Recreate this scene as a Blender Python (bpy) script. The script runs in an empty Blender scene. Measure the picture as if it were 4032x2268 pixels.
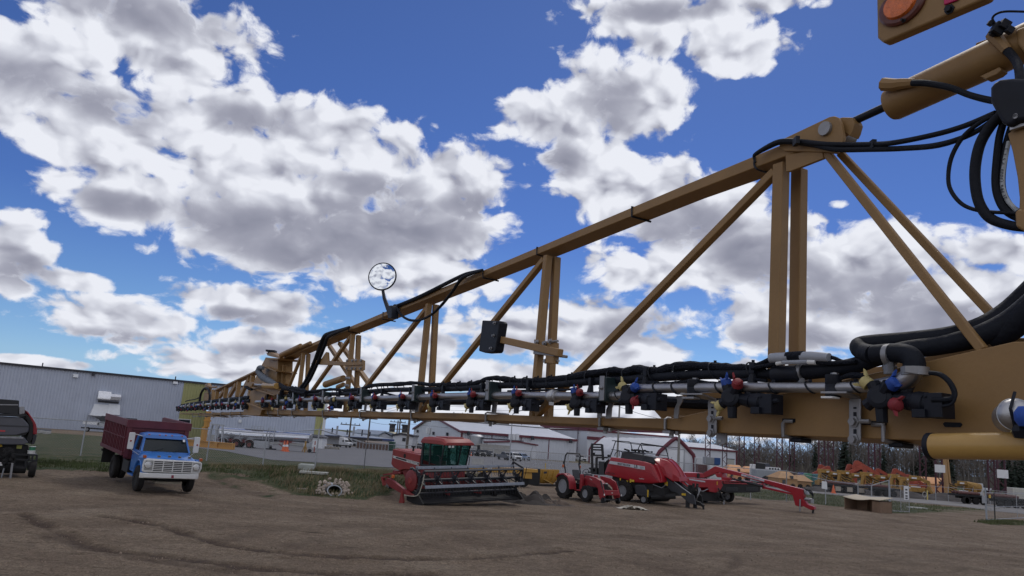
import bpy,math,random
import numpy as np
from mathutils import Vector as V,Matrix,noise as mnoise
random.seed(7)
RS=np.random.RandomState(11)
sc=bpy.context.scene
COL=sc.collection
R_=math.radians
# ------ camera
FPX=3030.0
PITCH,ROLL=R_(11.26),R_(4.23)
EYE=V((0,0,3.0))
_F=V((0,math.cos(PITCH),math.sin(PITCH)))
_U0=V((0,-math.sin(PITCH),math.cos(PITCH)))
_R0=V((1,0,0))
_RT=_R0*math.cos(ROLL)+_U0*math.sin(ROLL)
_UP=_U0*math.cos(ROLL)-_R0*math.sin(ROLL)
cam=bpy.data.cameras.new('camera')
cam.sensor_width=36.0
cam.lens=36.0*FPX/4032.0
cam.clip_start=0.05
cam.clip_end=9000
camo=bpy.data.objects.new('camera',cam)
COL.objects.link(camo)
m=Matrix((_RT,_UP,-_F)).transposed().to_4x4()
m.translation=EYE
camo.matrix_world=m
sc.camera=camo
def ray(px,py):
 return _F+_RT*((px-2016.0)/FPX)+_UP*((1134.0-py)/FPX)
def smooth(a,b,x):
 t=np.clip((np.asarray(x,float)-a)/(b-a),0,1)
 return t*t*(3-2*t)
 # ------ terrain
def H0(x,y):
 """Broad shape of the land: flat yard, then ground that falls away slowly."""
 x=np.asarray(x,float)
 y=np.asarray(y,float)
 z=-1.6*(1-np.exp(-np.maximum(y-55,0)/70.0))
 z=z+0.75*np.exp(-(((x+9.0)/6.5)**2+((y-43.5)/3.2)**2))
 z=z-0.25*np.exp(-(((x+8.5)/6.0)**2+((y-37.6)/1.6)**2))
 z=z+0.18*smooth(33,38,y)*smooth(-9,-16,x)
 return z
def ground(px,py,z=None):
 d=ray(px,py)
 if z is not None:
  t=(z-EYE.z)/d.z
  return EYE+d*t
 t=5.0
 last=t
 while t<900:
  p=EYE+d*t
  if p.z<float(H0(p.x,p.y)):
   a,b=last,t
   for _ in range(30):
    mid=(a+b)/2
    q=EYE+d*mid
    if q.z<float(H0(q.x,q.y)):
     b=mid
    else:
     a=mid
   return EYE+d*b
  last=t
  t+=0.5
 return EYE+d*900
def at(px,py,Y):
 d=ray(px,py)
 return EYE+d*(Y/d.y)
 # ------ materials
MATS={}
def M(name,col,rough=0.5,metal=0.0,var=0.12,scale=6.0,bump=0.0,bscale=None,dirt=0.0,dirtcol=(0.09,0.07,0.055),coat=0.0,spec=0.5):
 if name in MATS:
  return MATS[name]
 mt=bpy.data.materials.new(name)
 mt.use_nodes=True
 nt=mt.node_tree
 b=nt.nodes['Principled BSDF']
 b.inputs['Roughness'].default_value=rough
 b.inputs['Metallic'].default_value=metal
 b.inputs['Coat Weight'].default_value=coat
 b.inputs['Coat Roughness'].default_value=0.12
 b.inputs['Specular IOR Level'].default_value=spec
 tc=nt.nodes.new('ShaderNodeTexCoord')
 n=nt.nodes.new('ShaderNodeTexNoise')
 n.inputs['Scale'].default_value=scale
 n.inputs['Detail'].default_value=5
 n.inputs['Roughness'].default_value=0.62
 nt.links.new(tc.outputs['Object'],n.inputs['Vector'])
 mr=nt.nodes.new('ShaderNodeMapRange')
 mr.inputs['From Min'].default_value=0.3
 mr.inputs['From Max'].default_value=0.7
 mr.inputs['To Min'].default_value=1-var
 mr.inputs['To Max'].default_value=1+var
 nt.links.new(n.outputs['Fac'],mr.inputs['Value'])
 mx=nt.nodes.new('ShaderNodeMix')
 mx.data_type='RGBA'
 mx.blend_type='MULTIPLY'
 mx.inputs[0].default_value=1
 mx.inputs[6].default_value=(*col,1)
 nt.links.new(mr.outputs['Result'],mx.inputs[7])
 out=mx.outputs[2]
 if dirt>0:
  n2=nt.nodes.new('ShaderNodeTexNoise')
  n2.inputs['Scale'].default_value=scale*0.45
  n2.inputs['Detail'].default_value=7
  n2.inputs['Roughness'].default_value=0.7
  nt.links.new(tc.outputs['Object'],n2.inputs['Vector'])
  r2=nt.nodes.new('ShaderNodeMapRange')
  r2.inputs['From Min'].default_value=0.48
  r2.inputs['From Max'].default_value=0.72
  r2.inputs['To Min'].default_value=dirt*0.15
  r2.inputs['To Max'].default_value=dirt
  nt.links.new(n2.outputs['Fac'],r2.inputs['Value'])
  m2=nt.nodes.new('ShaderNodeMix')
  m2.data_type='RGBA'
  nt.links.new(r2.outputs['Result'],m2.inputs[0])
  nt.links.new(out,m2.inputs[6])
  m2.inputs[7].default_value=(*dirtcol,1)
  out=m2.outputs[2]
  rr=nt.nodes.new('ShaderNodeMapRange')
  rr.inputs['To Min'].default_value=rough
  rr.inputs['To Max'].default_value=min(1,rough+0.5)
  nt.links.new(r2.outputs['Result'],rr.inputs['Value'])
  nt.links.new(rr.outputs['Result'],b.inputs['Roughness'])
 nt.links.new(out,b.inputs['Base Color'])
 if bump>0:
  nb=nt.nodes.new('ShaderNodeTexNoise')
  nb.inputs['Scale'].default_value=bscale or scale*6
  nb.inputs['Detail'].default_value=4
  nt.links.new(tc.outputs['Object'],nb.inputs['Vector'])
  bp=nt.nodes.new('ShaderNodeBump')
  bp.inputs['Strength'].default_value=bump
  bp.inputs['Distance'].default_value=0.02
  nt.links.new(nb.outputs['Fac'],bp.inputs['Height'])
  nt.links.new(bp.outputs['Normal'],b.inputs['Normal'])
 MATS[name]=mt
 return mt
def M_glass(name,col,rough=0.05,trans=0.75):
 if name in MATS:
  return MATS[name]
 mt=bpy.data.materials.new(name)
 mt.use_nodes=True
 nt=mt.node_tree
 b=nt.nodes['Principled BSDF']
 b.inputs['Roughness'].default_value=rough
 b.inputs['Base Color'].default_value=(*col,1)
 tr=nt.nodes.new('ShaderNodeBsdfTransparent')
 tr.inputs['Color'].default_value=(*[min(1,c*1.6+0.48)for c in col],1)
 ms=nt.nodes.new('ShaderNodeMixShader')
 ms.inputs[0].default_value=trans
 nt.links.new(b.outputs[0],ms.inputs[1])
 nt.links.new(tr.outputs[0],ms.inputs[2])
 nt.links.new(ms.outputs[0],nt.nodes['Material Output'].inputs['Surface'])
 MATS[name]=mt
 return mt
 # ------ mesh building
class MB:
 def __init__(s):
  s.v,s.f=[],[]
 def add(s,vs,fs):
  o=len(s.v)
  s.v+=[tuple(p)for p in vs]
  s.f+=[tuple(i+o for i in f)for f in fs]
  return s
 def hexa(s,p):
  return s.add(p,[(3,2,1,0),(4,5,6,7),(0,1,5,4),(1,2,6,5),(2,3,7,6),(3,0,4,7)])
 def box(s,c,d,R=None):
  x,y,z=d[0]/2,d[1]/2,d[2]/2
  P=[V(q)for q in((-x,-y,-z),(x,-y,-z),(x,y,-z),(-x,y,-z),(-x,-y,z),(x,-y,z),(x,y,z),(-x,y,z))]
  if R is not None:
   P=[R@q for q in P]
  return s.hexa([q+V(c)for q in P])
 def bx(s,x0,x1,y0,y1,z0,z1):
  return s.box(((x0+x1)/2,(y0+y1)/2,(z0+z1)/2),(x1-x0,y1-y0,z1-z0))
 def loops(s,ls,cap=True,closed=False):
  n=len(ls[0])
  o=len(s.v)
  for l in ls:
   s.v+=[tuple(p)for p in l]
  k=len(ls)
  for i in range(k if closed else k-1):
   a,b=o+i*n,o+((i+1)%k)*n
   for j in range(n):
    j2=(j+1)%n
    s.f.append((a+j,a+j2,b+j2,b+j))
  if cap and not closed:
   s.f.append(tuple(o+j for j in reversed(range(n))))
   s.f.append(tuple(o+(k-1)*n+j for j in range(n)))
  return s
 def exy(s,poly,y0,y1):
  """(x,z) outline extruded along y"""
  return s.loops([[(x,y0,z)for x,z in poly],[(x,y1,z)for x,z in poly]])
 def exx(s,poly,x0,x1):
  return s.loops([[(x0,y,z)for y,z in poly],[(x1,y,z)for y,z in poly]])
 def exz(s,poly,z0,z1):
  return s.loops([[(x,y,z0)for x,y in poly],[(x,y,z1)for x,y in poly]])
 def tube(s,pts,r,n=8,closed=False,cap=True):
  P=[V(p)for p in pts]
  k=len(P)
  rs=r if isinstance(r,(list,tuple))else[r]*k
  T=[]
  for i in range(k):
   if closed:
    t=P[(i+1)%k]-P[i-1]
   else:
    t=P[min(i+1,k-1)]-P[max(i-1,0)]
   T.append(t.normalized()if t.length>1e-9 else V((0,0,1)))
  a=V((0,0,1))if abs(T[0].z)<0.9 else V((1,0,0))
  u=T[0].cross(a).normalized()
  ls=[]
  for i in range(k):
   u=(u-T[i]*u.dot(T[i])).normalized()
   w=T[i].cross(u)
   ls.append([P[i]+(u*math.cos(2*math.pi*j/n)+w*math.sin(2*math.pi*j/n))*rs[i]for j in range(n)])
  return s.loops(ls,cap=cap,closed=closed)
 def bar(s,a,b,w,h,up=(0,0,1)):
  a,b=V(a),V(b)
  t=(b-a).normalized()
  u=V(up)
  sd=t.cross(u)
  if sd.length<1e-4:
   sd=t.cross(V((1,0,0)))
  sd.normalize()
  u=sd.cross(t).normalized()
  q=[(-1,-1),(1,-1),(1,1),(-1,1)]
  return s.loops([[p+sd*(i*w/2)+u*(j*h/2)for i,j in q]for p in(a,b)])
 def lathe(s,prof,o,ax,n=20,cap=True):
  o,ax=V(o),V(ax).normalized()
  a=V((0,0,1))if abs(ax.z)<0.9 else V((1,0,0))
  u=ax.cross(a).normalized()
  w=ax.cross(u)
  ls=[[o+ax*t+(u*math.cos(2*math.pi*j/n)+w*math.sin(2*math.pi*j/n))*r for j in range(n)]for r,t in prof]
  return s.loops(ls,cap=cap)
 def disc(s,o,ax,r,th,n=20):
  return s.lathe([(r,-th/2),(r,th/2)],o,ax,n)
 def ball(s,c,r,n=10,sq=(1,1,1)):
  c=V(c)
  ls=[]
  for i in range(1,n//2):
   ph=math.pi*i/(n//2)
   ls.append([c+V((r*sq[0]*math.sin(ph)*math.cos(2*math.pi*j/n),r*sq[1]*math.sin(ph)*math.sin(2*math.pi*j/n),-r*sq[2]*math.cos(ph)))for j in range(n)])
  return s.loops(ls)
 def quad(s,a,b,c,d):
  return s.add([a,b,c,d],[(0,1,2,3)])
 def grid(s,rows):
  n=len(rows[0])
  o=len(s.v)
  for r in rows:
   s.v+=[tuple(p)for p in r]
  for i in range(len(rows)-1):
   for j in range(n-1):
    a=o+i*n+j
    s.f.append((a,a+1,a+n+1,a+n))
  return s
 def build(s,name,mat,parent=None,off=None,bevel=0,smooth=35,sub=0,solid=0):
  me=bpy.data.meshes.new(name)
  vs=s.v if off is None else[(p[0]-off[0],p[1]-off[1],p[2]-off[2])for p in s.v]
  me.from_pydata(vs,[],s.f)
  me.validate()
  if solid==0:
   import bmesh
   bm=bmesh.new()
   bm.from_mesh(me)
   bmesh.ops.recalc_face_normals(bm,faces=bm.faces)
   bm.to_mesh(me)
   bm.free()
  me.materials.append(mat)
  if smooth:
   me.polygons.foreach_set('use_smooth',[True]*len(me.polygons))
   me.set_sharp_from_angle(angle=R_(smooth))
  o=bpy.data.objects.new(name,me)
  COL.objects.link(o)
  if parent is not None:
   o.parent=parent
  if solid:
   md=o.modifiers.new('solid','SOLIDIFY')
   md.thickness=solid
   md.offset=0
  if bevel:
   md=o.modifiers.new('bevel','BEVEL')
   md.width=bevel
   md.segments=2
   md.limit_method='ANGLE'
   md.angle_limit=R_(40)
   md.harden_normals=True
  if sub:
   md=o.modifiers.new('sub','SUBSURF')
   md.levels=md.render_levels=sub
  return o
def tag(o,label=None,cat=None,group=None,kind=None):
 for k,v in(('label',label),('category',cat),('group',group),('kind',kind)):
  if v:
   o[k]=v
 return o
def thing(name,loc,rz=0.0,label=None,cat=None,group=None,rx=0.0,ry=0.0):
 o=bpy.data.objects.new(name,None)
 o.empty_display_size=0.2
 COL.objects.link(o)
 o.location=loc
 o.rotation_euler=(rx,ry,rz)
 return tag(o,label,cat,group)
def dup(root,loc,rz=None,label=None,group=None,scale=None,mats=None):
 def cp(o,par):
  c=o.copy()
  COL.objects.link(c)
  c.parent=par
  if mats and o.type=='MESH':
   for i,sl in enumerate(c.material_slots):
    if sl.material.name in mats:
     sl.link='OBJECT'
     sl.material=mats[sl.material.name]
  for ch in o.children:
   cp(ch,c)
  return c
 r=cp(root,None)
 r.location=loc
 if rz is not None:
  r.rotation_euler[2]=rz
 if scale:
  r.scale=(scale,)*3 if not isinstance(scale,tuple)else scale
 if label:
  r['label']=label
 if group:
  r['group']=group
 return r
def text_mesh(name,s,size,mat,parent,mtx,extrude=0.004,bold=0.0,sx=1.0):
 cu=bpy.data.curves.new(name,'FONT')
 cu.body=s
 cu.size=size
 cu.extrude=extrude
 cu.offset=bold
 cu.align_x='CENTER'
 cu.align_y='CENTER'
 cu.resolution_u=3
 t=bpy.data.objects.new(name+'_curve',cu)
 COL.objects.link(t)
 bpy.context.view_layer.update()
 me=bpy.data.meshes.new_from_object(t)
 bpy.data.objects.remove(t)
 bpy.data.curves.remove(cu)
 me.name=name
 for v in me.vertices:
  v.co=mtx@V((v.co.x*sx,v.co.y,v.co.z))
 me.materials.clear()
 me.materials.append(mat)
 o=bpy.data.objects.new(name,me)
 COL.objects.link(o)
 o.parent=parent
 return o
class Frame:
 """A machine's own frame (x forward, y left, z up), for reading outlines off the photograph onto its planes."""
 def __init__(s,loc,rz,rx=0.0,ry=0.0):
  s.loc,s.rz,s.rx,s.ry=V(loc),rz,rx,ry
  from mathutils import Euler
  s.m=Matrix.Translation(s.loc)@Euler((rx,ry,rz)).to_matrix().to_4x4()
  s.i=s.m.inverted()
 def on(s,px,py,ax,val):
  o=s.i@EYE
  d=s.i.to_3x3()@ray(px,py)
  k='xyz'.index(ax)
  t=(val-o[k])/d[k]
  return o+d*t
 def xz(s,pts,y):
  return[(q.x,q.z)for q in(s.on(a,b,'y',y)for a,b in pts)]
 def root(s,name,label,cat,group=None):
  return thing(name,s.loc,s.rz,label,cat,group,s.rx,s.ry)
def catmull(P,k=6):
 P=[V(p)for p in P]
 out=[]
 for i in range(len(P)-1):
  p0,p1,p2,p3=P[max(i-1,0)],P[i],P[i+1],P[min(i+2,len(P)-1)]
  for j in range(k):
   t=j/k
   out.append(0.5*((2*p1)+(p2-p0)*t+(2*p0-5*p1+4*p2-p3)*t*t+(3*p1-p0-3*p2+p3)*t**3))
 out.append(P[-1])
 return out
 # ------ world: sky with clouds
SUN_EL,SUN_AZ=R_(52),R_(18)
def build_world():
 w=bpy.data.worlds.new('World')
 sc.world=w
 w.use_nodes=True
 nt=w.node_tree
 nt.nodes.clear()
 N,L=nt.nodes.new,nt.links.new
 out=N('ShaderNodeOutputWorld')
 bg=N('ShaderNodeBackground')
 bg.inputs['Strength'].default_value=0.1
 L(bg.outputs[0],out.inputs['Surface'])
 sky=N('ShaderNodeTexSky')
 sky.sky_type='NISHITA'
 sky.sun_disc=False
 sky.sun_elevation=SUN_EL
 sky.sun_rotation=SUN_AZ
 sky.altitude=300
 sky.air_density=1.0
 sky.dust_density=0.3
 sky.ozone_density=2.5
 tc=N('ShaderNodeTexCoord')
 D=tc.outputs['Generated']
 def math_(op,a,b=None,c=None,clamp=False):
  n=N('ShaderNodeMath')
  n.operation=op
  n.use_clamp=clamp
  for i,q in enumerate((a,b,c)):
   if q is None:
    continue
   if isinstance(q,(int,float)):
    n.inputs[i].default_value=q
   else:
    L(q,n.inputs[i])
  return n.outputs[0]
 def vm(op,a,b=None,out=0):
  n=N('ShaderNodeVectorMath')
  n.operation=op
  for i,q in enumerate((a,b)):
   if q is None:
    continue
   if isinstance(q,(tuple,list)):
    n.inputs[i].default_value=q
   else:
    L(q,n.inputs[i])
  return n.outputs['Value' if out else 'Vector']
 sp=N('ShaderNodeSeparateXYZ')
 L(D,sp.inputs[0])
 X,Y,Z=sp.outputs
 az=math_('ARCTAN2',X,Y)
 el=math_('ARCSINE',Z)
 ce=N('ShaderNodeCombineXYZ')
 L(az,ce.inputs[0])
 L(el,ce.inputs[1])
 k=math_('DIVIDE',1.0,math_('ADD',math_('MAXIMUM',Z,0.0),0.22))
 cn=N('ShaderNodeCombineXYZ')
 L(math_('MULTIPLY',az,1.0),cn.inputs[0])
 L(math_('ADD',math_('MULTIPLY',el,1.15),math_('MULTIPLY',math_('LOGARITHM',math_('ADD',math_('MAXIMUM',Z,0.0),0.06),2.718),0.10)),cn.inputs[1])
 P=cn.outputs[0]
 def fbm(vec,scale,detail,rough,off=(0,0,0),dist=0.0,lac=2.0):
  n=N('ShaderNodeTexNoise')
  n.noise_dimensions='2D'
  n.inputs['Scale'].default_value=scale
  n.inputs['Detail'].default_value=detail
  n.inputs['Roughness'].default_value=rough
  n.inputs['Distortion'].default_value=dist
  n.inputs['Lacunarity'].default_value=lac
  L(vm('ADD',vec,off),n.inputs['Vector'])
  return n.outputs['Fac']
 blobs=[(330,40,340,130),(110,190,270,170),(450,150,150,140),(230,330,240,110),(560,310,220,120),(860,370,260,95),(1110,480,185,105),(740,460,330,120),(300,500,190,80),(640,590,250,90),(930,600,250,95),(1020,690,230,60),(40,640,90,130),(290,800,200,58),(640,770,205,48),(170,705,120,28),(720,875,220,42),(1690,40,250,62),(1850,120,150,62),(1560,240,190,110),(1400,300,150,65),(1480,390,110,70),(1610,480,190,95),(1760,560,210,105),(1640,670,170,60),(1900,640,230,110),(2170,670,250,120),(2430,730,230,85),(1960,800,200,90),(2290,800,260,80),(1530,810,160,60),(1330,840,230,50),(1570,880,180,45),(1060,860,130,35),(1300,960,700,45),(2000,960,700,50),(1500,1045,800,40),(2300,1060,600,60),(820,1010,260,22),(60,912,130,22),(200,918,40,12),(650,930,300,35),(2500,640,80,50),(2110,515,42,16),(2070,12,40,18),(1660,110,80,40),(1940,5,100,30),(1040,590,180,70),(2380,585,60,25),(80,435,60,16)]
 vz=V((2016/1.5652,0,0))
 acc=None
 kx=1.5652
 for(cx,cy,rx,ry)in blobs:
  d=ray(cx*kx,cy*kx).normalized()
  a,e=math.atan2(d.x,d.y),math.asin(d.z)
  sc_=1.0/(FPX/kx*(1+((cx-1288)**2+(cy-724)**2)/(FPX/kx)**2))
  ra,re=rx*sc_/max(0.5,math.cos(e))*1.2,ry*sc_*1.28
  q=vm('MULTIPLY',vm('SUBTRACT',ce.outputs[0],(a,e,0)),(1/ra,1/re,0))
  ln=vm('DOT_PRODUCT',q,q,1)
  val=math_('SUBTRACT',1.0 if rx>62 else 0.35,ln)
  if acc is None:
   acc=val
  else:
   n=N('ShaderNodeMath')
   n.operation='SMOOTH_MAX'
   L(acc,n.inputs[0])
   L(val,n.inputs[1])
   n.inputs[2].default_value=0.25
   acc=n.outputs[0]
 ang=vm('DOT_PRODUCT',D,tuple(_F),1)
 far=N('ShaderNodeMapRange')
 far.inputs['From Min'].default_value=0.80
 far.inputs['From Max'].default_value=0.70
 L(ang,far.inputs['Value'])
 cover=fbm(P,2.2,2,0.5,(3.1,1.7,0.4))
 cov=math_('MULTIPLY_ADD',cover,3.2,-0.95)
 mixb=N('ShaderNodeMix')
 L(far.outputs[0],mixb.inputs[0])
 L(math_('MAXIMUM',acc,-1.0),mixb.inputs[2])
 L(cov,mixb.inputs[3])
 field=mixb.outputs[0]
 def vor(vec,scale,off,smooth_=0.25,det=2.0):
  n=N('ShaderNodeTexVoronoi')
  n.voronoi_dimensions='2D'
  n.feature='SMOOTH_F1'
  n.inputs['Scale'].default_value=scale
  n.inputs['Smoothness'].default_value=smooth_
  n.inputs['Detail'].default_value=det
  n.inputs['Roughness'].default_value=0.55
  L(vm('ADD',vec,off),n.inputs['Vector'])
  return n.outputs['Distance']
 def mrange(v,a,b,c=0.0,d=1.0,typ='SMOOTHSTEP'):
  n=N('ShaderNodeMapRange')
  n.interpolation_type=typ
  n.inputs['From Min'].default_value=a
  n.inputs['From Max'].default_value=b
  n.inputs['To Min'].default_value=c
  n.inputs['To Max'].default_value=d
  L(v,n.inputs['Value'])
  return n.outputs[0]
 wn=N('ShaderNodeTexNoise')
 wn.noise_dimensions='2D'
 wn.inputs['Scale'].default_value=9.0
 wn.inputs['Detail'].default_value=6
 L(P,wn.inputs['Vector'])
 PW=vm('ADD',P,vm('MULTIPLY',vm('SUBTRACT',wn.outputs['Color'],(0.5,0.5,0.5)),(0.06,0.06,0)))
 big=fbm(P,6.0,4,0.5,(0.7,0.1,0.3))
 puff=vor(PW,17.0,(0.3,0.1,0))
 puff_s=vor(PW,17.0,(0.312,0.124,0),0.25,1.0)
 fine=fbm(PW,26.0,8,0.62,(1.3,0.2,1.1))
 dn=math_('ADD',math_('MULTIPLY',math_('SUBTRACT',fine,0.5),1.45),math_('MULTIPLY',math_('SUBTRACT',big,0.5),0.9))
 dn=math_('ADD',dn,math_('MULTIPLY',math_('SUBTRACT',0.62,puff),0.85))
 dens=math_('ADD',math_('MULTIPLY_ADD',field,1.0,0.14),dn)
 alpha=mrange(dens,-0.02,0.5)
 greys=[(330,15,260,60),(60,200,170,70),(250,260,150,50),(620,300,120,40),(740,600,250,75),(980,560,200,55),(950,470,130,30),(1180,520,80,30),(300,520,90,35),(40,690,80,50),(1540,255,85,55),(1400,400,60,40),(1720,570,150,55),(1900,640,120,60),(2180,740,170,60),(2000,700,110,50),(300,850,110,20),(640,800,150,18),(1650,30,130,25),(2350,800,150,40),(1600,820,110,30),(1300,870,200,25),(700,890,150,18),(1960,850,160,30)]
 gacc=None
 for(cx,cy,rx,ry)in greys:
  d=ray(cx*kx,cy*kx).normalized()
  a,e=math.atan2(d.x,d.y),math.asin(d.z)
  sc_=1.0/(FPX/kx*(1+((cx-1288)**2+(cy-724)**2)/(FPX/kx)**2))
  q=vm('MULTIPLY',vm('SUBTRACT',ce.outputs[0],(a,e,0)),(1/(rx*sc_/max(0.5,math.cos(e))*1.35),1/(ry*sc_*1.5),0))
  val=math_('SUBTRACT',1.0,vm('DOT_PRODUCT',q,q,1))
  gacc=val if gacc is None else math_('MAXIMUM',gacc,val)
 gf=math_('ADD',math_('MAXIMUM',gacc,-0.6),math_('MULTIPLY',math_('SUBTRACT',big,0.5),1.1))
 gf=math_('ADD',gf,math_('MULTIPLY',math_('SUBTRACT',fine,0.5),0.4))
 gsh=mrange(gf,-0.25,1.05)
 thick=mrange(dens,0.3,1.2)
 gsh=math_('MULTIPLY',gsh,mrange(dens,0.1,0.7))
 lum=math_('SUBTRACT',1.0,math_('MULTIPLY',gsh,0.43))
 lum=math_('SUBTRACT',lum,math_('MULTIPLY',thick,0.08))
 relief=math_('SUBTRACT',puff_s,puff)
 lum=math_('ADD',lum,math_('MULTIPLY',relief,mrange(gsh,0.0,1.0,0.55,0.16)))
 lum=math_('ADD',lum,math_('MULTIPLY',math_('SUBTRACT',fine,0.5),0.20))
 lum=math_('MULTIPLY',lum,math_('SUBTRACT',1.0,math_('MULTIPLY',far.outputs[0],mrange(Y,-0.5,0.35,0.0,0.40))))  # unseen clouds: dimmed ahead, left bright behind the camera to light facing surfaces
 lum=math_('MINIMUM',math_('MAXIMUM',lum,0.18),1.08)
 cr=N('ShaderNodeValToRGB')
 cr.color_ramp.elements[0].position=0.2
 cr.color_ramp.elements[0].color=(1.35,1.45,2.15,1)
 cr.color_ramp.elements[1].position=1.0
 cr.color_ramp.elements[1].color=(8.3,8.5,9.2,1)
 e2=cr.color_ramp.elements.new(0.55)
 e2.color=(3.6,3.7,4.5,1)
 e2=cr.color_ramp.elements.new(0.82)
 e2.color=(6.5,6.7,7.5,1)
 L(lum,cr.inputs['Fac'])
 hs=N('ShaderNodeMix')
 hs.data_type='RGBA'
 hs.blend_type='MULTIPLY'
 hs.inputs[0].default_value=1
 tr=N('ShaderNodeValToRGB')
 els=tr.color_ramp.elements
 els[0].position,els[0].color=0.0,(0.40,0.60,1.25,1)
 els[1].position,els[1].color=1.0,(0.20,0.30,0.55,1)
 for p_,c_ in((0.06,(0.54,0.72,1.0)),(0.14,(0.43,0.59,0.86)),(0.25,(0.32,0.45,0.79)),(0.5,(0.32,0.43,0.72))):
  q_=els.new(p_)
  q_.color=(*c_,1)
 L(math_('MAXIMUM',Z,0.0),tr.inputs['Fac'])
 L(tr.outputs[0],hs.inputs[7])
 L(vm('MINIMUM',sky.outputs[0],(9,9,10)),hs.inputs[6])
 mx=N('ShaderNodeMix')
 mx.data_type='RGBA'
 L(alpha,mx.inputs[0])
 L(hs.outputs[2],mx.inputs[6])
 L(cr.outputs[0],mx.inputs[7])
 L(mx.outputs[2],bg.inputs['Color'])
 try:
  w.cycles.sampling_method='MANUAL'
  w.cycles.sample_map_resolution=512
 except Exception:
  pass
build_world()
sun=bpy.data.lights.new('sun','SUN')
sun.energy=0.9
sun.angle=R_(12)
sun.color=(1.0,0.95,0.87)
suno=bpy.data.objects.new('sun',sun)
COL.objects.link(suno)
sd=V((math.sin(SUN_AZ)*math.cos(SUN_EL),math.cos(SUN_AZ)*math.cos(SUN_EL),math.sin(SUN_EL)))
suno.rotation_euler=sd.to_track_quat('Z','Y').to_euler()
suno.location=(0,0,60)
sc.view_settings.view_transform='Standard'
sc.view_settings.look='None'
sc.view_settings.exposure=0
sc.view_settings.gamma=1
# ------ ground
def px_poly(pts):
 return[tuple(ground(a,b)[:2])for a,b in pts]
def in_poly(poly,X,Y):
 inside=np.zeros(X.shape,bool)
 n=len(poly)
 for i in range(n):
  x1,y1=poly[i]
  x2,y2=poly[(i+1)%n]
  c=((y1>Y)!=(y2>Y))
  with np.errstate(divide='ignore',invalid='ignore'):
   xi=(x2-x1)*(Y-y1)/(y2-y1+1e-12)+x1
  inside^=c&(X<xi)
 return inside
def vnoise(x,y,s,seed=0):
 """Value noise on arrays."""
 rs=np.random.RandomState(seed)
 tab=rs.rand(256,256)
 x,y=np.asarray(x)/s,np.asarray(y)/s
 xi,yi=np.floor(x).astype(int),np.floor(y).astype(int)
 fx,fy=x-xi,y-yi
 fx,fy=fx*fx*(3-2*fx),fy*fy*(3-2*fy)
 g=lambda a,b:tab[a%256,b%256]
 return(g(xi,yi)*(1-fx)+g(xi+1,yi)*fx)*(1-fy)+(g(xi,yi+1)*(1-fx)+g(xi+1,yi+1)*fx)*fy
def fnoise(x,y,s,seed=0,o=4):
 t,a,tot=0,1,0
 for i in range(o):
  t=t+a*vnoise(x,y,s/2**i,seed+i)
  tot+=a
  a*=0.55
 return t/tot
grass_edge=px_poly([(-400,1842),(0,1842),(150,1848),(400,1858),(520,1862),(820,1864),(950,1876),(1060,1905),(1140,1935),(1190,1948),(1330,1964),(1440,1962),(1540,1935),(1620,1905),(1750,1892),(1900,1890),(2080,1893),(2200,1893)])
grass_poly=grass_edge+[(-3,62),(-20,96),(-60,125),(-90,110),(-70,44)]
grass_right=px_poly([(2880,1950),(2990,1966),(3120,1972),(3230,1988),(3330,1997),(3520,2021),(3620,2020),(3760,2012),(3900,2008),(3990,2000),(3880,2007),(3700,1993),(3560,1979),(3300,1950),(3000,1928),(2880,1925)])
tuft_poly=px_poly([(3830,2056),(3950,2050),(4100,2056),(4100,2072),(3900,2066)])
ruts=[]
for w,dep,pts in((0.27,1.0,[(90,2030),(141,2057),(260,2115),(376,2160),(520,2180),(673,2196),(850,2222),(1002,2241),(1200,2256),(1420,2263),(1700,2266)]),(0.27,1.0,[(420,2035),(610,2068),(743,2115),(860,2143),(978,2163),(1150,2185),(1330,2198),(1560,2203),(1761,2202),(2016,2186),(2250,2172)]),(0.30,0.6,[(160,2110),(300,2150),(430,2180),(600,2205),(760,2230),(900,2252)]),(0.5,0.35,[(880,2130),(1000,2105),(1180,2082),(1400,2075),(1600,2078),(1900,2060)]),(0.5,0.3,[(1150,2150),(1280,2125),(1450,2105),(1650,2085),(2000,2075)]),(0.5,0.35,[(840,1880),(930,1925),(1060,1960),(1200,1985),(1400,2000),(1700,2012),(2100,2022)]),(0.5,0.35,[(700,1950),(850,1975),(1000,1990),(1250,2005),(1600,2020),(2000,2035)]),(0.6,0.3,[(0,2010),(300,2000),(600,1992),(1000,2000),(1500,2030),(2000,2050),(2600,2050)]),(0.5,0.3,[(2040,2090),(2090,2120),(2140,2170),(2220,2220),(2300,2268)]),(0.5,0.25,[(1980,2100),(2020,2140),(2060,2190),(2120,2240)]),(0.6,0.3,[(2300,2110),(2700,2130),(3200,2150),(3800,2160)]),(0.6,0.25,[(2200,2040),(2700,2045),(3300,2050),(3900,2075)]),(0.6,0.25,[(2600,2200),(3000,2180),(3500,2200),(4032,2230)])):
 ruts.append((w,dep,[ground(a,b)for a,b in pts]))
rr_=random.Random(5)
for k in range(16):
 cx,cy,r0,a0=rr_.uniform(-14,16),rr_.uniform(12,36),rr_.uniform(7,22),rr_.uniform(0,6.28)
 ar,dp=rr_.uniform(.6,1.5),rr_.uniform(.22,.5)
 for r in(r0,r0+1.9):
  q=[V((cx+r*math.cos(a0+ar*i/9),cy+r*math.sin(a0+ar*i/9),0))for i in range(10)]
  if all(15<p.y<36 for p in q):
   ruts.append((.20,dp,q))
def H(x,y):
 return float(H0(x,y))
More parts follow.
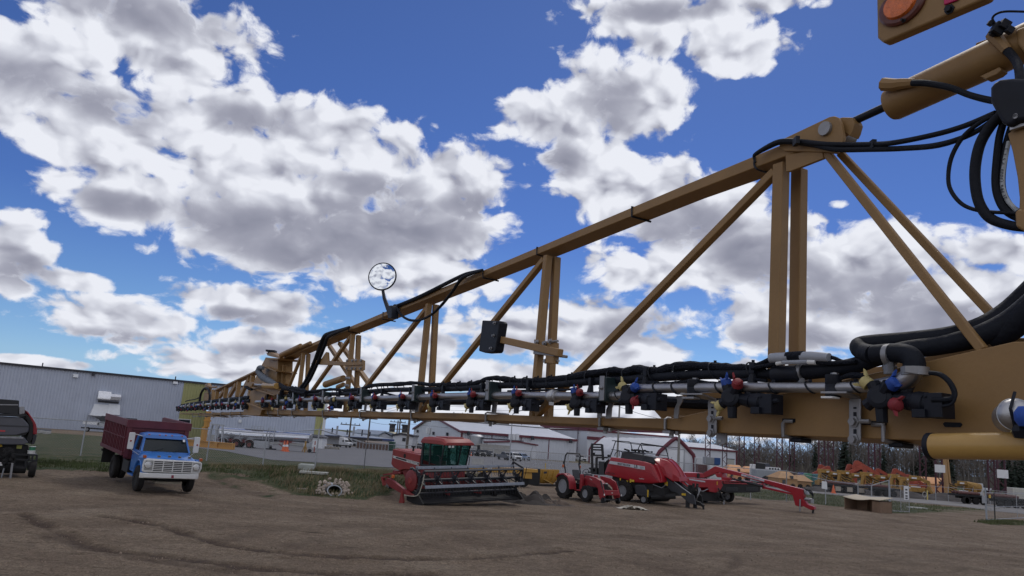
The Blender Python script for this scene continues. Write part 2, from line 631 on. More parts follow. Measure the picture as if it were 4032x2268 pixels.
def build_ground():
 xs=np.concatenate([-np.geomspace(3500,46,40)[:-1],np.arange(-46,40.01,0.16),np.geomspace(40.2,3500,40)])
 ys=np.concatenate([[-400,-150,-60,-25,-10,0,6,10,13],np.arange(14,62.01,0.16),np.geomspace(62.4,190,60),np.geomspace(200,5000,22)])
 X,Y=np.meshgrid(xs,ys)
 Z=H0(X,Y)
 near=smooth(70,58,Y)*smooth(11,15,Y)
 rut=np.zeros(X.shape)
 soft=np.zeros(X.shape)
 for w,dep,line in ruts:
  P=catmull(line,5)
  for a,b in zip(P[:-1],P[1:]):
   x0,x1=min(a.x,b.x)-2,max(a.x,b.x)+2
   y0,y1=min(a.y,b.y)-2,max(a.y,b.y)+2
   i0,i1=np.searchsorted(ys,y0),np.searchsorted(ys,y1)
   j0,j1=np.searchsorted(xs,x0),np.searchsorted(xs,x1)
   xx,yy=X[i0:i1,j0:j1],Y[i0:i1,j0:j1]
   if xx.size==0:
    continue
   dx,dy=b.x-a.x,b.y-a.y
   l2=dx*dx+dy*dy+1e-9
   t=np.clip(((xx-a.x)*dx+(yy-a.y)*dy)/l2,0,1)
   d=np.hypot(xx-a.x-t*dx,yy-a.y-t*dy)
   jit=(vnoise(xx,yy,0.5,5)-0.5)*0.22
   v=np.clip(1-((d+jit)/w)**2,0,1)*dep
   brk=smooth(0.12,0.42,fnoise(xx,yy,2.4,9,3))
   rut[i0:i1,j0:j1]=np.maximum(rut[i0:i1,j0:j1],v*brk)
   lip=np.exp(-((d-w*1.25)/(w*0.4))**2)*dep
   soft[i0:i1,j0:j1]=np.maximum(soft[i0:i1,j0:j1],lip)
 ga=in_poly(grass_poly,X+(fnoise(X,Y,1.6,21)-0.5)*2.2,Y+(fnoise(X,Y,1.3,31)-0.5)*3.0)
 gb=in_poly(grass_right,X,Y+(fnoise(X,Y,1.3,41)-0.5)*2.0)
 gc=in_poly(tuft_poly,X,Y+(fnoise(X,Y,1.0,51)-0.5)*1.2)
 beyond=(Y>56)&(X<13)
 grass=(ga|gb|gc).astype(float)
 marg=in_poly(px_poly([(820,1862),(1100,1900),(1160,1945),(1050,1960),(900,1915),(820,1905)]),X,Y)
 grass=np.maximum(grass,marg*smooth(0.56,0.66,fnoise(X,Y,0.8,61)))
 far_green=smooth(180,260,Y)*0.8+(np.abs(X)>140)*0.7
 grass=np.maximum(grass,np.clip(far_green,0,1))
 Z=Z+near*((fnoise(X,Y,5.0,1)-0.5)*0.10+(fnoise(X,Y,0.9,2)-0.5)*0.045+(vnoise(X,Y,0.3,3)-0.5)*0.02)
 Z=Z-rut*0.07*near+soft*0.045*near+near*rut*(vnoise(X,Y,0.2,8)-0.5)*0.08
 Z=Z+near*grass*(fnoise(X,Y,0.7,71)-0.4)*0.12
 n,k=X.shape
 me=bpy.data.meshes.new('ground')
 co=np.stack([X,Y,Z],-1).reshape(-1,3).astype(np.float32)
 idx=np.arange(n*k).reshape(n,k)
 q=np.stack([idx[:-1,:-1],idx[:-1,1:],idx[1:,1:],idx[1:,:-1]],-1).reshape(-1,4)
 me.vertices.add(len(co))
 me.vertices.foreach_set('co',co.ravel())
 me.loops.add(q.size)
 me.loops.foreach_set('vertex_index',q.ravel().astype(np.int32))
 me.polygons.add(len(q))
 me.polygons.foreach_set('loop_start',np.arange(0,q.size,4,dtype=np.int32))
 me.polygons.foreach_set('use_smooth',np.ones(len(q),bool))
 me.update()
 for nm,arr in(('grass',grass),('rut',rut)):
  at_=me.attributes.new(nm,'FLOAT','POINT')
  at_.data.foreach_set('value',arr.ravel().astype(np.float32))
 o=bpy.data.objects.new('ground',me)
 COL.objects.link(o)
 tag(o,kind='structure')
 mt=bpy.data.materials.new('yard_ground')
 mt.use_nodes=True
 nt=mt.node_tree
 b=nt.nodes['Principled BSDF']
 b.inputs['Roughness'].default_value=0.95
 b.inputs['Specular IOR Level'].default_value=0.2
 N,L=nt.nodes.new,nt.links.new
 tc=N('ShaderNodeTexCoord')
 def noi(s_,det,rough=0.6,sc3=(1,1,1)):
  mp=N('ShaderNodeMapping')
  mp.inputs['Scale'].default_value=sc3
  L(tc.outputs['Object'],mp.inputs['Vector'])
  q_=N('ShaderNodeTexNoise')
  q_.inputs['Scale'].default_value=s_
  q_.inputs['Detail'].default_value=det
  q_.inputs['Roughness'].default_value=rough
  L(mp.outputs[0],q_.inputs['Vector'])
  return q_.outputs['Fac']
 def ramp(fac,*els):
  c=N('ShaderNodeValToRGB')
  e=c.color_ramp.elements
  e[0].position,e[0].color=els[0][0],(*els[0][1],1)
  e[1].position,e[1].color=els[-1][0],(*els[-1][1],1)
  for p_,c_ in els[1:-1]:
   x_=e.new(p_)
   x_.color=(*c_,1)
  L(fac,c.inputs['Fac'])
  return c.outputs['Color']
 def mix(f,a,b_,mode='MIX'):
  mm=N('ShaderNodeMix')
  mm.data_type='RGBA'
  mm.blend_type=mode
  for i_,v_ in((0,f),(6,a),(7,b_)):
   if isinstance(v_,(int,float)):
    mm.inputs[i_].default_value=v_
   elif isinstance(v_,tuple):
    mm.inputs[i_].default_value=(*v_,1)
   else:
    L(v_,mm.inputs[i_])
  return mm.outputs[2]
 def attr(nm):
  a=N('ShaderNodeAttribute')
  a.attribute_name=nm
  return a.outputs['Fac']
 soil=ramp(noi(0.35,8,0.65),(0.30,(0.205,0.150,0.105)),(0.5,(0.298,0.228,0.162)),(0.72,(0.385,0.310,0.228)))
 soil=mix(0.8,soil,ramp(noi(5.0,6,0.7),(0.25,(0.45,0.43,0.41)),(0.5,(0.85,0.84,0.83)),(0.78,(1.35,1.33,1.3))),'MULTIPLY')
 soil=mix(0.8,soil,ramp(noi(20.0,4,0.75),(0.30,(0.55,0.54,0.52)),(0.55,(1.0,1.0,1.0)),(0.75,(1.45,1.42,1.4))),'MULTIPLY')
 crack=ramp(noi(1.6,7,0.75,(0.45,1.5,1)),(0.32,(0.36,0.33,0.31)),(0.44,(1,1,1)))
 soil=mix(0.85,soil,crack,'MULTIPLY')
 rutc=mix(0.7,(0.11,0.075,0.055),ramp(noi(12,4,0.7),(0.3,(0.03,0.02,0.016)),(0.7,(0.12,0.085,0.066))))
 mr=N('ShaderNodeMath')
 mr.operation='MULTIPLY'
 mr.use_clamp=True
 L(attr('rut'),mr.inputs[0])
 mr.inputs[1].default_value=0.9
 soil=mix(mr.outputs[0],soil,rutc)
 gr=ramp(noi(0.55,7,0.7),(0.28,(0.040,0.066,0.028)),(0.44,(0.072,0.092,0.042)),(0.58,(0.135,0.125,0.072)),(0.76,(0.20,0.175,0.115)))
 gr=mix(0.7,gr,ramp(noi(9.0,5,0.7),(0.3,(0.35,0.35,0.35)),(0.7,(1.5,1.5,1.4))),'MULTIPLY')
 colr=mix(attr('grass'),soil,gr)
 L(colr,b.inputs['Base Color'])
 bp=N('ShaderNodeBump')
 bp.inputs['Strength'].default_value=1.0
 bp.inputs['Distance'].default_value=0.11
 add=N('ShaderNodeMath')
 L(noi(7.0,8,0.72),add.inputs[0])
 L(noi(30.0,3,0.6),add.inputs[1])
 L(add.outputs[0],bp.inputs['Height'])
 L(bp.outputs['Normal'],b.inputs['Normal'])
 me.materials.append(mt)
build_ground()
def sheet(name,poly,mat,lift,step=4.0,kind='structure'):
 """A flat-lying surface following the land: polygon clipped from a fine grid of its bounding box, by triangle fan strips in Y."""
 ys=np.array([p[1]for p in poly])
 mb=MB()
 Y0,Y1=ys.min(),ys.max()
 k=max(2,int((Y1-Y0)/step))
 rows=[]
 for i in range(k+1):
  y=Y0+(Y1-Y0)*i/k
  y=min(max(y,Y0+1e-3),Y1-1e-3)
  xs=[]
  for(x1,y1),(x2,y2)in zip(poly,poly[1:]+poly[:1]):
   if(y1>y)!=(y2>y):
    xs.append(x1+(x2-x1)*(y-y1)/(y2-y1))
  a,b=min(xs),max(xs)
  m_=12
  rows.append([(a+(b-a)*j/m_,y,H(a+(b-a)*j/m_,y)+lift)for j in range(m_+1)])
 mb.grid(rows)
 return tag(mb.build(name,mat),kind=kind)
m_asph=M('asphalt',(0.135,0.135,0.145),rough=0.9,var=0.18,scale=0.5,dirt=0.25,dirtcol=(0.22,0.2,0.18),bump=0.3,bscale=30)
m_road=M('gravel_road',(0.20,0.19,0.18),rough=0.95,var=0.2,scale=0.4,dirt=0.3,dirtcol=(0.15,0.13,0.11),bump=0.4,bscale=20)
m_strip=M('asphalt_path',(0.05,0.052,0.06),rough=0.9,var=0.15,scale=1)
m_dark=M('churned_soil',(0.045,0.038,0.034),rough=1,var=0.5,scale=0.7,bump=0.8,bscale=3)
lot=px_poly([(1070,1812),(1240,1822),(1400,1832),(1700,1850),(2300,1878),(2600,1890)])
lot2=lot+[(60,175),(70,215),(-10,215),(-60,190),(-62,122)]+px_poly([(880,1776)])
sheet('asphalt_lot',lot2,m_asph,0.03)
road=px_poly([(2700,1902),(3000,1920),(3253,1947),(3578,1978),(3780,1994),(3900,2012),(4300,2050),(4500,2040),(4032,1997),(3880,1986),(3687,1973),(3550,1962),(3253,1937),(3000,1912),(2700,1893)])
sheet('road',[(a,b)for a,b in road],m_road,0.03,0.8)
# ------ the sprayer and its long boom
_d=ray(280,1611)
BD=V((_d.x,_d.y,0)).normalized()
BN=V((BD.y,-BD.x,0))
C0=EYE+ray(3469,1588)*1.97
BZ=V((0,0,1))
def BP(px,py,o=0.0):
 d=ray(px,py)
 t=((C0+BN*o-EYE).dot(BN))/d.dot(BN)
 return EYE+d*t
def pxm(px,py,o=0.0):
 """metres per photo pixel at that place on the boom"""
 p=BP(px,py,o)
 return(p-EYE).dot(_F)/FPX
SPR=V((2.6,0.6,0))
spr=thing('field_sprayer',SPR,0,'tan field sprayer with its long folding boom of trusses, hoses and nozzles crossing the foreground','sprayer')
m_tan=M('tan_paint',(0.30,0.172,0.060),rough=0.5,var=0.10,scale=5,bump=0.05,bscale=90,dirt=0.28,dirtcol=(0.19,0.13,0.08))
m_tan2=M('tan_paint_bright',(0.50,0.30,0.085),rough=0.40,var=0.08,scale=4,bump=0.05,bscale=70,coat=0.2)
m_rub=M('black_rubber',(0.007,0.009,0.015),spec=.25,rough=0.65,var=0.3,scale=8,bump=0.15,bscale=60)
m_loom=M('black_loom',(0.008,0.010,0.017),spec=.2,rough=0.7,var=0.35,scale=10,bump=0.7,bscale=120)
m_pl=M('black_plastic',(0.007,0.009,0.016),spec=.3,rough=0.5,var=0.3,scale=12,dirt=0.12,dirtcol=(0.04,0.04,0.045))
m_ss=M('stainless_steel',(0.46,0.46,0.47),rough=0.40,metal=1.0,var=0.15,scale=5,bump=0.08,bscale=60,dirt=.25,dirtcol=(.2,.18,.16))
m_zn=M('zinc_plate',(0.34,0.34,0.35),rough=0.5,metal=0.75,var=0.18,scale=9,dirt=0.2,dirtcol=(0.15,0.14,0.13))
m_red=M('red_cap',(0.27,0.022,0.03),rough=0.6,var=0.3,scale=30,dirt=.3,dirtcol=(.10,.03,.03))
m_blu=M('blue_cap',(0.014,0.07,0.36),rough=0.6,var=0.3,scale=30,dirt=.3,dirtcol=(.03,.06,.14))
m_yel=M('cream_cap',(0.55,0.46,0.19),rough=0.6,var=0.2,scale=30,dirt=.3,dirtcol=(.25,.19,.09))
m_grn=M('dark_green_plastic',(0.012,0.028,0.032),rough=0.5,var=0.3,scale=15)
m_gry=M('grey_plastic',(0.36,0.38,0.42),rough=0.5,var=0.1,scale=15)
m_wht=M('white_plastic',(0.75,0.75,0.73),rough=0.5,var=0.05,scale=15)
def sp(mb,name,mat,parent=None,**k):
 if parent is None:
  return mb.build(name,mat,spr,off=SPR,**k)
 return mb.build(name,mat,parent,off=SPR,**k)
def btube(name,pts,o,rpx,mat,n=10,parent=None,lump=0.0,k=5,seed=1):
 """hose or pipe: photo points on the plane at offset o (or (x,y,o) each), radius in photo pixels"""
 P=[BP(q[0],q[1],q[2]if len(q)>2 else o)for q in pts]
 P=catmull(P,k)if len(P)>2 else P
 rnd=random.Random(seed)
 if isinstance(rpx,(int,float)):
  r=[rpx*((p-EYE).dot(_F))/FPX for p in P]
 else:
  r=[0]*len(P)
  for i in range(len(P)):
   t=i/(len(P)-1)*(len(rpx)-1)
   a=min(int(t),len(rpx)-2)
   r[i]=(rpx[a]+(rpx[a+1]-rpx[a])*(t-a))*((P[i]-EYE).dot(_F))/FPX
 if lump:
  r=[q*(1+lump*(rnd.random()-0.5))for q in r]
 return sp(MB().tube(P,r,n),name,mat,parent)
def strut(name,a,b,w,o=0.06,dep=0.036,mat=None,parent=None,bev=0.004):
 A,B=BP(*a,o),BP(*b,o)
 t=(B-A).normalized()
 sd=t.cross(BN).normalized()*(w/2)
 mb=MB().loops([[A-sd,A+sd,A+sd+BN*dep,A-sd+BN*dep],[B-sd,B+sd,B+sd+BN*dep,B-sd+BN*dep]])
 return sp(mb,name,mat or m_tan,parent,bevel=bev)
def plate(name,pts,o,th,mat,parent=None,bev=0.003):
 P=[BP(x,y,o)for x,y in pts]
 mb=MB().loops([P,[p+BN*th for p in P]])
 return sp(mb,name,mat,parent,bevel=bev)
def bolt(mb,px,py,o,r=0.009,ln=0.02):
 c=BP(px,py,o)
 mb.lathe([(r*1.5,0),(r*1.5,-0.003),(r,-0.0035),(r,-0.012)],c,BN,6)
 # ---- chord, rail and plate of the inner truss
def railprism(name,top,bot,under,o0,o1,parent=None,mat=None,bev=0.004):
 T=[BP(x,y,o0)for x,y in top]
 Bt=[BP(x,y,o0)for x,y in bot]
 ls=[]
 for a,b,(ux,uy)in zip(T,Bt,under):
  u=BP(ux,uy,o1)
  z=u.z
  back=b+BN*(o1-o0)
  ls.append([a,b,V((back.x,back.y,z)),V((back.x,back.y,max(a.z,z+0.01)))])
 return sp(MB().loops(ls),name,mat or m_tan,parent,bevel=bev)
chord_top=[(3242,500),(2700,726),(2000,1023),(1371,1289),(1098,1408)]
chord_bot=[(3246,556),(2700,765),(2000,1048),(1371,1304),(1098,1420)]
chord_und=[(3330,590),(2770,785),(2040,1070),(1400,1318),(1120,1430)]
railprism('top_chord',chord_top,chord_bot,chord_und,0.06,0.150)
railprism('lower_rail',[(2660,1647),(2300,1644),(1800,1626),(1250,1618),(1022,1613)],[(2660,1692),(2366,1676),(1850,1652),(1280,1636),(1022,1630)],[(2700,1706),(2400,1689),(1880,1663),(1300,1643),(1040,1634)],0.06,0.16)
P=[BP(x,y,0.058)for x,y in((2640,1692),(2640,1650),(3480,1460),(3990,1345),(4300,1338),(4700,1340),(4700,1790),(3900,1745),(3340,1724),(2831,1704))]
sp(MB().loops([P,[p+BN*0.012 for p in P]]),'side_plate',m_tan2 if False else m_tan,bevel=0.003)
P=[BP(x,y,0.07)for x,y in((2640,1692),(3340,1724),(3900,1745),(4700,1790))]
Q=[BP(x,y,0.17)for x,y in((2690,1707),(3390,1744),(3960,1775),(4800,1830))]
ls=[]
for a,b in zip(P,Q):
 c=a+BN*0.10
 c.z=b.z
 ls.append([a,c,c+BZ*0.05,a+BZ*0.05])
sp(MB().loops(ls),'base_flange',m_tan,bevel=0.003)
P=[BP(x,y,0.19)for x,y in((2560,1600),(2660,1560),(3480,1440),(3990,1330),(4700,1325),(4700,1760),(3340,1700),(2640,1690))]
sp(MB().loops([P,[p+BN*0.01 for p in P]]),'rear_plate',m_tan,bevel=0.003)
# ---- posts (each with its twin behind) and diagonals
for(a,b,w,tw)in(((3061,640),(3036,1600),0.042,1),((2145,1004),(2088,1640),0.034,1),((1679,1194),(1636,1626),0.034,1),((1381,1316),(1352,1620),0.036,1),((1188,1390),(1162,1618),0.038,1),((1113,1436),(1095,1612),0.034,0)):
 strut('post',a,b,w)
 if tw:
  A,B=BP(*a,0.06)+BN*(0.085 if w==0.042 else 0.048),BP(*b,0.06)+BN*(0.094 if w==0.042 else 0.082)
  sd=BD*(w/2)
  sp(MB().loops([[A-sd,A+sd,A+sd+BN*.036,A-sd+BN*.036],[B-sd,B+sd,B+sd+BN*.036,B-sd+BN*.036]]),'post',m_tan,bevel=0.004)
for(a,b,w)in(((3042,672),(2105,1632),0.028),((2134,1020),(1652,1618),0.028),((1672,1215),(1364,1612),0.03),((1374,1326),(1180,1600),0.03),((1180,1404),(1105,1590),0.03)):
 strut('diagonal',a,b,w,0.062,0.03)
strut('diagonal',(1330,1350),(1452,1520),0.03,0.12)
strut('diagonal',(1290,1362),(1410,1540),0.03,0.14)
# ---- right-hand stays from the bracket down to the plate
strut('stay',(3240,590),(3862,1378),0.024,0.06,0.02)
A,B=BP(3300,600,0.13),BP(3990,1335,0.19)
t=(B-A).normalized()
sd=t.cross(BN).normalized()*0.011
sp(MB().loops([[A-sd,A+sd,A+sd+BN*.02,A-sd+BN*.02],[B-sd,B+sd,B+sd+BN*.02,B-sd+BN*.02]]),'stay',m_tan,bevel=0.004)
# ---- head bracket, gusset, clevis, pin
hb=lambda X,Y:(2700+.4141*X,400+.4141*Y)
br=plate('head_bracket',[hb(*q)for q in((885,372),(1366,143),(1410,136),(1447,150),(1475,200),(1500,340),(1488,388),(1428,492),(1320,480),(940,470),(890,440))],0.050,0.014,m_tan)
plate('bracket_cheek',[hb(*q)for q in((900,380),(1400,140),(1500,345),(1430,490),(950,470))],0.125,0.014,m_tan,br)
plate('gusset',[hb(*q)for q in((945,515),(952,668),(990,664),(1308,540),(1300,450),(960,500))],0.056,0.012,m_tan)
plate('clevis',[hb(*q)for q in((1330,345),(1345,352),(1500,278),(1560,330),(1583,285),(1605,205),(1582,150),(1490,148),(1450,160),(1420,250),(1400,320))],0.075,0.04,m_tan,bev=0.006)
c=BP(*hb(1326,258),0.046)
sp(MB().lathe([(0.0,-0.006),(0.0215,-0.006),(0.0225,0.0),(0.0225,0.12)],c,BN,20),'pin',m_zn,br)
# ---- lift cylinder at top right
A,B=BP(3352,482,0.10),BP(3520,405,0.10)
sp(MB().tube([A,B,B+(B-A)*0.4],0.0095*1.25,14),'cylinder_rod',m_pl)
ax=(BP(4200,97,0.10)-BP(3530,405,0.10)).normalized()
b0=BP(3520,408,0.10)
rb=66*((b0-EYE).dot(_F))/FPX
cyl=sp(MB().lathe([(rb*.5,-0.012),(rb*0.93,-0.010),(rb,0.0),(rb,0.60)],b0,ax,32),'cylinder_barrel',m_tan)
btube('port_fitting',[(3478,332),(3520,334),(3548,330),(3600,326)],0.04,[27,25,22,17],m_tan,8,cyl)
btube('port_fitting',[(3905,135),(3935,165),(3965,200)],0.05,[25,24,20],m_tan,8,cyl)
plate('port_lug',[(3855,300),(3880,312),(3925,292),(3945,275),(3935,262)],0.07,0.03,m_tan,cyl)
plate('port_lug',[(3838,185),(3842,168),(3920,140),(3915,158)],0.13,0.03,m_tan,cyl)
plate('head_cap',[(3990,115),(4030,100),(4080,70),(4120,200),(4060,250),(4000,175)],0.05,0.1,m_tan,cyl,bev=0.01)
# ---- sensor on the cylinder
mb=MB()
for q in((3930,115,22),(3955,98,18),(3912,130,12),(3900,92,10),(3975,118,14)):
 c=BP(q[0],q[1],0.03)
 mb.box(c,(q[2]*2*pxm(q[0],q[1]),)*3,Matrix.Rotation(0.5,3,'Y')@Matrix.Rotation(0.3,3,'X'))
sp(mb,'angle_sensor',m_pl,bevel=0.002)
btube('sensor_wire',[(3918,92),(3908,72),(3925,54),(3965,45),(4060,47)],0.03,4.5,m_rub,6)
# ---- marker light panel
pn=plate('light_panel',[(3446,-160),(3452,149),(3476,169),(3880,-5),(3980,-160)],-0.02,0.035,m_tan,bev=0.008)
ctr=BP(3553,22,-0.022)
lens_=M('amber_lens',(0.75,0.16,0.02),rough=0.18,var=0.25,scale=60,bump=0.25,bscale=260,coat=0.5)
m_bezel=M('dark_red_bezel',(0.12,0.035,0.025),rough=0.35,var=0.2,scale=20)
k=pxm(3553,22,-0.022)
u_,v_=(BP(3653,-22,-0.022)-ctr).normalized(),BZ
def disc_on(mb,c,rx,ry,th):
 n=28
 ex,ey=(BP(3700,0,0)-BP(3600,44,0)).normalized(),BZ
 ey=(ey-ex*ey.dot(ex)).normalized()
 ring=lambda f,dz:[c+ex*(rx*f*math.cos(6.2832*i/n))+ey*(ry*f*math.sin(6.2832*i/n))-BN*dz for i in range(n)]
 return mb.loops([ring(1,-0.004),ring(1,th*.5),ring(.9,th),ring(.45,th*1.15)])
sp(disc_on(MB(),ctr,86*k*1.15,80*k,0.010),'light_bezel',m_bezel,pn)
sp(disc_on(MB(),ctr-BN*0.004,62*k*1.15,59*k,0.014),'marker_lamp',lens_,pn)
plate('reflector',[(3715,20),(3712,-30),(3800,-60),(3770,0)],-0.026,0.006,M('magenta_reflector',(0.5,0.01,0.10),rough=0.25,var=0.1),pn)
for q in((3740,38,-0.02,0.009),(3560,82,-0.034,0.004)):
 mb=MB()
 bolt(mb,*q)
 sp(mb,'panel_bolt',m_pl,pn)
 # ---- wet boom pipes, couplings
btube('boom_pipe',[(3440,1524),(3241,1526),(3000,1526),(2700,1528),(2495,1531)],0.0,[21.5,20.5,20,19.5,19],m_ss,18)
btube('boom_pipe',[(2480,1556),(2324,1560),(1938,1557),(1640,1564),(1443,1570),(1300,1572)],0.0,[17,16.5,14,12,10.5,9.5],m_ss,16)
btube('boom_pipe',[(1282,1572),(1211,1574),(1111,1579),(1010,1583)],0.0,[9,8.5,8,7],m_ss,12)
btube('boom_pipe',[(962,1588),(900,1589),(830,1592),(760,1597),(712,1602)],0.0,[6.5,6,5.5,5,4.6],m_ss,10)
for x,y in((2180,1560),(1284,1572)):
 p,mb=BP(x,y),MB()
 mb.lathe([(0.017,-0.03),(0.026,-0.026),(0.026,-0.018),(0.018,-0.012),(0.024,-0.006),(0.030,0),(0.024,0.006),(0.018,0.012),(0.026,0.018),(0.026,0.026),(0.017,0.03)],p,BD,20)
 mb.box(p+V((0,0,-0.033))+BN*-0.01,(0.02,0.02,0.014))
 sp(mb,'pipe_coupling',m_ss)
 # ---- the end elbow with its hose clamp and drop hose
el=btube('pipe_elbow',[(3430,1524),(3500,1516),(3560,1500),(3592,1470),(3600,1444)],0.0,[26,33,38,38,37],m_ss,20)
c=BP(3603,1462,0)
sp(MB().lathe([(0.030,-0.010),(0.0325,-0.010),(0.0325,0.010),(0.030,0.010)],c,BZ,24).box(c-BN*0.034-BD*0.01,(0.03,0.012,0.016)),'hose_clamp',m_zn,el)
big=btube('feed_hose',[(3602,1450),(3598,1420),(3572,1396),(3520,1390),(3440,1395)],0.0,[40,41,40,38,37],m_rub,16)
btube('feed_hose',[(3440,1395,0),(3405,1388,.02),(3382,1372,.03),(3390,1358,.05),(3450,1350,.06),(3580,1338,.08),(3740,1318,.1),(3870,1280,.14),(3980,1215,.18),(4120,1090,.2)],0.0,[37,36,34,34,34,33,34,36,40,48],m_rub,16)
btube('feed_hose',[(3048,1474,.03),(3266,1456,.03),(3380,1435,.03),(3440,1412,.03),(3560,1380,.05),(3700,1360,.08),(3850,1325,.1),(3990,1260,.12),(4140,1140,.12)],0.03,[31,31,32,34,36,38,42,48,56],m_rub,16)
btube('feed_hose',[(3905,1345,.12),(3960,1310,.12),(4040,1240,.12),(4150,1140,.12)],0.12,[34,46,55,60],m_rub,14)
for x,y,o_ in((3503,1398,0),):
 c=BP(x,y,o_)
 sp(MB().lathe([(0.027,-0.007),(0.029,-0.007),(0.029,0.007),(0.027,0.007)],c,BD,20).box(c+V((0,0,-0.034))-BN*0.006,(0.016,0.02,0.03)),'hose_clamp',m_zn)
c=BP(3163,1466,0.03)
sp(MB().lathe([(0.026,-0.007),(0.028,-0.007),(0.028,0.007),(0.026,0.007)],c,BD,20).box(c+V((0,0,-0.03))-BN*0.01,(0.014,0.02,0.024)),'hose_clamp',m_zn)
sp(MB().lathe([(0.028,-0.05),(0.030,-0.04),(0.026,-0.03),(0.026,0.02),(0.030,0.03),(0.030,0.05)],BP(3110,1472,0.03),BD,16),'hose_joint',m_pl)
plate('hose_bracket',[(3470,1436),(3518,1438),(3512,1458),(3472,1456)],0.03,0.02,m_zn)
btube('clamp_hose',[(3660,1468),(3700,1474),(3735,1500),(3757,1540),(3752,1568),(3715,1574),(3672,1574)],-0.03,[9,10,11,11,11,11,12],m_rub,10)
btube('clamp_hose',[(3745,1515),(3762,1555),(3748,1590),(3710,1600)],-0.035,[6,6,6,6],m_rub,8)
# ---- main black tube above the pipe, and the loom lying on it
btube('main_hose',[(3100,1472),(2950,1474),(2769,1475),(2576,1486),(2450,1498),(2324,1503),(2131,1517),(1993,1517),(1900,1524),(1830,1529),(1692,1533),(1526,1536),(1430,1545),(1360,1550),(1250,1553),(1180,1556),(1110,1560)],0.03,[21,20,19,18,16.5,15,14,13,12,11,10,9,8.5,8,7.5,7,7],m_rub,14)
btube('cable_loom',[(3070,1428),(2990,1444),(2900,1447),(2824,1444),(2740,1440),(2660,1444),(2600,1458),(2560,1462),(2507,1452),(2470,1462),(2420,1458),(2383,1462),(2330,1470),(2297,1476),(2220,1490),(2131,1499),(2040,1500),(1970,1490),(1930,1490),(1880,1506),(1828,1515),(1774,1515),(1690,1514),(1636,1508),(1560,1513),(1498,1515),(1457,1520),(1420,1532),(1360,1537),(1310,1533),(1280,1536),(1200,1544),(1140,1546)],0.03,[10,14,17,18,17,16,14,13,14,12,11.5,10,9,8.5,8,8,7,7,6,6,6],m_loom,10,None,0.35,4,3)
btube('cable_loom',[(2520,1478),(2480,1470),(2440,1474),(2400,1480),(2300,1492),(2200,1502),(2131,1507)],0.05,[10,12,11,9,8,7,6],m_loom,8,None,0.4,4,8)
btube('cable_loom',[(3020,1500),(2960,1494),(2910,1500),(2860,1512),(2790,1508),(2730,1500),(2680,1506),(2600,1512),(2545,1506),(2500,1510),(2492,1526)],0.01,[6,7,9,8,8,8,8,9,9,8,7],m_loom,8,None,0.3,4,5)
for a in(((2290,1522),(2240,1534),(2150,1536),(2080,1538),(2000,1540)),((1960,1538),(1900,1540),(1850,1546)),((1560,1560),(1500,1545),(1470,1556)),((1690,1556),(1640,1552),(1600,1560))):
 btube('branch_cable',a,0.02,5,m_loom,6,None,0.4,4,9)
btube('shaded_back_rail',[(2900,1590),(2760,1590),(2600,1582),(2440,1578),(2200,1582),(1950,1582),(1700,1584),(1500,1586),(1300,1588)],0.20,[26,25,24,20,15,13,11,9,8],m_rub,10)  # black tube put in for the shaded back rail, its shade in the colour
cn=btube('cable_connector',[(3036,1411),(3060,1409),(3108,1406)],0.0,[19,20,19],m_gry,14)
btube('cable_connector',[(3158,1404),(3200,1404),(3265,1408)],0.0,[19,20,18],m_gry,14)
btube('connector_sleeve',[(3100,1404),(3165,1400)],0.0,19,m_loom,12)
btube('small_connector',[(3058,1432),(3080,1428)],-0.005,8,m_wht,8)
btube('small_connector',[(3084,1427),(3180,1424)],-0.005,9,m_gry,8)
btube('small_connector',[(3182,1425),(3212,1426)],-0.005,10,m_wht,8)
btube('branch_cable',[(3036,1412),(3000,1430),(2960,1444)],0.01,10,m_loom,8)
btube('branch_cable',[(3056,1432),(3010,1440),(2960,1450)],0.0,8,m_loom,8)
btube('branch_cable',[(3262,1404),(3290,1412),(3320,1424),(3380,1426)],0.01,8,m_loom,8)
btube('branch_cable',[(3210,1426),(3280,1430),(3370,1424)],0.0,9,m_loom,8)
btube('branch_cable',[(3410,1480),(3360,1478),(3330,1482),(3290,1500)],0.0,[10,13,10,4],m_loom,8)
# ---- cable ties
def ties(xs,path,o,rpx,name='cable_tie'):
 for x in xs:
  pts=path
  for(x1,y1),(x2,y2)in zip(pts,pts[1:]):
   if min(x1,x2)<=x<=max(x1,x2):
    y=y1+(y2-y1)*(x-x1)/(x2-x1)
    c=BP(x,y,o)
    r=rpx(x)*pxm(x,y,o)
    ring=[c+(BZ*math.cos(a)-BN*math.sin(a))*r+BD*(0.012*math.cos(a))for a in[6.2832*i/16 for i in range(16)]]
    mb=MB().tube(ring,0.0028,5,closed=True)
    mb.box(c+BZ*(r+0.003),(0.008,0.008,0.008))
    sp(mb,name,m_pl)
    break
pth=[(3440,1524),(2500,1531),(2480,1556),(1300,1572),(1000,1583)]
ties((3370,3190,3045,2833,2660,2587),pth,0.0,lambda x:22)
ties((2435,1330,1660),pth,0.0,lambda x:12 if x<1500 else 17)
lp=[(3100,1462),(2769,1460),(2576,1474),(2324,1490),(2131,1508),(1993,1506),(1830,1522),(1692,1524),(1526,1526),(1430,1538),(1360,1543),(1250,1548),(1110,1555)]
ties((2965,2815,2675,2575,2470,2410,2322,2250,2170,2117,2073,2025,1955,1855,1810,1772,1745,1708,1668,1578,1540,1515,1500,1475,1447,1395,1355,1335,1318,1215,1190,1165),lp,0.03,lambda x:34*max(0.28,(x-600)/2300))
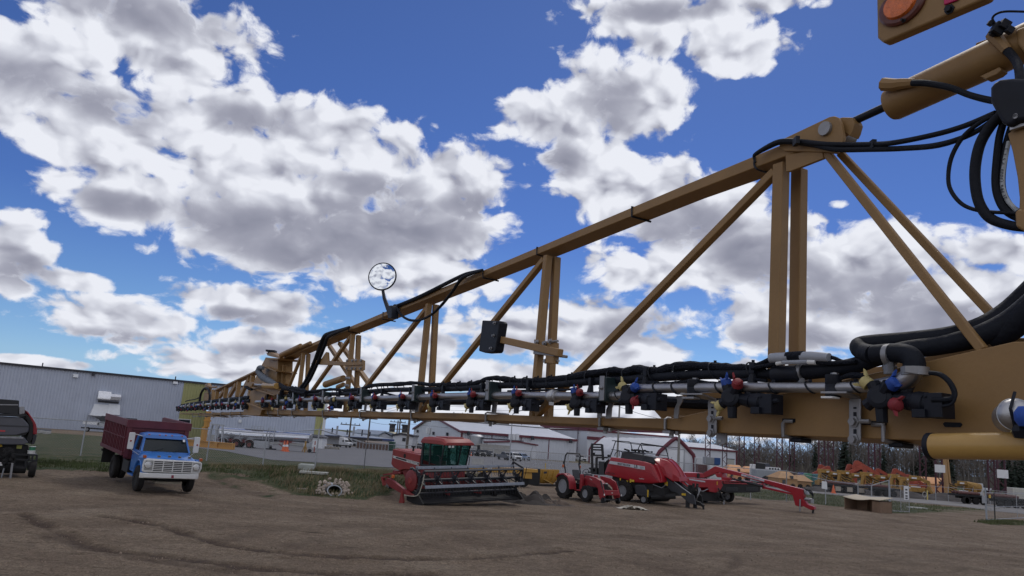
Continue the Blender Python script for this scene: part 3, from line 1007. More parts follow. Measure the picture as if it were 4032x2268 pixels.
# ---- nozzle bodies
NOZ_C=None
def make_nozzle():
 """local frame: x along the boom towards the viewer's right, y away from the viewer, z up; origin at the turret centre."""
 L_=lambda mb,nm,mt,par,**k:mb.build(nm,mt,par,**k)
 b=MB()
 b.lathe([(0.020,-0.016),(0.027,-0.014),(0.027,0.014),(0.020,0.018)],(0,0,0),(0.35,-1,0.1),16)
 b.lathe([(0.016,0.014),(0.018,0.018),(0.018,0.020)],(0,0,0),(0.35,-1,0.1),16)
 b.tube([(0,0.01,0),(0.03,0.012,-0.004),(0.062,0.012,-0.008)],[0.018,0.017,0.021],10)
 b.tube([(0.0,0,-0.015),(0.002,0,-0.056)],[0.014,0.0125],8)
 b.tube([(0.040,0.02,0.0),(0.046,0.028,0.03),(0.048,0.03,0.075)],[0.014,0.016,0.009],8)
 b.box((0.05,0.03,0.083),(0.018,0.022,0.03))
 b.tube([(-0.015,0,-0.004),(-0.036,-0.002,-0.018)],[0.014,0.015],8)
 b.tube([(0.01,-0.004,0.012),(0.026,-0.006,0.03)],[0.014,0.016],8)
 b.tube([(-0.008,-0.004,0.014),(-0.016,-0.004,0.034)],[0.014,0.016],8)
 nb=L_(b,'nozzle_body',m_pl,spr,bevel=0.001)
 v=MB()
 v.tube([(0.058,0.014,-0.006),(0.074,0.014,-0.010),(0.076,0.014,-0.010),(0.10,0.013,-0.014),(0.102,0.013,-0.014),(0.140,0.012,-0.018)],[0.020,0.022,0.025,0.026,0.022,0.024],12)
 v.box((0.128,0.012,-0.018),(0.040,0.046,0.052))
 v.box((0.10,-0.010,-0.036),(0.03,0.02,0.018))
 v.tube([(0.145,0.0,-0.012),(0.165,-0.004,-0.01)],[0.008,0.006],6)
 for q in((0.112,-0.013,0.0),(0.112,-0.013,-0.032)):
  v.ball(q,0.004,6)
 L_(v,'solenoid_valve',m_pl,nb,bevel=0.0015)
 def cap(nm,mt,o,ax):
  o,ax=V(o),V(ax).normalized()
  cmb=MB().lathe([(0.015,0),(0.0158,0.004),(0.0148,0.016),(0.010,0.021),(0.004,0.022)],o,ax,12)
  s1=ax.cross(V((0.3,0.9,0.2))).normalized()
  for sgn in(-1,1):
   base=o+s1*(0.013*sgn)+ax*0.012
   cmb.loops([[base+ax*0+s1*(sgn*.002),base+ax*0.012,base+ax*0.010+ax.cross(s1)*0.006,base+ax.cross(s1)*0.006],[base+s1*(sgn*.010)+ax*0.012,base+s1*(sgn*.010)+ax*0.021,base+s1*(sgn*.010)+ax*0.020+ax.cross(s1)*0.004,base+s1*(sgn*.010)+ax*0.012+ax.cross(s1)*0.004]])
  return L_(cmb,nm,mt,nb)
 cap('spray_cap',m_blu,(-0.015,-0.004,0.033),(-0.30,-0.1,0.9))['label']='blue winged spray cap'
 cap('spray_cap',m_red,(0.026,-0.007,0.030),(0.45,-0.45,0.75))['label']='red winged spray cap'
 cap('spray_cap',m_yel,(-0.036,-0.002,-0.018),(-0.85,-0.15,-0.5))['label']='cream winged spray cap'
 return nb
noz=make_nozzle()
rzb=math.atan2(-BD.y,-BD.x)
def put_nozzle(px,py,first=False,roll=0.0,s=1.0):
 p=BP(px,py,-0.02)-SPR
 if first:
  o=noz
 else:
  o=noz.copy()
  COL.objects.link(o)
  for ch in noz.children:
   c=ch.copy()
   COL.objects.link(c)
   c.parent=o
 for c in o.children:
  if c.name.startswith('spray_cap'):
   c.rotation_euler=(0,roll,0)
 o.location=p
 from mathutils import Euler
 o.rotation_euler=Matrix.Rotation(rzb,3,'Z').to_euler()
 o.scale=(s,s,s)
nx=[(3469,1566,0.9),(2883,1566,0),(2478,1562,0.9),(2273,1582,0),(2035,1580,0),(1858,1582,0),(1709,1584,0),(1583,1585,0),(1475,1586,0),(1384,1586,0),(1310,1586,2.2),(1241,1587,0),(1181,1587,0.1),(1126,1589,1.3),(1076,1589,3.6),(1034,1588,0.3),(957,1597,0.2),(927,1597,1.2),(900,1599,0.6),(874,1600,0.2),(851,1599,0.4),(829,1602,0.8),(808,1603,2.0),(789,1603,0.2),(771,1605,1.0),(755,1606,0.4),(741,1607,1.8),(728,1608,0.2),(716,1609,0.9),(705,1610,0.3)]
for i,(x,y,rl)in enumerate(nx):
 put_nozzle(x,y,i==0,rl*1.4,1.12 if i<3 else(1.0 if i<16 else 0.95))
 # ---- hanger straps, slotted brackets, U-bolts, pipe clamps
for pts in([(2663,1558),(2688,1560),(2686,1580),(2674,1600),(2668,1648),(2652,1648),(2654,1612),(2666,1584)],[(2398,1565),(2420,1560),(2416,1586),(2408,1606),(2404,1648),(2384,1648),(2386,1612),(2396,1590)],[(2352,1600),(2372,1602),(2366,1645),(2350,1645)],[(1940,1570),(1958,1572),(1950,1630),(1934,1630)],[(1440,1578),(1450,1578),(1442,1600),(1440,1620),(1432,1620),(1434,1598)],[(1500,1598),(1509,1598),(1507,1622),(1499,1622)],[(1644,1570),(1656,1572),(1648,1600),(1644,1622),(1632,1622),(1636,1596)]):
 plate('hanger_strap',pts,0.03,0.005,m_zn,bev=0.001)
for(x0,x1,y0,y1,o_)in((3341,3388,1566,1748,0.035),(2786,2820,1572,1720,0.04)):
 w=x1-x0
 pl_=plate('slotted_bracket',[(x0+4,y0+2),(x1-3,y0),(x1,y0+10),(x1,y1-14),(x1-10,y1-1),(x0+8,y1),(x0,y1-12),(x0,y0+12)],o_,0.006,m_zn)
 P=[BP(x0+w*.1,y0+3,o_),BP(x1,y0+3,o_),BP(x1-55,y0-18,-0.03),BP(x0-110,y0-18,-0.035)]
 sp(MB().loops([P,[p+BZ*0.005 for p in P]]),'bracket_arm',m_zn,pl_)
 for f0,f1 in((0.20,0.24),(0.31,0.44),(0.68,0.80)):
  plate('slot',[(x0+w*.40,y0+(y1-y0)*f0),(x0+w*.62,y0+(y1-y0)*f0),(x0+w*.62,y0+(y1-y0)*f1),(x0+w*.40,y0+(y1-y0)*f1)],o_-0.002,0.004,m_pl,pl_,bev=0)
 for f in(0.52,0.90):
  mb=MB()
  bolt(mb,x0+w*.45,y0+(y1-y0)*f,o_,0.011)
  sp(mb,'bracket_bolt',m_zn,pl_)
 a=BP(x1-2,y0+(y1-y0)*0.52-2,0.03)
 sp(MB().tube([a,a-BD*0.03],0.006,8),'stud',m_zn,pl_)
def ubolt(px,ytop,ybot,o=0.05,r=0.004,back=0.14):
 A,B=BP(px,ytop,o),BP(px,ybot,o)
 A,B=A+BZ*r*1.2,B-BZ*r*1.0
 P=[A+BN*back,A+BN*0.012,A+BN*0.003-BZ*0.005,B+BN*0.003+BZ*0.006,B+BN*0.012,B+BN*back]
 mb=MB().tube(P,r,8)
 q=B+BN*0.03-BD*0.004
 mb.box(q-BZ*0.004,(0.04,0.05,0.010),Matrix.Rotation(rzb,3,'Z'))
 mb.tube([q+BZ*0.0,q-BZ*0.022],0.009,6)
 mb.tube([q-BD*0.03,q-BD*0.03-BZ*0.014],0.008,6)
 sp(mb,'u_bolt',m_zn)
for a in((2616,1652,1690),(2358,1645,1678),(1910,1628,1656),(1616,1621,1648),(1415,1619,1642),(1268,1617,1638),(1147,1615,1634),(1093,1614,1633),(1053,1614,1632),(945,1625,1636),(905,1624,1636),(868,1624,1636),(834,1625,1637),(806,1628,1637),(780,1628,1637),(757,1629,1637)):
 ubolt(*a,r=0.005)
for(x,y0,y1,sx)in((3083,1658,1716,38),(3478,1672,1733,-30)):
 A,B=BP(x,y0,0.045),BP(x,y1,0.045)
 w=abs(sx)*pxm(x,y0)
 sgn=-1 if sx>0 else-1
 hk=sp(MB().tube([A-BD*w*(1 if sx>0 else-2.0)+BN*0.01,A-BD*w*(0.25 if sx>0 else 0.0)*1.0,A-BZ*0.008,B,B-BZ*0.006-BD*w*0.3+BN*0.06,B-BD*w*1.5+BN*0.1],0.0058,10),'rail_hook',m_zn)
 sp(MB().box(B-BZ*0.010-BD*w*0.8+BN*0.05,(0.042,0.05,0.012),Matrix.Rotation(rzb,3,'Z')),'hook_pad',m_pl,hk,bevel=0.004)
for pts in([(3080,1648),(3130,1648),(3130,1664),(3080,1664)],[(3392,1655),(3490,1660),(3488,1675),(3392,1672)],[(3712,1668),(3720,1662),(3782,1664),(3788,1672),(3780,1682),(3720,1681)]):
 plate('plate_slot',pts,0.0555,0.004,m_pl,bev=0)
for pts in([(2818,1702),(2858,1704),(2856,1745),(2848,1752),(2826,1750),(2818,1742)],):
 tb=plate('lug',pts,0.09,0.01,m_zn)
 plate('lug_hole',[(2829,1732),(2837,1732),(2837,1740),(2829,1740)],0.0885,0.003,m_wht,tb,bev=0)
for(x,y0,y1,w)in((2370,1480,1577,17),(1918,1497,1574,11),(1626,1513,1577,8),(1420,1527,1581,6),(1270,1538,1584,5),(1153,1546,1588,4.5),(1092,1552,1592,4),(942,1564,1590,4),(900,1566,1593,4),(864,1570,1596,3.5),(831,1575,1598,3.5),(800,1580,1600,3.5),(763,1585,1602,3),(746,1587,1604,3),(730,1590,1606,3)):
 st=plate('clamp_strip',[(x-w/2,y0),(x+w/2,y0),(x+w/2-2,y1),(x-w/2-2,y1)],-0.035,0.004,m_zn,bev=0.001)
 A=BP(x,y0+4,-0.031)
 B=BP(x,y1+4,-0.031)
 cc=(A+B)/2+BN*0.035
 sp(MB().box(cc,(0.045,0.07,abs(A.z-B.z)),Matrix.Rotation(rzb,3,'Z')),'clamp_block',m_grn,st,bevel=0.004)
 mb=MB()
 bolt(mb,x-1,(y0+y1)/2,-0.036,0.005)
 sp(mb,'clamp_bolt',m_zn,st)
for(x,y0,y1,w)in((3281,1476,1566,62),(2734,1495,1568,55)):
 A,B=BP(x,y0,0),BP(x,y1,0)
 r=w/2*pxm(x,y0)
 ck=sp(MB().lathe([(r*.9,0),(r,0.004),(r,(A.z-B.z)*.55),(r*.96,(A.z-B.z)*.57),(r,(A.z-B.z)*.6),(r,(A.z-B.z))],V((A.x,A.y,B.z)),BZ,20),'pipe_saddle',m_pl,bevel=0.002)
 sp(MB().lathe([(0.011,0),(0.011,0.005),(0.004,0.006)],A-BD*0.005,BZ,6),'saddle_bolt',m_zn,ck)
 plate('saddle_tab',[(x-50,y1-6),(x-4,y1-6),(x-4,y1+2),(x-50,y1+2)],-0.045,0.03,m_wht if x>3000 else m_zn,ck,bev=0.001)
 # ---- valve and pipe end at the right-hand edge
c=BP(3998,1632,-0.10)
k=pxm(3998,1632,-0.10)
axv=(BN*0.75+BD*0.5).normalized()
vb=sp(MB().lathe([(64*k,0.0),(66*k,0.01),(62*k,0.02),(62*k,0.12)],c,axv,28).lathe([(0.2*k,-0.016),(40*k,-0.012),(60*k,-0.002),(62*k,0.002)],c,axv,28),'strainer_valve',m_ss)
sp(MB().tube([c+V((0.0,0,0.045))-axv*.012,c+V((-0.012,0,0.01))-axv*.02,c+V((0,0,-0.045))-axv*.012],0.0035,6),'bail_wire',m_pl,vb)
sp(MB().ball(BP(4040,1640,-0.13),42*k,10,(1,1,1.1)),'valve_cap',m_blu,vb)
sp(MB().ball(BP(4022,1700,-0.11),36*k,8),'valve_knob',m_pl,vb)
plate('valve_tab',[(3970,1702),(3992,1682),(4040,1680),(4040,1705)],-0.12,0.02,m_yel,vb)
a=BP(3686,1757,-0.06)
axc=(BP(4200,1757,-0.06)-a)
axc=(BP(4100,1756,-0.06)-BP(3686,1757,-0.06)).normalized()
k=pxm(3690,1757,-0.06)
lc=sp(MB().lathe([(44*k,-0.012),(49*k,-0.010),(50*k,0.002),(50*k,0.50)],a,axc,32),'fold_cylinder',m_tan2)
sp(MB().lathe([(30*k,-0.02),(53*k,-0.016),(53*k,-0.006),(49*k,-0.004)],a,axc,28),'cylinder_cap',m_pl,lc)
# ---- hydraulic hoses at upper right
hz=btube('hydraulic_hose',[(2975,640,.03),(2968,620,.03),(2978,605,.03),(3030,575,.035),(3075,558,.035),(3140,558,.035),(3260,568,.03),(3420,568,.02),(3520,562,.0),(3680,530,-.02),(3800,495,-.04),(3920,445,-.05)],0.03,[4,5,8,11,12,12,10,10,11,11,11,12],m_rub,10)
btube('hydraulic_hose',[(3100,556,.04),(3200,570,.04),(3290,588,.03),(3420,588,.02),(3560,584,.0),(3700,570,-.03),(3830,525,-.04),(3930,458,-.05)],0.03,[10,10,11,11,11,12,11,10],m_rub,10)
for x,y in((3434,574),(3135,558)):
 sp(MB().box(BP(x,y-2,0.02),(0.012,0.03,0.024)),'hose_tie',m_pl,hz)
btube('cable_tie',[(2972,618,.055),(2970,650,.055),(2985,668,.055),(3022,680,.12)],0.055,4,m_pl,6)
btube('hydraulic_hose',[(3592,327),(3650,328),(3740,345),(3820,375),(3900,395),(3960,400)],0.03,[13,13,13,13,14,16],m_rub,10)
btube('hydraulic_hose',[(3966,200,.05),(3990,225,.04),(4010,262,.0),(4016,320,-.04),(4010,370,-.05)],0.03,[17,17,17,17,17],m_rub,10)
btube('coiled_hose',[(3940,455),(3905,490),(3862,560),(3842,640),(3840,720),(3856,800),(3900,860),(3980,888),(4060,896)],-0.05,[20,20,20,20,20,20,20,19,19],m_rub,14)
btube('coiled_hose',[(3955,470),(3935,540),(3922,640),(3918,720),(3930,780),(3960,830),(4020,862),(4070,868)],-0.035,[14,14,13,13,14,15,16,16],m_rub,12)
btube('coiled_hose',[(3990,480),(3965,560),(3948,650),(3944,730),(3960,785),(4000,830),(4070,850)],-0.025,[14,14,14,14,14,14,14],m_rub,12)
btube('control_cable',[(3935,450),(3880,470),(3800,530),(3750,610),(3734,690),(3744,750),(3790,805),(3860,830),(3960,838),(4050,842)],-0.05,[9,9,9,9,8,8,8,8,7,7],m_rub,10)
lab=M('hose_print_band',(0.42,0.45,0.47),rough=0.6,var=0.3,scale=60)
strip_pts=catmull([BP(x,y,-0.046)for x,y in((3972,556),(3955,640),(3947,700),(3950,745),(3968,790),(4005,830))],6)
rows=[]
for i,p in enumerate(strip_pts):
 q=strip_pts[min(i+1,len(strip_pts)-1)]-strip_pts[max(i-1,0)]
 sdv=q.normalized().cross(BN).normalized()*(9*pxm(3950,700,-0.046))
 rows.append([p-sdv,p-sdv*0.3-BN*0.003,p+sdv*0.3-BN*0.003,p+sdv])
band=sp(MB().grid(rows),'print_band',lab)
ex,ez=(BP(3966,580,-.05)-BP(3949,690,-.05)).normalized(),None
for i,ch in enumerate('21 MPa (3000 PSI)'):
 t=0.04+0.042*i
 j=t*(len(strip_pts)-1)
 jj=len(strip_pts)-1-j-6
 if jj<1:
  continue
 a=int(jj)
 p=strip_pts[a].lerp(strip_pts[a+1],jj-a)
 tg=(strip_pts[a]-strip_pts[a+1]).normalized()
 if ch==' ':
  continue
 nrm=-BN
 upv=nrm.cross(tg).normalized()
 mm=Matrix((tg,upv,nrm)).transposed().to_4x4()
 mm.translation=p-BN*0.0045-SPR
 text_mesh('hose_lettering',ch,0.011,m_pl,band,mm,0.0003)
blk=plate('hose_clamp_block',[(3893,345),(3905,322),(3935,308),(3980,304),(4060,306),(4060,470),(4000,480),(3968,502),(3935,478),(3915,440),(3893,400)],-0.09,0.07,m_pl,bev=0.012)
bk=plate('hose_bracket',[(3965,525),(3990,510),(4050,490),(4070,760),(4040,835),(4010,835),(4012,780),(4004,700),(3985,600)],-0.06,0.02,m_tan,bev=0.004)
plate('bracket_foot',[(3993,832),(4006,824),(4060,820),(4060,905),(4030,910),(3996,892)],-0.07,0.05,m_tan,bk,bev=0.006)
plate('washer_plate',[(3973,515),(3976,480),(3990,450),(4010,438),(4050,440),(4050,490)],-0.075,0.01,m_ss,bk,bev=0.002)
c=BP(4009,462,-0.078)
sp(MB().lathe([(0.012,0),(0.012,-0.004),(0.006,-0.005),(0.006,-0.012)],c,BN,16),'bracket_bolt',m_zn,bk)
# ---- mirror on its stem
c=BP(1506,1089,0.0)
k=pxm(1506,1089,0)
nm=(EYE-c).normalized()
nm=(nm*0.85+BZ*0.22+V((-0.25,0.0,0))).normalized()
mt=bpy.data.materials.new('mirror_glass')
mt.use_nodes=True
mt.node_tree.nodes['Principled BSDF'].inputs['Metallic'].default_value=1
mt.node_tree.nodes['Principled BSDF'].inputs['Roughness'].default_value=0.02
mt.node_tree.nodes['Principled BSDF'].inputs['Base Color'].default_value=(0.9,0.92,0.93,1)
R1=57*k
case=sp(MB().lathe([(R1*.3,-0.03),(R1*.85,-0.018),(R1,-0.004),(R1,0.006),(R1*.93,0.007)],c,nm,36),'mirror',m_pl)
sp(MB().lathe([(R1*.92,0.0075),(R1*.75,0.0084),(R1*.5,0.0092),(R1*.25,0.0097),(R1*.03,0.0099)],c,nm,40),'mirror_glass',mt,case)
sp(MB().tube([BP(1507,1140,0.01),BP(1513,1175,0.01),BP(1528,1215,0.01)],[0.011,0.013,0.016],8),'mirror_stem',m_pl,case)
plate('mirror_foot',[(1517,1206),(1540,1202),(1543,1218),(1541,1252),(1528,1253)],-0.01,0.05,m_pl,case)
btube('control_cable',[(1543,1214),(1556,1201),(1566,1220),(1580,1240),(1600,1255),(1625,1262),(1660,1258),(1700,1238),(1740,1200),(1780,1150),(1815,1100),(1850,1080),(1900,1064)],0.03,[4,4,5,5,5,5,5,5,6,6,7,7,5],m_rub,8)
btube('control_cable',[(1540,1210),(1580,1198),(1660,1165),(1740,1125),(1800,1095),(1840,1078),(1900,1062)],0.05,[5,7,8,8,8,8,4],m_rub,8)
btube('control_cable',[(1375,1288),(1340,1300),(1300,1312),(1278,1325),(1262,1360),(1240,1420),(1210,1490),(1180,1530),(1140,1545)],0.03,[5,7,8,9,9,8,8,7,6],m_rub,8)
btube('control_cable',[(1372,1292),(1320,1312),(1290,1330),(1275,1370),(1250,1430),(1222,1490),(1195,1530)],0.02,[5,6,7,7,7,7,6],m_rub,8)
strut('brace',(1280,1330),(1185,1535),0.03,0.045,0.02)
for(x,yt,yb,yu)in((2487,818,850,872),(2113,977,1000,1030),(1901,1068,1092,1102),(1507,1232,1256,1262),(1372,1288,1305,1316)):
 A,B=BP(x,yt,0.056),BP(x,yb,0.056)
 sp(MB().tube([A+BN*0.1+BZ*.003,A+BZ*.003,B-BZ*.002,B-BZ*.004+BN*0.1],0.0045,6),'cable_tie',m_pl)
 # ---- black box on an arm off the second post
bxp=plate('signal_box',[(1898,1261),(1962,1263),(1967,1270),(1950,1380),(1944,1387),(1906,1389),(1884,1382)],0.0,0.05,m_pl,bev=0.006)
for x,y in((1950,1272),(1945,1322),(1935,1372)):
 mb=MB()
 bolt(mb,x,y,0.0,0.006)
 sp(mb,'box_bolt',m_zn,bxp)
arm=strut('support_arm',(1960,1335),(2196,1388),0.034,0.02,0.03)
plate('clamp_plate',[(2102,1336),(2196,1350),(2196,1372),(2102,1358)],0.05,0.008,m_tan,arm)
plate('clamp_plate',[(2100,1378),(2186,1392),(2184,1404),(2098,1394)],0.03,0.07,m_zn,arm)
plate('clamp_plate',[(2148,1396),(2180,1400),(2178,1432),(2146,1428)],0.03,0.03,m_tan,arm)
mb=MB()
for x,y in((2115,1348),(2146,1352),(2168,1344),(2150,1422),(2168,1420)):
 bolt(mb,x,y,0.045,0.009)
 sp(mb,'clamp_bolt',m_zn,arm)
 mb=MB()
for x,y in((2175,1346),(2178,1423)):
 a=BP(x,y,0.05)
 sp(MB().tube([a,a-BD*0.045],0.006,8),'clamp_stud',m_zn,arm)
 # ---- bolted plate with hook at the fourth post
hkp=plate('bolted_plate',[(1362,1416),(1420,1414),(1434,1420),(1433,1456),(1426,1460),(1358,1458)],0.045,0.01,m_tan)
plate('hook_arm',[(1221,1433),(1259,1411),(1263,1416),(1283,1386),(1288,1387),(1290,1420),(1362,1425),(1425,1436),(1362,1440),(1240,1435)],0.035,0.02,m_tan,hkp)
for x in(1369,1390,1403,1424):
 for q in((x,1420),(x-2,1451)):
  mb=MB()
  bolt(mb,*q,0.045,0.009)
  sp(mb,'plate_bolt',m_zn,hkp)
for(a,b,r)in(((1282,1514),(1352,1490),13),((1330,1524),(1352,1514),9)):
 btube('stop_tube',[a,b],0.09,r,m_tan,12)
mb=MB()
for x,y in((1366,1489),(1362,1518)):
 a=BP(x,y,0.05)
 mb.tube([a+BD*0.02,a-BD*0.06],0.010,8)
sp(mb,'stop_bolt',m_zn)
# ---- cylinders on the chord near the hinge
btube('fold_cylinder',[(1108,1398),(1176,1366),(1182,1362)],0.03,[10,10,9],m_tan,12)
btube('fold_cylinder',[(1182,1368),(1222,1350)],0.04,[7,7],m_tan,10)
# ---- hinge column
hp=lambda x,y:(680+.2329*x,1380+.2329*y)
hinge=plate('hinge_column',[hp(*q)for q in((1570,115),(1780,135),(1770,330),(1740,560),(1560,770),(1480,1090),(1185,1075),(1230,880),(1330,650),(1420,400))],0.02,0.16,m_tan,bev=0.006)
plate('hinge_web',[hp(*q)for q in((1720,240),(1925,255),(1905,560),(1840,700),(1700,820),(1520,960),(1540,760),(1700,560))],0.09,0.05,m_tan,hinge)
for q in(((1555,120),(1825,130),(1760,155),(1600,150)),((1510,262),(1620,285),(1750,350),(1740,362),(1600,305),(1510,275)),((1330,640),(1520,680),(1740,745),(1700,765),(1500,705),(1330,660)),((1250,882),(1420,930),(1555,1000),(1500,1002),(1400,955),(1245,900)),((1182,1065),(1480,1080),(1470,1098),(1185,1090))):
 plate('hinge_collar',[hp(*p)for p in q],-0.03,0.22,m_tan,hinge,bev=0.002)
plate('hinge_ear',[hp(*p)for p in((1580,40),(1650,30),(1815,105),(1800,132),(1640,95),(1600,85))],0.03,0.08,m_tan,hinge)
sp(MB().tube([BP(*hp(1660,60),.06),BP(*hp(1665,5),.06)],0.035,10).box(BP(*hp(1668,12),.06),(0.10,0.10,0.02)),'hinge_pin',m_pl,hinge)
wrap=M('grey_canvas',(0.13,0.15,0.175),rough=0.8,var=0.25,scale=9,bump=0.5,bscale=20)
btube('canvas_sleeve',[hp(*q)for q in((1530,300),(1480,290),(1450,340),(1490,420),(1580,490),(1680,545),(1740,575))],-0.06,[6,10,12,13,13,12,9],wrap,12,hinge,0.15)
btube('ram_rod',[hp(1310,575),hp(1560,592)],-0.06,5,m_ss,10,hinge)
btube('ram_barrel',[hp(1545,590),hp(1580,590),hp(1760,600)],-0.06,[11,13,12],m_tan2,12,hinge)
plate('ram_eye',[hp(*p)for p in((1235,545),(1320,530),(1345,560),(1330,610),(1225,595))],-0.09,0.06,m_tan,hinge)
plate('ram_bracket',[hp(*p)for p in((1520,605),(1700,640),(1860,690),(1740,760),(1600,700))],-0.02,0.08,m_tan,hinge)
btube('cable_loom',[hp(*q)for q in((1700,590),(1790,560),(1850,610),(1930,640),(2050,640),(2150,660),(2260,690))],-0.03,[5,7,9,9,8,8,6],m_loom,8,None,0.5,4,12)
btube('cable_loom',[hp(*q)for q in((1830,780),(1850,680),(1900,640),(2000,660),(2120,700),(2250,720))],-0.03,[6,8,9,9,8,7],m_loom,8,None,0.5,4,13)
btube('cable_loom',[hp(*q)for q in((1230,610),(1280,640),(1340,660))],-0.07,[5,6,5],m_loom,8)
# ---- outer section
railprism('top_chord',[(1007,1457),(841,1536)],[(1007,1464),(841,1541)],[(1012,1471),(845,1546)],0.06,0.15)
railprism('lower_rail',[(962,1620),(785,1628)],[(962,1631),(785,1635)],[(965,1634),(788,1637)],0.06,0.16)
railprism('lower_rail',[(786,1627),(706,1627)],[(786,1632),(706,1630)],[(788,1633),(708,1631)],0.06,0.12)
for(a,b,w)in(((988,1478),(975,1560),0.085),((934,1502),(926,1562),0.085),((885,1526),(878,1566),0.08),((850,1540),(844,1575),0.07),((834,1536),(830,1580),0.06)):
 strut('post',a,b,w,0.06,0.05)
for(a,b,w)in(((976,1490),(940,1560),0.07),((926,1512),(896,1562),0.07),((878,1536),(860,1562),0.06)):
 strut('diagonal',a,b,w,0.08,0.04)
btube('main_hose',[(985,1565),(940,1570),(880,1577),(830,1582),(770,1590),(720,1598),(700,1608)],0.03,[9,8.5,8,8,7,7,6],m_loom,10,None,0.3,4,4)
btube('main_hose',[(985,1578),(940,1582),(880,1588),(830,1592),(770,1600),(715,1606),(697,1614)],0.02,[7,7,7,6,6,6,5],m_rub,10)
btube('hose_loop',[(786,1580),(790,1555),(800,1535),(812,1528),(822,1535),(826,1555),(824,1580)],0.03,4.5,m_rub,8)
plate('tip_post',[(804,1545),(818,1548),(820,1578),(800,1576)],0.05,0.06,m_tan)
btube('tip_arm',[(812,1515),(830,1524),(852,1524)],0.06,3.5,m_tan,8)
plate('tip_bracket',[(806,1512),(818,1508),(822,1525),(818,1545),(808,1540)],0.05,0.05,m_tan)
btube('tip_wire',[(730,1580),(745,1576),(770,1572),(790,1562)],0.04,2,m_rub,6)
plate('tip_tail',[(783,1625),(790,1630),(860,1638),(868,1640),(864,1642),(800,1637)],0.05,0.12,m_tan)
mb=MB()
for i in range(9):
 x=698+i*4
 mb.ball(BP(x,1604+1.2*(i%3),-0.01),0.035,6)
sp(mb,'tip_fittings',m_pl)
# ------ machines in the yard
m_tyre=M('tyre_rubber',(0.022,0.021,0.021),rough=0.85,var=0.25,scale=6,dirt=0.3,dirtcol=(0.05,0.042,0.036),spec=.2)
m_blk=M('black_enamel',(0.013,0.014,0.017),rough=0.45,var=0.25,scale=4,dirt=0.2,dirtcol=(0.05,0.045,0.04))
m_chas=M('chassis_black',(0.012,0.012,0.013),rough=0.75,var=0.3,scale=4,dirt=0.3,dirtcol=(0.04,0.034,0.03))
m_dgry=M('dark_grey_moulding',(0.035,0.037,0.043),rough=0.45,var=0.15,scale=4)
m_rim=M('silver_rim',(0.27,0.28,0.30),rough=0.45,metal=0.4,var=0.15,scale=6,dirt=0.2)
m_chrome=M('chrome',(0.7,0.7,0.72),rough=0.12,metal=1,var=0.05)
m_glass=M_glass('tinted_glass',(0.02,0.03,0.035),0.05,0.35)
m_cabglass=M_glass('green_cab_glass',(0.05,0.16,0.14),0.05,0.86)
m_lens=M('clear_lens',(0.6,0.6,0.58),rough=0.12,var=0.1,scale=40)
m_amb=M('amber_marker',(0.45,0.10,0.02),rough=0.3,var=0.1)
m_ltr=M('white_lettering',(0.72,0.72,0.70),rough=0.5,var=0.05)
m_ldk=M('dark_lettering',(0.02,0.02,0.025),rough=0.5,var=0.05)
def wheel(par,c,R,W,rimR,rim=None,lugs=0,name='wheel',side=-1,tread=0.0,dish=0.35):
 """axis along local y; side: which way the outer face looks"""
 mb=MB()
 h=W/2
 mb.lathe([(rimR,-h*.80),(rimR*1.08,-h),(R*.90,-h),(R*.985,-h*.78),(R,-h*.3),(R,h*.3),(R*.985,h*.78),(R*.90,h),(rimR*1.08,h),(rimR,h*.80)],c,(0,1,0),40,cap=False)
 if lugs:
  c_=V(c)
  for i in range(lugs):
   for sg in(-1,1):
    a=2*math.pi*(i+(0.5 if sg>0 else 0))/lugs
    pts=[]
    for f,da in((0.05,0.10),(0.55,0.02),(1.0,-0.10)):
     aa=a+da*2.4
     rr=R*(1.0 if f<.9 else 0.96)
     pts.append(c_+V((math.cos(aa)*rr,sg*h*f,math.sin(aa)*rr)))
    for p,q in zip(pts,pts[1:]):
     mb.bar(p,q,0.05*R/0.65,0.07*R/0.65,(p+q)/2-c_)
 t=mb.build(name,m_tyre,par)
 rm=MB().lathe([(rimR*.99,side*h*.75),(rimR*1.04,side*h*.93),(rimR*.93,side*h*.90),(rimR*.86,side*h*dish),(rimR*.45,side*h*(dish+.05)),(rimR*.40,side*h*(dish+.35)),(rimR*.16,side*h*(dish+.38)),(0.003,side*h*(dish+.4))],c,(0,1,0),28)
 for i in range(8):
  a=2*math.pi*i/8
  rm.ball(V(c)+V((math.cos(a)*rimR*.62,side*h*(dish+.05),math.sin(a)*rimR*.62)),rimR*.055,6)
 rm.build('rim',rim or m_rim,t)
 return t
def rotm(fwd,up):
 f=V(fwd).normalized()
 u=V(up)
 s_=u.cross(f).normalized()
 u=f.cross(s_)
 return s_,u,f
def facing(o,right,up):
 """matrix for lettering: text x along right, text y along up"""
 r=V(right).normalized()
 u=V(up)
 u=(u-r*u.dot(r)).normalized()
 n=r.cross(u)
 mm=Matrix((r,u,n)).transposed().to_4x4()
 mm.translation=V(o)
 return mm
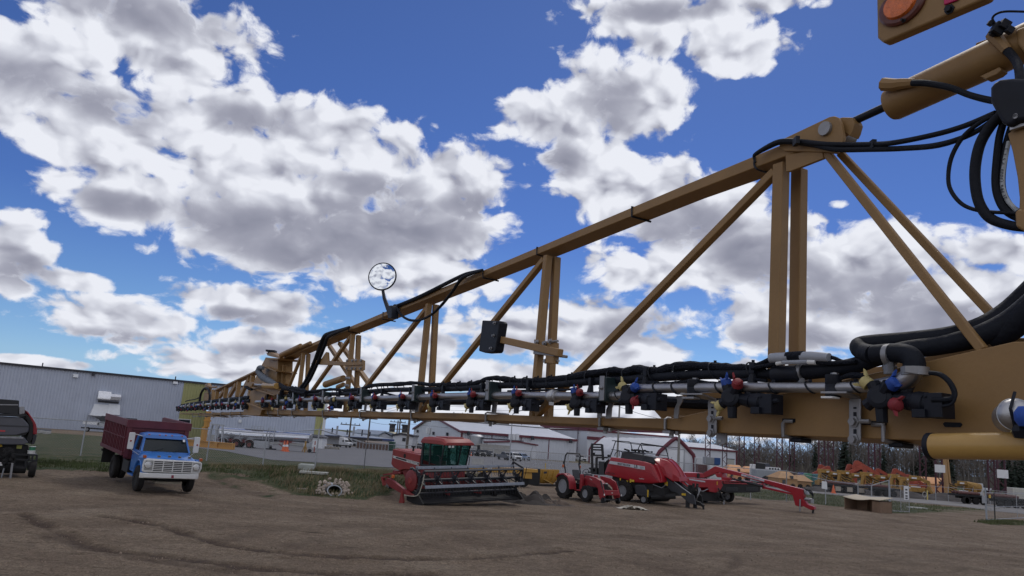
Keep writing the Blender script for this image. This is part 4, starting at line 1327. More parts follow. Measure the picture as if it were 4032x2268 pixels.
 # =================== old farm truck
TF=Frame((-13.385,32.018,0.03),-0.911,0.0,0.040)
tt=lambda X,Y:(400+.24845*X,1600+.24845*Y)
trk=TF.root('farm_truck','old blue farm truck with a white grille and a maroon ribbed grain box','truck')
m_blue=M('truck_blue',(0.035,0.17,0.52),rough=0.32,var=0.10,scale=3,dirt=0.12,dirtcol=(0.10,0.16,0.30),coat=0.4)
m_white=M('truck_white',(0.68,0.68,0.66),rough=0.4,var=0.06,scale=5,dirt=0.12,dirtcol=(0.40,0.37,0.33))
m_maroon=M('maroon_box_paint',(0.115,0.018,0.03),rough=0.5,var=0.18,scale=2.5,dirt=0.18,dirtcol=(0.17,0.07,0.075))
m_maroon_in=m_maroon
def loft(secs,r=0.06,n=4):
 ls=[]
 for x,hw,z0,z1,hwt in secs:
  ls.append([(x,-hw,z0),(x,-hw,z0+(z1-z0)*.55),(x,-hwt,z1-r),(x,-hwt+r,z1),(x,hwt-r,z1),(x,hwt,z1-r),(x,hw,z0+(z1-z0)*.55),(x,hw,z0)])
 return ls
hood=MB().loops([[(x,-hw,z0),(x,-hw,z1-.22),(x,-hw+.05,z1-.08),(x,-hw+.16,z1-.015),(x,-hw*.45,z1),(x,-hw*.40,z1+.025),(x,hw*.40,z1+.025),(x,hw*.45,z1),(x,hw-.16,z1-.015),(x,hw-.05,z1-.08),(x,hw,z1-.22),(x,hw,z0)]for x,hw,z0,z1 in((0.84,0.98,1.05,1.335),(0.6,0.985,.95,1.40),(0.1,0.975,.95,1.46),(-0.40,0.965,.95,1.50))])
hood=hood.build('hood',m_blue,trk,bevel=0.01,smooth=50)
cabm=MB()
cabm.loops([[(x,-hw,.62),(x,-hw,1.42),(x,-hw+.03,1.52),(x,hw-.03,1.52),(x,hw,1.42),(x,hw,.62)]for x,hw in((-.36,.965),(-.9,.97),(-1.72,.95))])
cab=cabm.build('cab',m_blue,trk,bevel=0.02)
roof=MB().loops([[(-.62,-.82,2.02),(-.66,-.80,2.13),(-.66,-.6,2.17),(-.66,.6,2.17),(-.66,.80,2.13),(-.62,.82,2.02)],[(-.78,-.85,2.04),(-.85,-.83,2.17),(-.85,-.6,2.215),(-.85,.6,2.215),(-.85,.83,2.17),(-.78,.85,2.04)],[(-1.25,-.86,2.04),(-1.25,-.83,2.19),(-1.25,-.6,2.235),(-1.25,.6,2.235),(-1.25,.83,2.19),(-1.25,.86,2.04)],[(-1.68,-.84,2.02),(-1.68,-.80,2.14),(-1.68,-.58,2.18),(-1.68,.58,2.18),(-1.68,.80,2.14),(-1.68,.84,2.02)]]).build('roof',m_blue,trk,smooth=50,bevel=.01)
pm=MB()
for sg in(-1,1):
 pm.bar((-.37,sg*.93,1.50),(-.72,sg*.81,2.05),.07,.06,(1,0,0))
 pm.bar((-.62,sg*.945,1.50),(-.80,sg*.835,2.05),.03,.03,(1,0,0))
 pm.bar((-1.45,sg*.93,1.50),(-1.45,sg*.84,2.05),.10,.05,(1,0,0))
 pm.bar((-1.70,sg*.92,1.50),(-1.66,sg*.82,2.05),.07,.06,(1,0,0))
pm.build('pillars',m_blue,cab)
MB().hexa([(-.39,-.90,1.515),(-.39,.90,1.515),(-.71,.79,2.03),(-.71,-.79,2.03),(-.43,-.90,1.515),(-.43,.90,1.515),(-.75,.79,2.03),(-.75,-.79,2.03)]).build('windshield',m_glass,trk)
for sg in(-1,1):
 MB().hexa([(-.60,sg*.935,1.515),(-1.42,sg*.935,1.515),(-1.42,sg*.845,2.03),(-.78,sg*.835,2.03),(-.60,sg*.915,1.515),(-1.42,sg*.915,1.515),(-1.42,sg*.825,2.03),(-.78,sg*.815,2.03)]).build('side_window',m_glass,trk)
 d=MB().bx(-1.44,-.50,sg*.968-.004,sg*.968+.016*sg if sg>0 else sg*.968+.004,.80,1.46)
 d=MB().hexa([(-.50,sg*.97,.80),(-1.44,sg*.968,.72),(-1.44,sg*.968,1.45),(-.50,sg*.97,1.47),(-.50,sg*.985,.82),(-1.44,sg*.983,.74),(-1.44,sg*.983,1.43),(-.50,sg*.985,1.45)]).build('door',m_blue,trk,bevel=.008)
 MB().bx(-1.38,-1.24,min(sg*.985,sg*1.01),max(sg*.985,sg*1.01),1.30,1.335).build('handle',m_chrome,d)
MB().bx(-1.5,-.9,-.8,.8,1.2,1.62).bar((-1.45,-.4,1.5),(-1.5,-.4,1.85),.5,.12,(1,0,0)).bar((-1.45,.4,1.5),(-1.5,.4,1.85),.5,.12,(1,0,0)).build('seat',m_chas,trk)
ring=[(-.72+.05*math.sin(a),.42+.2*math.cos(a),1.62+.18*math.sin(a))for a in[6.2832*i/16 for i in range(16)]]
MB().tube(ring,.014,6,closed=True).build('steering_wheel',m_chas,trk)
for sg in(-1,1):
 arch=[(.86,.92),(.84,1.28),(.70,1.36),(-.45,1.28),(-.55,1.05),(-.60,.70),(-.53,.72),(-.50,.86),(-.40,1.02),(-.22,1.13),(.0,1.17),(.22,1.13),(.42,1.02),(.54,.86),(.58,.72),(.84,.72)]
 y0,y1=sg*.90,sg*1.035
 MB().exy(arch,min(y0,y1),max(y0,y1)).build('fender',m_blue,trk,bevel=.015)
 lip=[(.585*math.cos(a),sg*1.04,.64+.565*math.sin(a))for a in[math.pi*i/14 for i in range(15)]]
 MB().tube(lip,.028,6).build('fender_lip',m_blue,trk)
gx=.86
gp=[TF.on(*tt(*q),'x',gx)for q in((668,842),(720,822),(1150,850),(1560,878),(1592,905),(1585,985),(1545,1060),(1505,1080),(1100,1058),(660,1042),(632,1022),(640,930))]
gz=MB().loops([[(gx,p.y,p.z)for p in gp],[(gx+.05,p.y*.985,p.z)for p in gp],[(gx+.07,p.y*.95,1.055+(p.z-1.055)*.88)for p in gp]])
gr_=gz.build('grille',m_white,trk,bevel=.012)
a0=TF.on(*tt(815,865),'x',.93)
a1=TF.on(*tt(1432,1040),'x',.93)
y0,y1=TF.on(*tt(815,945),'x',.93).y,TF.on(*tt(1432,975),'x',.93).y
z1,z0=TF.on(*tt(1120,872),'x',.93).z,TF.on(*tt(1110,1040),'x',.93).z
MB().bx(.925,.936,y0-.02,y1+.02,z0-.015,z1+.01).build('grille_opening',m_chas,gr_)
bars=MB()
for i in range(7):
 z=z0+(z1-z0)*i/6
 bars.bx(.934,.962,y0-.03,y1+.03,z-.0125,z+.0125)
for i in range(5):
 y=y0+(y1-y0)*i/4
 bars.bx(.934,.958,y-.017,y+.017,z0,z1)
bars.build('grille_bars',m_white,gr_)
for q in((735,933),(1499,970)):
 c=TF.on(*tt(*q),'x',.94)
 hd=MB().lathe([(.115,0),(.125,.012),(.108,.02),(.100,.012)],(.925,c.y,c.z),(1,0,0),28).build('headlight',m_chrome,trk)
 MB().lathe([(.10,.012),(.07,.028),(.03,.036),(.004,.038)],(.925,c.y,c.z),(1,0,0),24).build('lens',m_lens,hd)
 MB().bx(.918,.93,c.y-.17,c.y+.17,c.z-.19,c.z+.19).build('lamp_surround',m_white,hd,bevel=.008)
b0,b1=TF.on(*tt(615,1087),'x',.98),TF.on(*tt(1542,1127),'x',.98)
bt,bb=TF.on(*tt(1080,1065),'x',.98).z,TF.on(*tt(1080,1148),'x',.98).z
bm_=MB().loops([[(.90+dx,b0.y,z)for dx,z in pf]for pf in(((-.10,bb),(.0,bb),(.02,(bb+bt)/2),(.0,bt),(-.10,bt)),)]+[[(.96+dx,y,z)for dx,z in((-.10,bb),(.0,bb),(.03,bb+.03),(.03,bt-.03),(.0,bt),(-.10,bt))][:5]for y in(b0.y*.9,0,b1.y*.9)]+[[(.90+dx,b1.y,z)for dx,z in((-.10,bb),(.0,bb),(.02,(bb+bt)/2),(.0,bt),(-.10,bt))]])
bmp=bm_.build('bumper',m_white,trk,bevel=.01)
c=TF.on(*tt(1135,1113),'x',.99)
MB().bx(.985,.998,c.y-.07,c.y+.02,c.z-.055,c.z+.05).build('bumper_sticker',M('sticker_red',(.25,.03,.06),rough=.6),bmp)
for ch,q in zip('FORD',((910,795),(1077,797),(1237,808),(1393,815))):
 p=TF.on(*tt(*q),'x',.835)
 bd_=MB().box((.845,p.y,p.z),(.012,.125,.075)).build('badge',m_chrome,hood,bevel=.004)
 text_mesh('letter',ch,.085,m_ldk,bd_,facing((.852,p.y,p.z),(0,1,0),(0,0,1)),.002,.003)
for q in((760,435),(925,440),(1022,443),(1120,452),(1278,470)):
 p=TF.on(*tt(*q),'x',-.68)
 MB().ball((-.68,p.y,2.165),.045,8,(1,1.1,.6)).build('roof_marker',m_amb,trk)
for q,yy in(((685,795),-1),((1572,848),1)):
 p=TF.on(*tt(*q),'x',.80)
 MB().box((.80,p.y,p.z),(.16,.10,.11)).build('turn_signal',m_amb,trk,bevel=.015)
MB().bar((-.36,-.55,1.53),(-.50,.05,1.66),.02,.015).build('wiper',m_blk,trk)
MB().bar((-.36,.25,1.53),(-.50,.75,1.63),.02,.015).build('wiper',m_blk,trk)
p=TF.on(*tt(1308,548),'x',-.56)
MB().box((-.58,p.y,p.z),(.01,.09,.11),Matrix.Rotation(-.55,3,'Y')).build('window_sticker',m_wht,trk)
for q,base,sg in(((468,545),(640,468),-1),((1502,612),(1350,512),1)):
 p=TF.on(*tt(*q),'x',-.45)
 mr_=MB().loops([[(-.45,p.y+a*.115,p.z+b)for a,b in((-1,-.30),(-.8,-.33),(.8,-.33),(1,-.30),(1,.30),(.8,.33),(-.8,.33),(-1,.30))],[(-.40,p.y+a*.11,p.z+b)for a,b in((-1,-.29),(-.8,-.32),(.8,-.32),(1,-.29),(1,.29),(.8,.32),(-.8,.32),(-1,.29))]]).build('mirror',m_white,trk,bevel=.01)
 a=TF.on(*tt(*base),'x',-.55)
 MB().tube([(-.45,p.y,p.z+.30),(-.5,a.y,a.z)],.016,6).tube([(-.45,p.y,p.z-.3),(-.5,sg*.97,1.35)],.01,6).build('mirror_arm',m_white,mr_)
 MB().disc((-.395,p.y+.02*sg,p.z),(1,0,0),.035,.02,12).build('reflector',M('red_reflector',(.3,.02,.02),rough=.3),mr_)
MB().bx(-6.2,.75,-.45,-.36,.62,.82).bx(-6.2,.75,.36,.45,.62,.82).bx(-.1,.1,-.9,.9,.42,.56).bx(-4.3,-4.1,-.9,.9,.42,.58).bx(-1.8,.6,-.36,.36,.50,.95).bx(-6.1,-1.9,-.5,.5,.82,1.2).build('chassis',m_chas,trk)
for sg in(-1,1):
 wheel(trk,(0,sg*.95,.50),.50,.25,.27,m_chas,side=sg,dish=.1)
 wheel(trk,(-4.2,sg*.98,.50),.50,.24,.27,m_chas,side=sg,dish=-.3)
 wheel(trk,(-4.2,sg*.70,.50),.50,.24,.27,m_chas,side=sg,dish=-.3)
 MB().bx(-1.4,-.62,min(sg*.80,sg*1.08),max(sg*.80,sg*1.08),.50,.55).bar((-1.0,sg*.80,.52),(-1.0,sg*.7,.75),.08,.05).build('running_board',m_blue,trk,bevel=.01)
MB().bx(-2.75,-1.75,-1.02,-.55,.50,.98).build('tool_box',m_blk,trk,bevel=.015)
MB().bx(-2.6,-1.75,.55,1.02,.50,.98).build('fuel_tank',m_blk,trk,bevel=.05)
MB().bx(-6.30,-6.28,-1.15,-.62,.45,1.25).build('mudflap',m_chas,trk)
MB().bx(-6.30,-6.28,.62,1.15,.45,1.25).build('mudflap',m_chas,trk)
MB().bx(.30,.75,-.5,.5,.40,.47).build('skid_plate',M('weathered_wood',(.25,.22,.17),rough=.9,var=.2),trk)
X0,X1,HW,ZB,ZT=-6.32,-1.95,1.23,1.20,2.63
for sg in(-1,1):
 lo,hi=min(sg*(HW-.05),sg*HW),max(sg*(HW-.05),sg*HW)
 s_=MB().bx(X0,X1,lo,hi,ZB,ZT).build('box_side',m_maroon,trk)
 rb_=MB()
 o0,o1=(HW,HW+.07)
 lo,hi=min(sg*o0,sg*o1),max(sg*o0,sg*o1)
 rb_.bx(X0,X1,lo,hi+0,ZT-.26,ZT+.02)
 rb_.bx(X0,X1,lo,hi,ZB-.03,ZB+.12)
 rb_.bx(X0,X1,sg*HW if sg>0 else sg*(HW+.045),sg*(HW+.045)if sg>0 else sg*HW,ZB+.66,ZB+.71)
 for i in range(15):
  x=X0+.12+(X1-X0-.30)*i/14
  w=.085 if i%2==0 else .05
  rb_.bx(x-w/2,x+w/2,sg*HW if sg>0 else sg*(HW+.055),sg*(HW+.055)if sg>0 else sg*HW,ZB+.12,ZT-.26)
 rb_.build('side_ribs',m_maroon,s_,bevel=.008)
hdb=MB().bx(X1-.05,X1,-HW+.05,HW-.05,ZB-.15,ZT-.01).build('headboard',m_maroon,trk)
MB().bx(X1,X1+.07,-HW-.07,HW+.07,ZT-.30,ZT+.022).bx(X1,X1+.05,-HW,-HW+.18,ZB-.1,ZT-.30).bx(X1,X1+.05,HW-.18,HW,ZB-.1,ZT-.30).bx(X1,X1+.045,-HW+.2,HW-.2,ZT-.42,ZT-.36).build('headboard_rail',m_maroon,hdb,bevel=.01)
MB().bx(X0,X0+.05,-HW+.05,HW-.05,ZB,ZT-.30).bx(X0-.05,X0,-HW,HW,ZT-.40,ZT-.28).build('tailgate',m_maroon,trk)
MB().bx(X0+.05,X1-.05,-HW+.05,HW-.05,ZB-.02,ZB+.03).build('box_floor',m_maroon,trk)
MB().bx(-6.4,-6.3,-1.2,1.2,.95,1.05).build('rear_bar',m_chas,trk)
# =================== swather
SS=.942
SF=Frame((-1.453,37.197,-0.03),-0.88,0.05,0.0)
SF.m=SF.m@Matrix.Scale(SS,4)
SF.i=SF.m.inverted()
cs=lambda x,y:(1480+x*.2329,1700+y*.2329)
swa=SF.root('swather','red self propelled swather with a cab and a wide black reel on its header','swather')
swa.scale=(SS,)*3
m_sred=M('swather_red',(0.27,0.033,0.030),rough=0.5,var=0.12,scale=2,dirt=0.22,dirtcol=(0.22,0.09,0.075))
m_sdred=M('swather_dark_red',(0.20,0.022,0.024),rough=0.5,var=0.15,scale=2,dirt=0.18,dirtcol=(0.14,0.07,0.06))
m_bat=M('reel_bat_grey',(0.22,0.24,0.28),rough=0.5,metal=.2,var=0.15,scale=5,dirt=.2)
m_reel=M('reel_black',(0.022,0.024,0.032),rough=0.55,var=0.25,scale=5)
yS=-.86
prof=[(SF.on(*cs(*q),'y',yS).x,SF.on(*cs(*q),'y',yS).z)for q in((285,290),(745,392),(735,572),(738,640),(460,640),(395,660),(285,590),(255,540),(270,440))]
xr,xf_=prof[0][0],prof[1][0]
body=MB().exy(prof,-.86,.86).build('engine_hood',m_sred,swa,bevel=.04)
lo=MB()
zt0,zt1=prof[0][1],prof[1][1]
for i in range(9):
 f=.10+.085*i
 x=xr+(xf_-xr)*f
 z=zt0+(zt1-zt0)*f
 lo.box((x,0,z+.015),(.10,1.45,.035),Matrix.Rotation(.25,3,'Y'))
lo.build('hood_louvres',m_sred,body,bevel=.008)
e=SF.on(*cs(632,335),'y',-.35)
ex_=MB().tube([(e.x,-.35,e.z-.2),(e.x,-.35,e.z+.22)],.055,12).lathe([(.10,0),(.12,.02),(.12,.08),(.08,.10)],(e.x,-.35,e.z+.22),(0,0,1),16).build('exhaust_stack',m_blk,swa)
c=SF.on(*cs(488,408),'y',yS)
MB().disc((c.x,yS-.002,c.z),(0,1,0),.115,.012,20).build('air_intake',m_chas,body)
q=[SF.on(*cs(*p),'y',yS-.004)for p in((288,400),(735,522),(722,574),(290,440))]
MB().loops([[(p.x,yS-.001,p.z)for p in q],[(p.x,yS-.008,p.z)for p in q]]).build('decal_border',m_ltr,body)
q2=[SF.on(*cs(*p),'y',yS-.01)for p in((294,408),(729,527),(717,565),(296,432))]
st_=MB().loops([[(p.x,yS-.007,p.z)for p in q2],[(p.x,yS-.012,p.z)for p in q2]]).build('decal_stripe',m_ldk,body)
dr=(q2[1]-q2[0])
a=SF.on(*cs(608,517),'y',yS-.012)
text_mesh('lettering','CASE INTERNATIONAL',.135,m_ltr,st_,facing((a.x,yS-.014,a.z),(dr.x,0,dr.z),(0,0,1)),.002,.004,sx=.80)
a=SF.on(*cs(319,428),'y',yS-.012)
text_mesh('lettering','8830',.115,m_ltr,st_,facing((a.x,yS-.014,a.z),(dr.x,0,dr.z),(0,0,1)),.002,.004)
cb=lambda*p:[SF.on(*cs(*q),'y',yS)for q in p]
fl=SF.on(*cs(760,566),'y',yS)
xb=fl.x
xfr=xb+1.75
zr=SF.on(*cs(800,175),'y',yS).z
zf=fl.z
cabs=MB().bx(xb,xfr,-.84,.84,zf-.12,zf)
cabs.build('cab_floor',m_chas,swa)
cp_=MB()
for sg in(-1,1):
 cp_.bar((xb+.03,sg*.84,zf),(xb+.10,sg*.84,zr),.07,.16,(1,0,0))
 cp_.bar((xb+.78,sg*.85,zf),(xb+.78,sg*.85,zr),.05,.09,(1,0,0))
 cp_.bar((xfr-.10,sg*.80,zf),(xfr+.22,sg*.82,zr),.05,.06,(1,0,0))
 cp_.bar((xb,sg*.85,zf+.03),(xfr-.1,sg*.83,zf+.03),.05,.07)
cp_.bar((xfr-.12,0.28,zf),(xfr+.2,0.28,zr),.07,.05,(1,0,0))
cp_.bar((xfr-.1,-.8,zf+.03),(xfr-.1,.8,zf+.03),.05,.07)
cabf=cp_.build('cab_frame',m_blk,swa)
gl=MB()
gl.hexa([(xfr-.10,-.78,zf+.05),(xfr-.10,.78,zf+.05),(xfr+.20,.80,zr),(xfr+.20,-.80,zr),(xfr-.12,-.78,zf+.05),(xfr-.12,.78,zf+.05),(xfr+.18,.80,zr),(xfr+.18,-.80,zr)])
gl.build('windshield',m_cabglass,swa)
for sg in(-1,1):
 MB().hexa([(xb+.1,sg*.845,zf+.3),(xfr-.12,sg*.80,zf+.05),(xfr+.18,sg*.82,zr),(xb+.12,sg*.845,zr),(xb+.1,sg*.825,zf+.3),(xfr-.12,sg*.78,zf+.05),(xfr+.18,sg*.80,zr),(xb+.12,sg*.825,zr)]).build('side_window',m_cabglass,swa)
MB().bx(xb+.02,xb+.04,-.8,.8,zf+.3,zr).build('rear_window',m_cabglass,swa)
MB().bx(xb+.25,xb+.75,-.28,.28,zf+.25,zf+.42).bar((xb+.28,0,zf+.4),(xb+.2,0,zf+1.0),.5,.12,(1,0,0)).build('operator_seat',m_chas,swa)
ring=[(xfr-.55+.1*math.sin(a),.0+.19*math.cos(a),zf+.72+.17*math.sin(a))for a in[6.2832*i/16 for i in range(16)]]
MB().tube(ring,.015,6,closed=True).tube([(xfr-.55,0,zf+.72),(xfr-.3,0,zf)],.035,8).build('steering_column',m_chas,swa)
rf=MB().loops([[(x,-hw,z0),(x,-hw+.02,z0+(z1-z0)*.6),(x,-hw+.16,z1),(x,hw-.16,z1),(x,hw-.02,z0+(z1-z0)*.6),(x,hw,z0)]for x,hw,z0,z1 in((xb-.12,.86,zr-.02,zr+.12),(xb+.02,.92,zr-.04,zr+.26),(xb+.75,.93,zr-.04,zr+.30),(xfr+.12,.95,zr-.05,zr+.25),(xfr+.42,.93,zr-.07,zr+.07))]).build('cab_roof',m_sred,swa,bevel=.02)
MB().bx(xb+.7,xfr+.05,-.5,.5,zr+.24,zr+.33).bx(xb+.15,xb+.7,-.6,.6,zr+.22,zr+.29).build('roof_cap',m_sred,rf,bevel=.02)
for y in(-.62,-.42,.80):
 wl=MB().box((xfr+.34,y,zr-.13),(.10,.17,.13)).build('work_light',m_blk,swa,bevel=.015)
 MB().box((xfr+.393,y,zr-.13),(.008,.14,.10)).build('lens',m_lens,wl)
MB().tube([(xfr+.05,-.9,zf-.1),(xfr+.05,-.95,zf+.55),(xfr-.2,-.95,zf+.6)],.02,6).build('hand_rail',m_blk,swa)
MB().tube([(xfr+.02,.9,zf),(xfr+.02,.95,zf+.5),(xfr-.3,.95,zf+.6)],.02,6).build('hand_rail',m_blk,swa)
MB().bar((xfr+.3,.9,zr-.05),(xfr+.45,1.15,zr-.1),.03,.03).box((xfr+.45,1.18,zr-.15),(.05,.14,.22)).build('mirror',m_blk,swa)
ch=MB().bx(xr+.5,xfr,-.7,.7,zf-.5,zf-.1).bx(xr+.2,xr+.6,-.9,.9,zf-.65,zf-.45)
ch.exy([(xr+.45,zf+.1),(xfr-.3,zf-.1),(xfr-.4,.75),(xr+1.4,.75)],-.75,.75)
ch.build('chassis',m_sdred,swa)
MB().bx(xfr-.75,xfr-.55,-1.5,1.5,.6,.75).bar((xfr-.6,-.6,.7),(.0,-1.0,.55),.14,.14).bar((xfr-.6,.6,.7),(.0,1.0,.55),.14,.14).build('lift_arms',m_sdred,swa)
for sg in(-1,1):
 wheel(swa,(xfr-.65,sg*1.45,.66),.66,.46,.35,m_rim,14,side=sg)
 lk=MB().bar((xr+.4,sg*.85,zf-.5),(xr+.35,sg*1.05,.85),.10,.10).bar((xr+.35,sg*1.05,.85),(xr+.1,sg*1.05,.4),.10,.08)
 lk.build('caster_fork',m_sdred,swa)
 wheel(swa,(xr+.1,sg*1.05,.40),.40,.24,.20,m_rim,side=sg)
hd_=MB()
hd_.bx(-.55,-.43,-3.0,3.0,.80,1.05).bx(-.56,-.40,-3.0,3.0,1.02,1.12)
hd=hd_.build('header_frame',m_sdred,swa)
MB().hexa([(-.43,-3.0,.35),(-.43,3.0,.35),(.62,3.0,.20),(.62,-3.0,.20),(-.43,-3.0,.42),(-.43,3.0,.42),(.62,3.0,.26),(.62,-3.0,.26)]).build('header_deck',m_chas,hd)
MB().bx(-.52,-.42,-3.0,3.0,.25,.80).build('draper_apron',m_chas,hd)
kn=MB()
for i in range(60):
 y=-2.95+5.9*i/59
 kn.loops([[(.62,y-.02,.21),(.62,y+.02,.21),(.62,y,.25)],[(.86,y-.004,.19),(.86,y+.004,.19),(.86,y,.20)]])
kn.build('knife_guards',m_chas,hd)
rc=(.38,1.28)
top=SF.on(*cs(680,595),'y',-3.0)
RR=.62
angs=[R_(118),R_(46),R_(-26),R_(-98),R_(190)]
rl=MB().tube([(rc[0],-3.05,rc[1]),(rc[0],3.05,rc[1])],.06,10).build('reel_shaft',m_reel,swa)
for y in[-3.0,-2.0,-1.0,0,1.0,2.0,3.0]:
 spd=MB()
 for a in angs:
  t=(rc[0]+RR*math.cos(a),y,rc[1]+RR*math.sin(a))
  spd.bar((rc[0],y,rc[1]),t,.06,.05,(0,1,0))
 ring=[(rc[0]+.22*math.cos(b),y,rc[1]+.22*math.sin(b))for b in[6.2832*i/10 for i in range(10)]]
 spd.disc((rc[0],y,rc[1]),(0,1,0),.20,.03,10)
 for i in range(len(angs)):
  a,b=sorted(angs)[i],sorted(angs)[(i+1)%len(angs)]
  pa=(rc[0]+RR*.97*math.cos(a),y,rc[1]+RR*.97*math.sin(a))
  pb=(rc[0]+.25*math.cos(b),y,rc[1]+.25*math.sin(b))
  spd.bar(pa,pb,.035,.03,(0,1,0))
 spd.build('reel_spider',m_reel,rl)
for k_,a in enumerate(angs):
 c=V((rc[0]+RR*math.cos(a),0,rc[1]+RR*math.sin(a)))
 rad_=V((math.cos(a),0,math.sin(a)))
 tan_=V((-math.sin(a),0,math.cos(a)))
 bt_=MB()
 wide=k_ in(0,2)
 if wide:
  tan_,rad_=V((-.30,0,.95)),V((.95,0,.30))
  L0=[c+rad_*.012+tan_*.075,c+rad_*.03+tan_*.02,c+rad_*.012-tan_*.07,c-rad_*.012-tan_*.07,c-rad_*.012+tan_*.075]
 else:
  L0=[c+rad_*.03+tan_*.05,c+rad_*.03-tan_*.05,c-rad_*.03-tan_*.05,c-rad_*.03+tan_*.05]
 bt_.loops([[(p.x,-3.05,p.z)for p in L0],[(p.x,3.05,p.z)for p in L0]])
 bo=bt_.build('reel_bat',m_bat if wide else m_reel,rl)
 tn=MB()
 for i in range(36):
  y=-3.0+6.0*i/35
  s0=c-rad_*.01
  dn_=V((.12,0,-1)).normalized()
  tn.bar((s0.x,y,s0.z),(s0.x+dn_.x*.26,y+.03,s0.z+dn_.z*.26),.018,.018)
 tn.build('reel_tines',m_reel,bo)
nd=lambda*p,y=-3.1:[SF.on(*cs(*q),'y',y)for q in p]
for nm,pts,y0,y1,mt in(('reel_disc',None,0,0,None),):
 c=SF.on(*cs(588,828),'y',-3.14)
 ds=MB().lathe([(.0,-.05),(.42,-.04),(.50,-.0),(.50,.05),(.1,.06)],(c.x,-3.14,c.z),(0,1,0),32).build('reel_disc',m_sdred,swa)
 MB().lathe([(.14,-.075),(.16,-.045)],(c.x,-3.14,c.z),(0,1,0),16).build('disc_hub',m_sred,ds)
pr=[(p.x,p.z)for p in nd((170,850),(205,780),(265,800),(480,965),(640,1075),(600,1085),(420,1030),(250,930),y=-3.25)]
MB().exy(pr,-3.32,-3.16).build('divider_shield',m_sdred,swa,bevel=.02)
pr=[(p.x,p.z)for p in nd((455,990),(480,1000),(470,1090),(486,1180),(470,1243),(400,1240),(425,1150),y=-3.25)]
MB().exy(pr,-3.34,-3.24).build('jack_foot',m_sred,swa,bevel=.01)
pr=[(p.x,p.z)for p in nd((150,715),(400,675),(405,705),(155,740),y=-3.0)]
MB().exy(pr,-3.1,-2.95).build('end_beam',m_sdred,swa)
pr=[(p.x,p.z)for p in nd((110,760),(210,755),(205,775),(140,790),(165,900),(145,910),y=-3.2)]
MB().exy(pr,-3.3,-3.15).build('end_arm',m_sred,swa)
p=SF.on(*cs(290,755),'y',-3.2)
MB().box((p.x,-3.2,p.z),(.16,.1,.16)).build('marker_lamp',M('orange_marker',(.6,.14,.03),rough=.3),swa,bevel=.02)
em=MB()
for a,b in(((600,610),(560,720)),((610,610),(740,710)),((740,710),(735,900)),((735,900),(700,1010)),((690,640),(745,790)),((740,960),(660,1090))):
 A,B=SF.on(*cs(*a),'y',-3.1),SF.on(*cs(*b),'y',-3.1)
 em.bar((A.x,-3.1,A.z),(B.x,-3.1,B.z),.09,.07,(0,1,0))
em.build('reel_arm',m_reel,swa)
em=MB()
for a,b in(((2290,600),(2330,510)),((2330,510),(2480,605)),((2485,605),(2470,860)),((2240,770),(2480,770)),((2320,680),(2480,860)),((2180,880),(2430,900)),((2420,900),(2300,985))):
 A,B=SF.on(*cs(*a),'y',3.1),SF.on(*cs(*b),'y',3.1)
 em.bar((A.x,3.1,A.z),(B.x,3.1,B.z),.10,.07,(0,1,0))
em.build('reel_arm',m_reel,swa)
MB().exy([(-.5,.3),(-.5,.9),(.3,.75),(.9,.25),(.7,.18),(.0,.2)],3.02,3.10).build('end_panel',m_chas,swa)
MB().exy([(-.5,.3),(-.5,.9),(.3,.75),(.9,.25),(.7,.18),(.0,.2)],-3.10,-3.02).build('end_panel',m_chas,swa)
A=[SF.on(*cs(*q),'y',-3.3)for q in((818,725),(800,830),(765,950),(730,1040),(660,1090),(480,1072))]
MB().tube(catmull(A,5),.028,6).build('divider_rod',M('weathered_rod',(.38,.36,.30),rough=.8,var=.2),swa)
p=SF.on(*cs(1990,1058),'y',1.9)
wheel(swa,(p.x,1.9,p.z),.21,.14,.09,m_chas,side=-1)
wheel(swa,(-.2,-2.6,.27),.27,.16,.13,m_chas,side=-1)
A=[SF.on(*cs(*q),'y',3.1)for q in((2550,600),(2530,700),(2505,800),(2510,860),(2480,920),(2430,935))]
MB().tube(catmull(A,5),.018,5).build('hanging_hose',m_rub,swa)
# =================== compact tractor
KS=1.044
KF=Frame((4.551,46.332,0.02),-1.001)
KF.m=KF.m@Matrix.Scale(KS,4)
KF.i=KF.m.inverted()
ck=lambda x,y:(2080+x*.1794,1740+y*.1794)
trc=KF.root('compact_tractor','small red tractor with a black roll bar and an empty front loader frame','tractor')
trc.scale=(KS,)*3
m_mred=M('machine_red',(0.32,0.009,0.018),rough=0.38,var=0.06,scale=3,coat=0.2,dirt=.06,dirtcol=(.2,.05,.05))
m_mred2=M('tractor_red',(0.28,0.014,0.022),rough=0.45,var=0.10,scale=3,coat=0.1,dirt=.15,dirtcol=(.18,.07,.06))
for sg in(-1,1):
 wheel(trc,(0,sg*.72,.66),.66,.40,.36,m_rim,12,side=sg)
 wheel(trc,(1.85,sg*.66,.42),.42,.28,.21,m_rim,11,side=sg)
 fz=MB()
 arc=[(-.62+.0,1.12),(-.45,1.30),(.05,1.36),(.45,1.22),(.66,.95),(.74,.55),(.66,.55),(.58,.92),(.40,1.14),(.05,1.28),(-.42,1.22),(-.56,1.06)]
 fz.exy(arc,min(sg*.50,sg*.95),max(sg*.50,sg*.95))
 fz.build('fender',m_mred2,trc,bevel=.015)
MB().bx(-.3,1.5,-.22,.22,.42,.85).bx(-.2,.2,-.6,.6,.5,.8).bx(1.75,1.95,-.6,.6,.36,.48).bx(1.3,2.4,-.2,.2,.45,.75).build('transmission',m_chas,trc)
MB().bx(.62,1.28,-.62,.62,.50,.55).build('platform',m_mred2,trc)
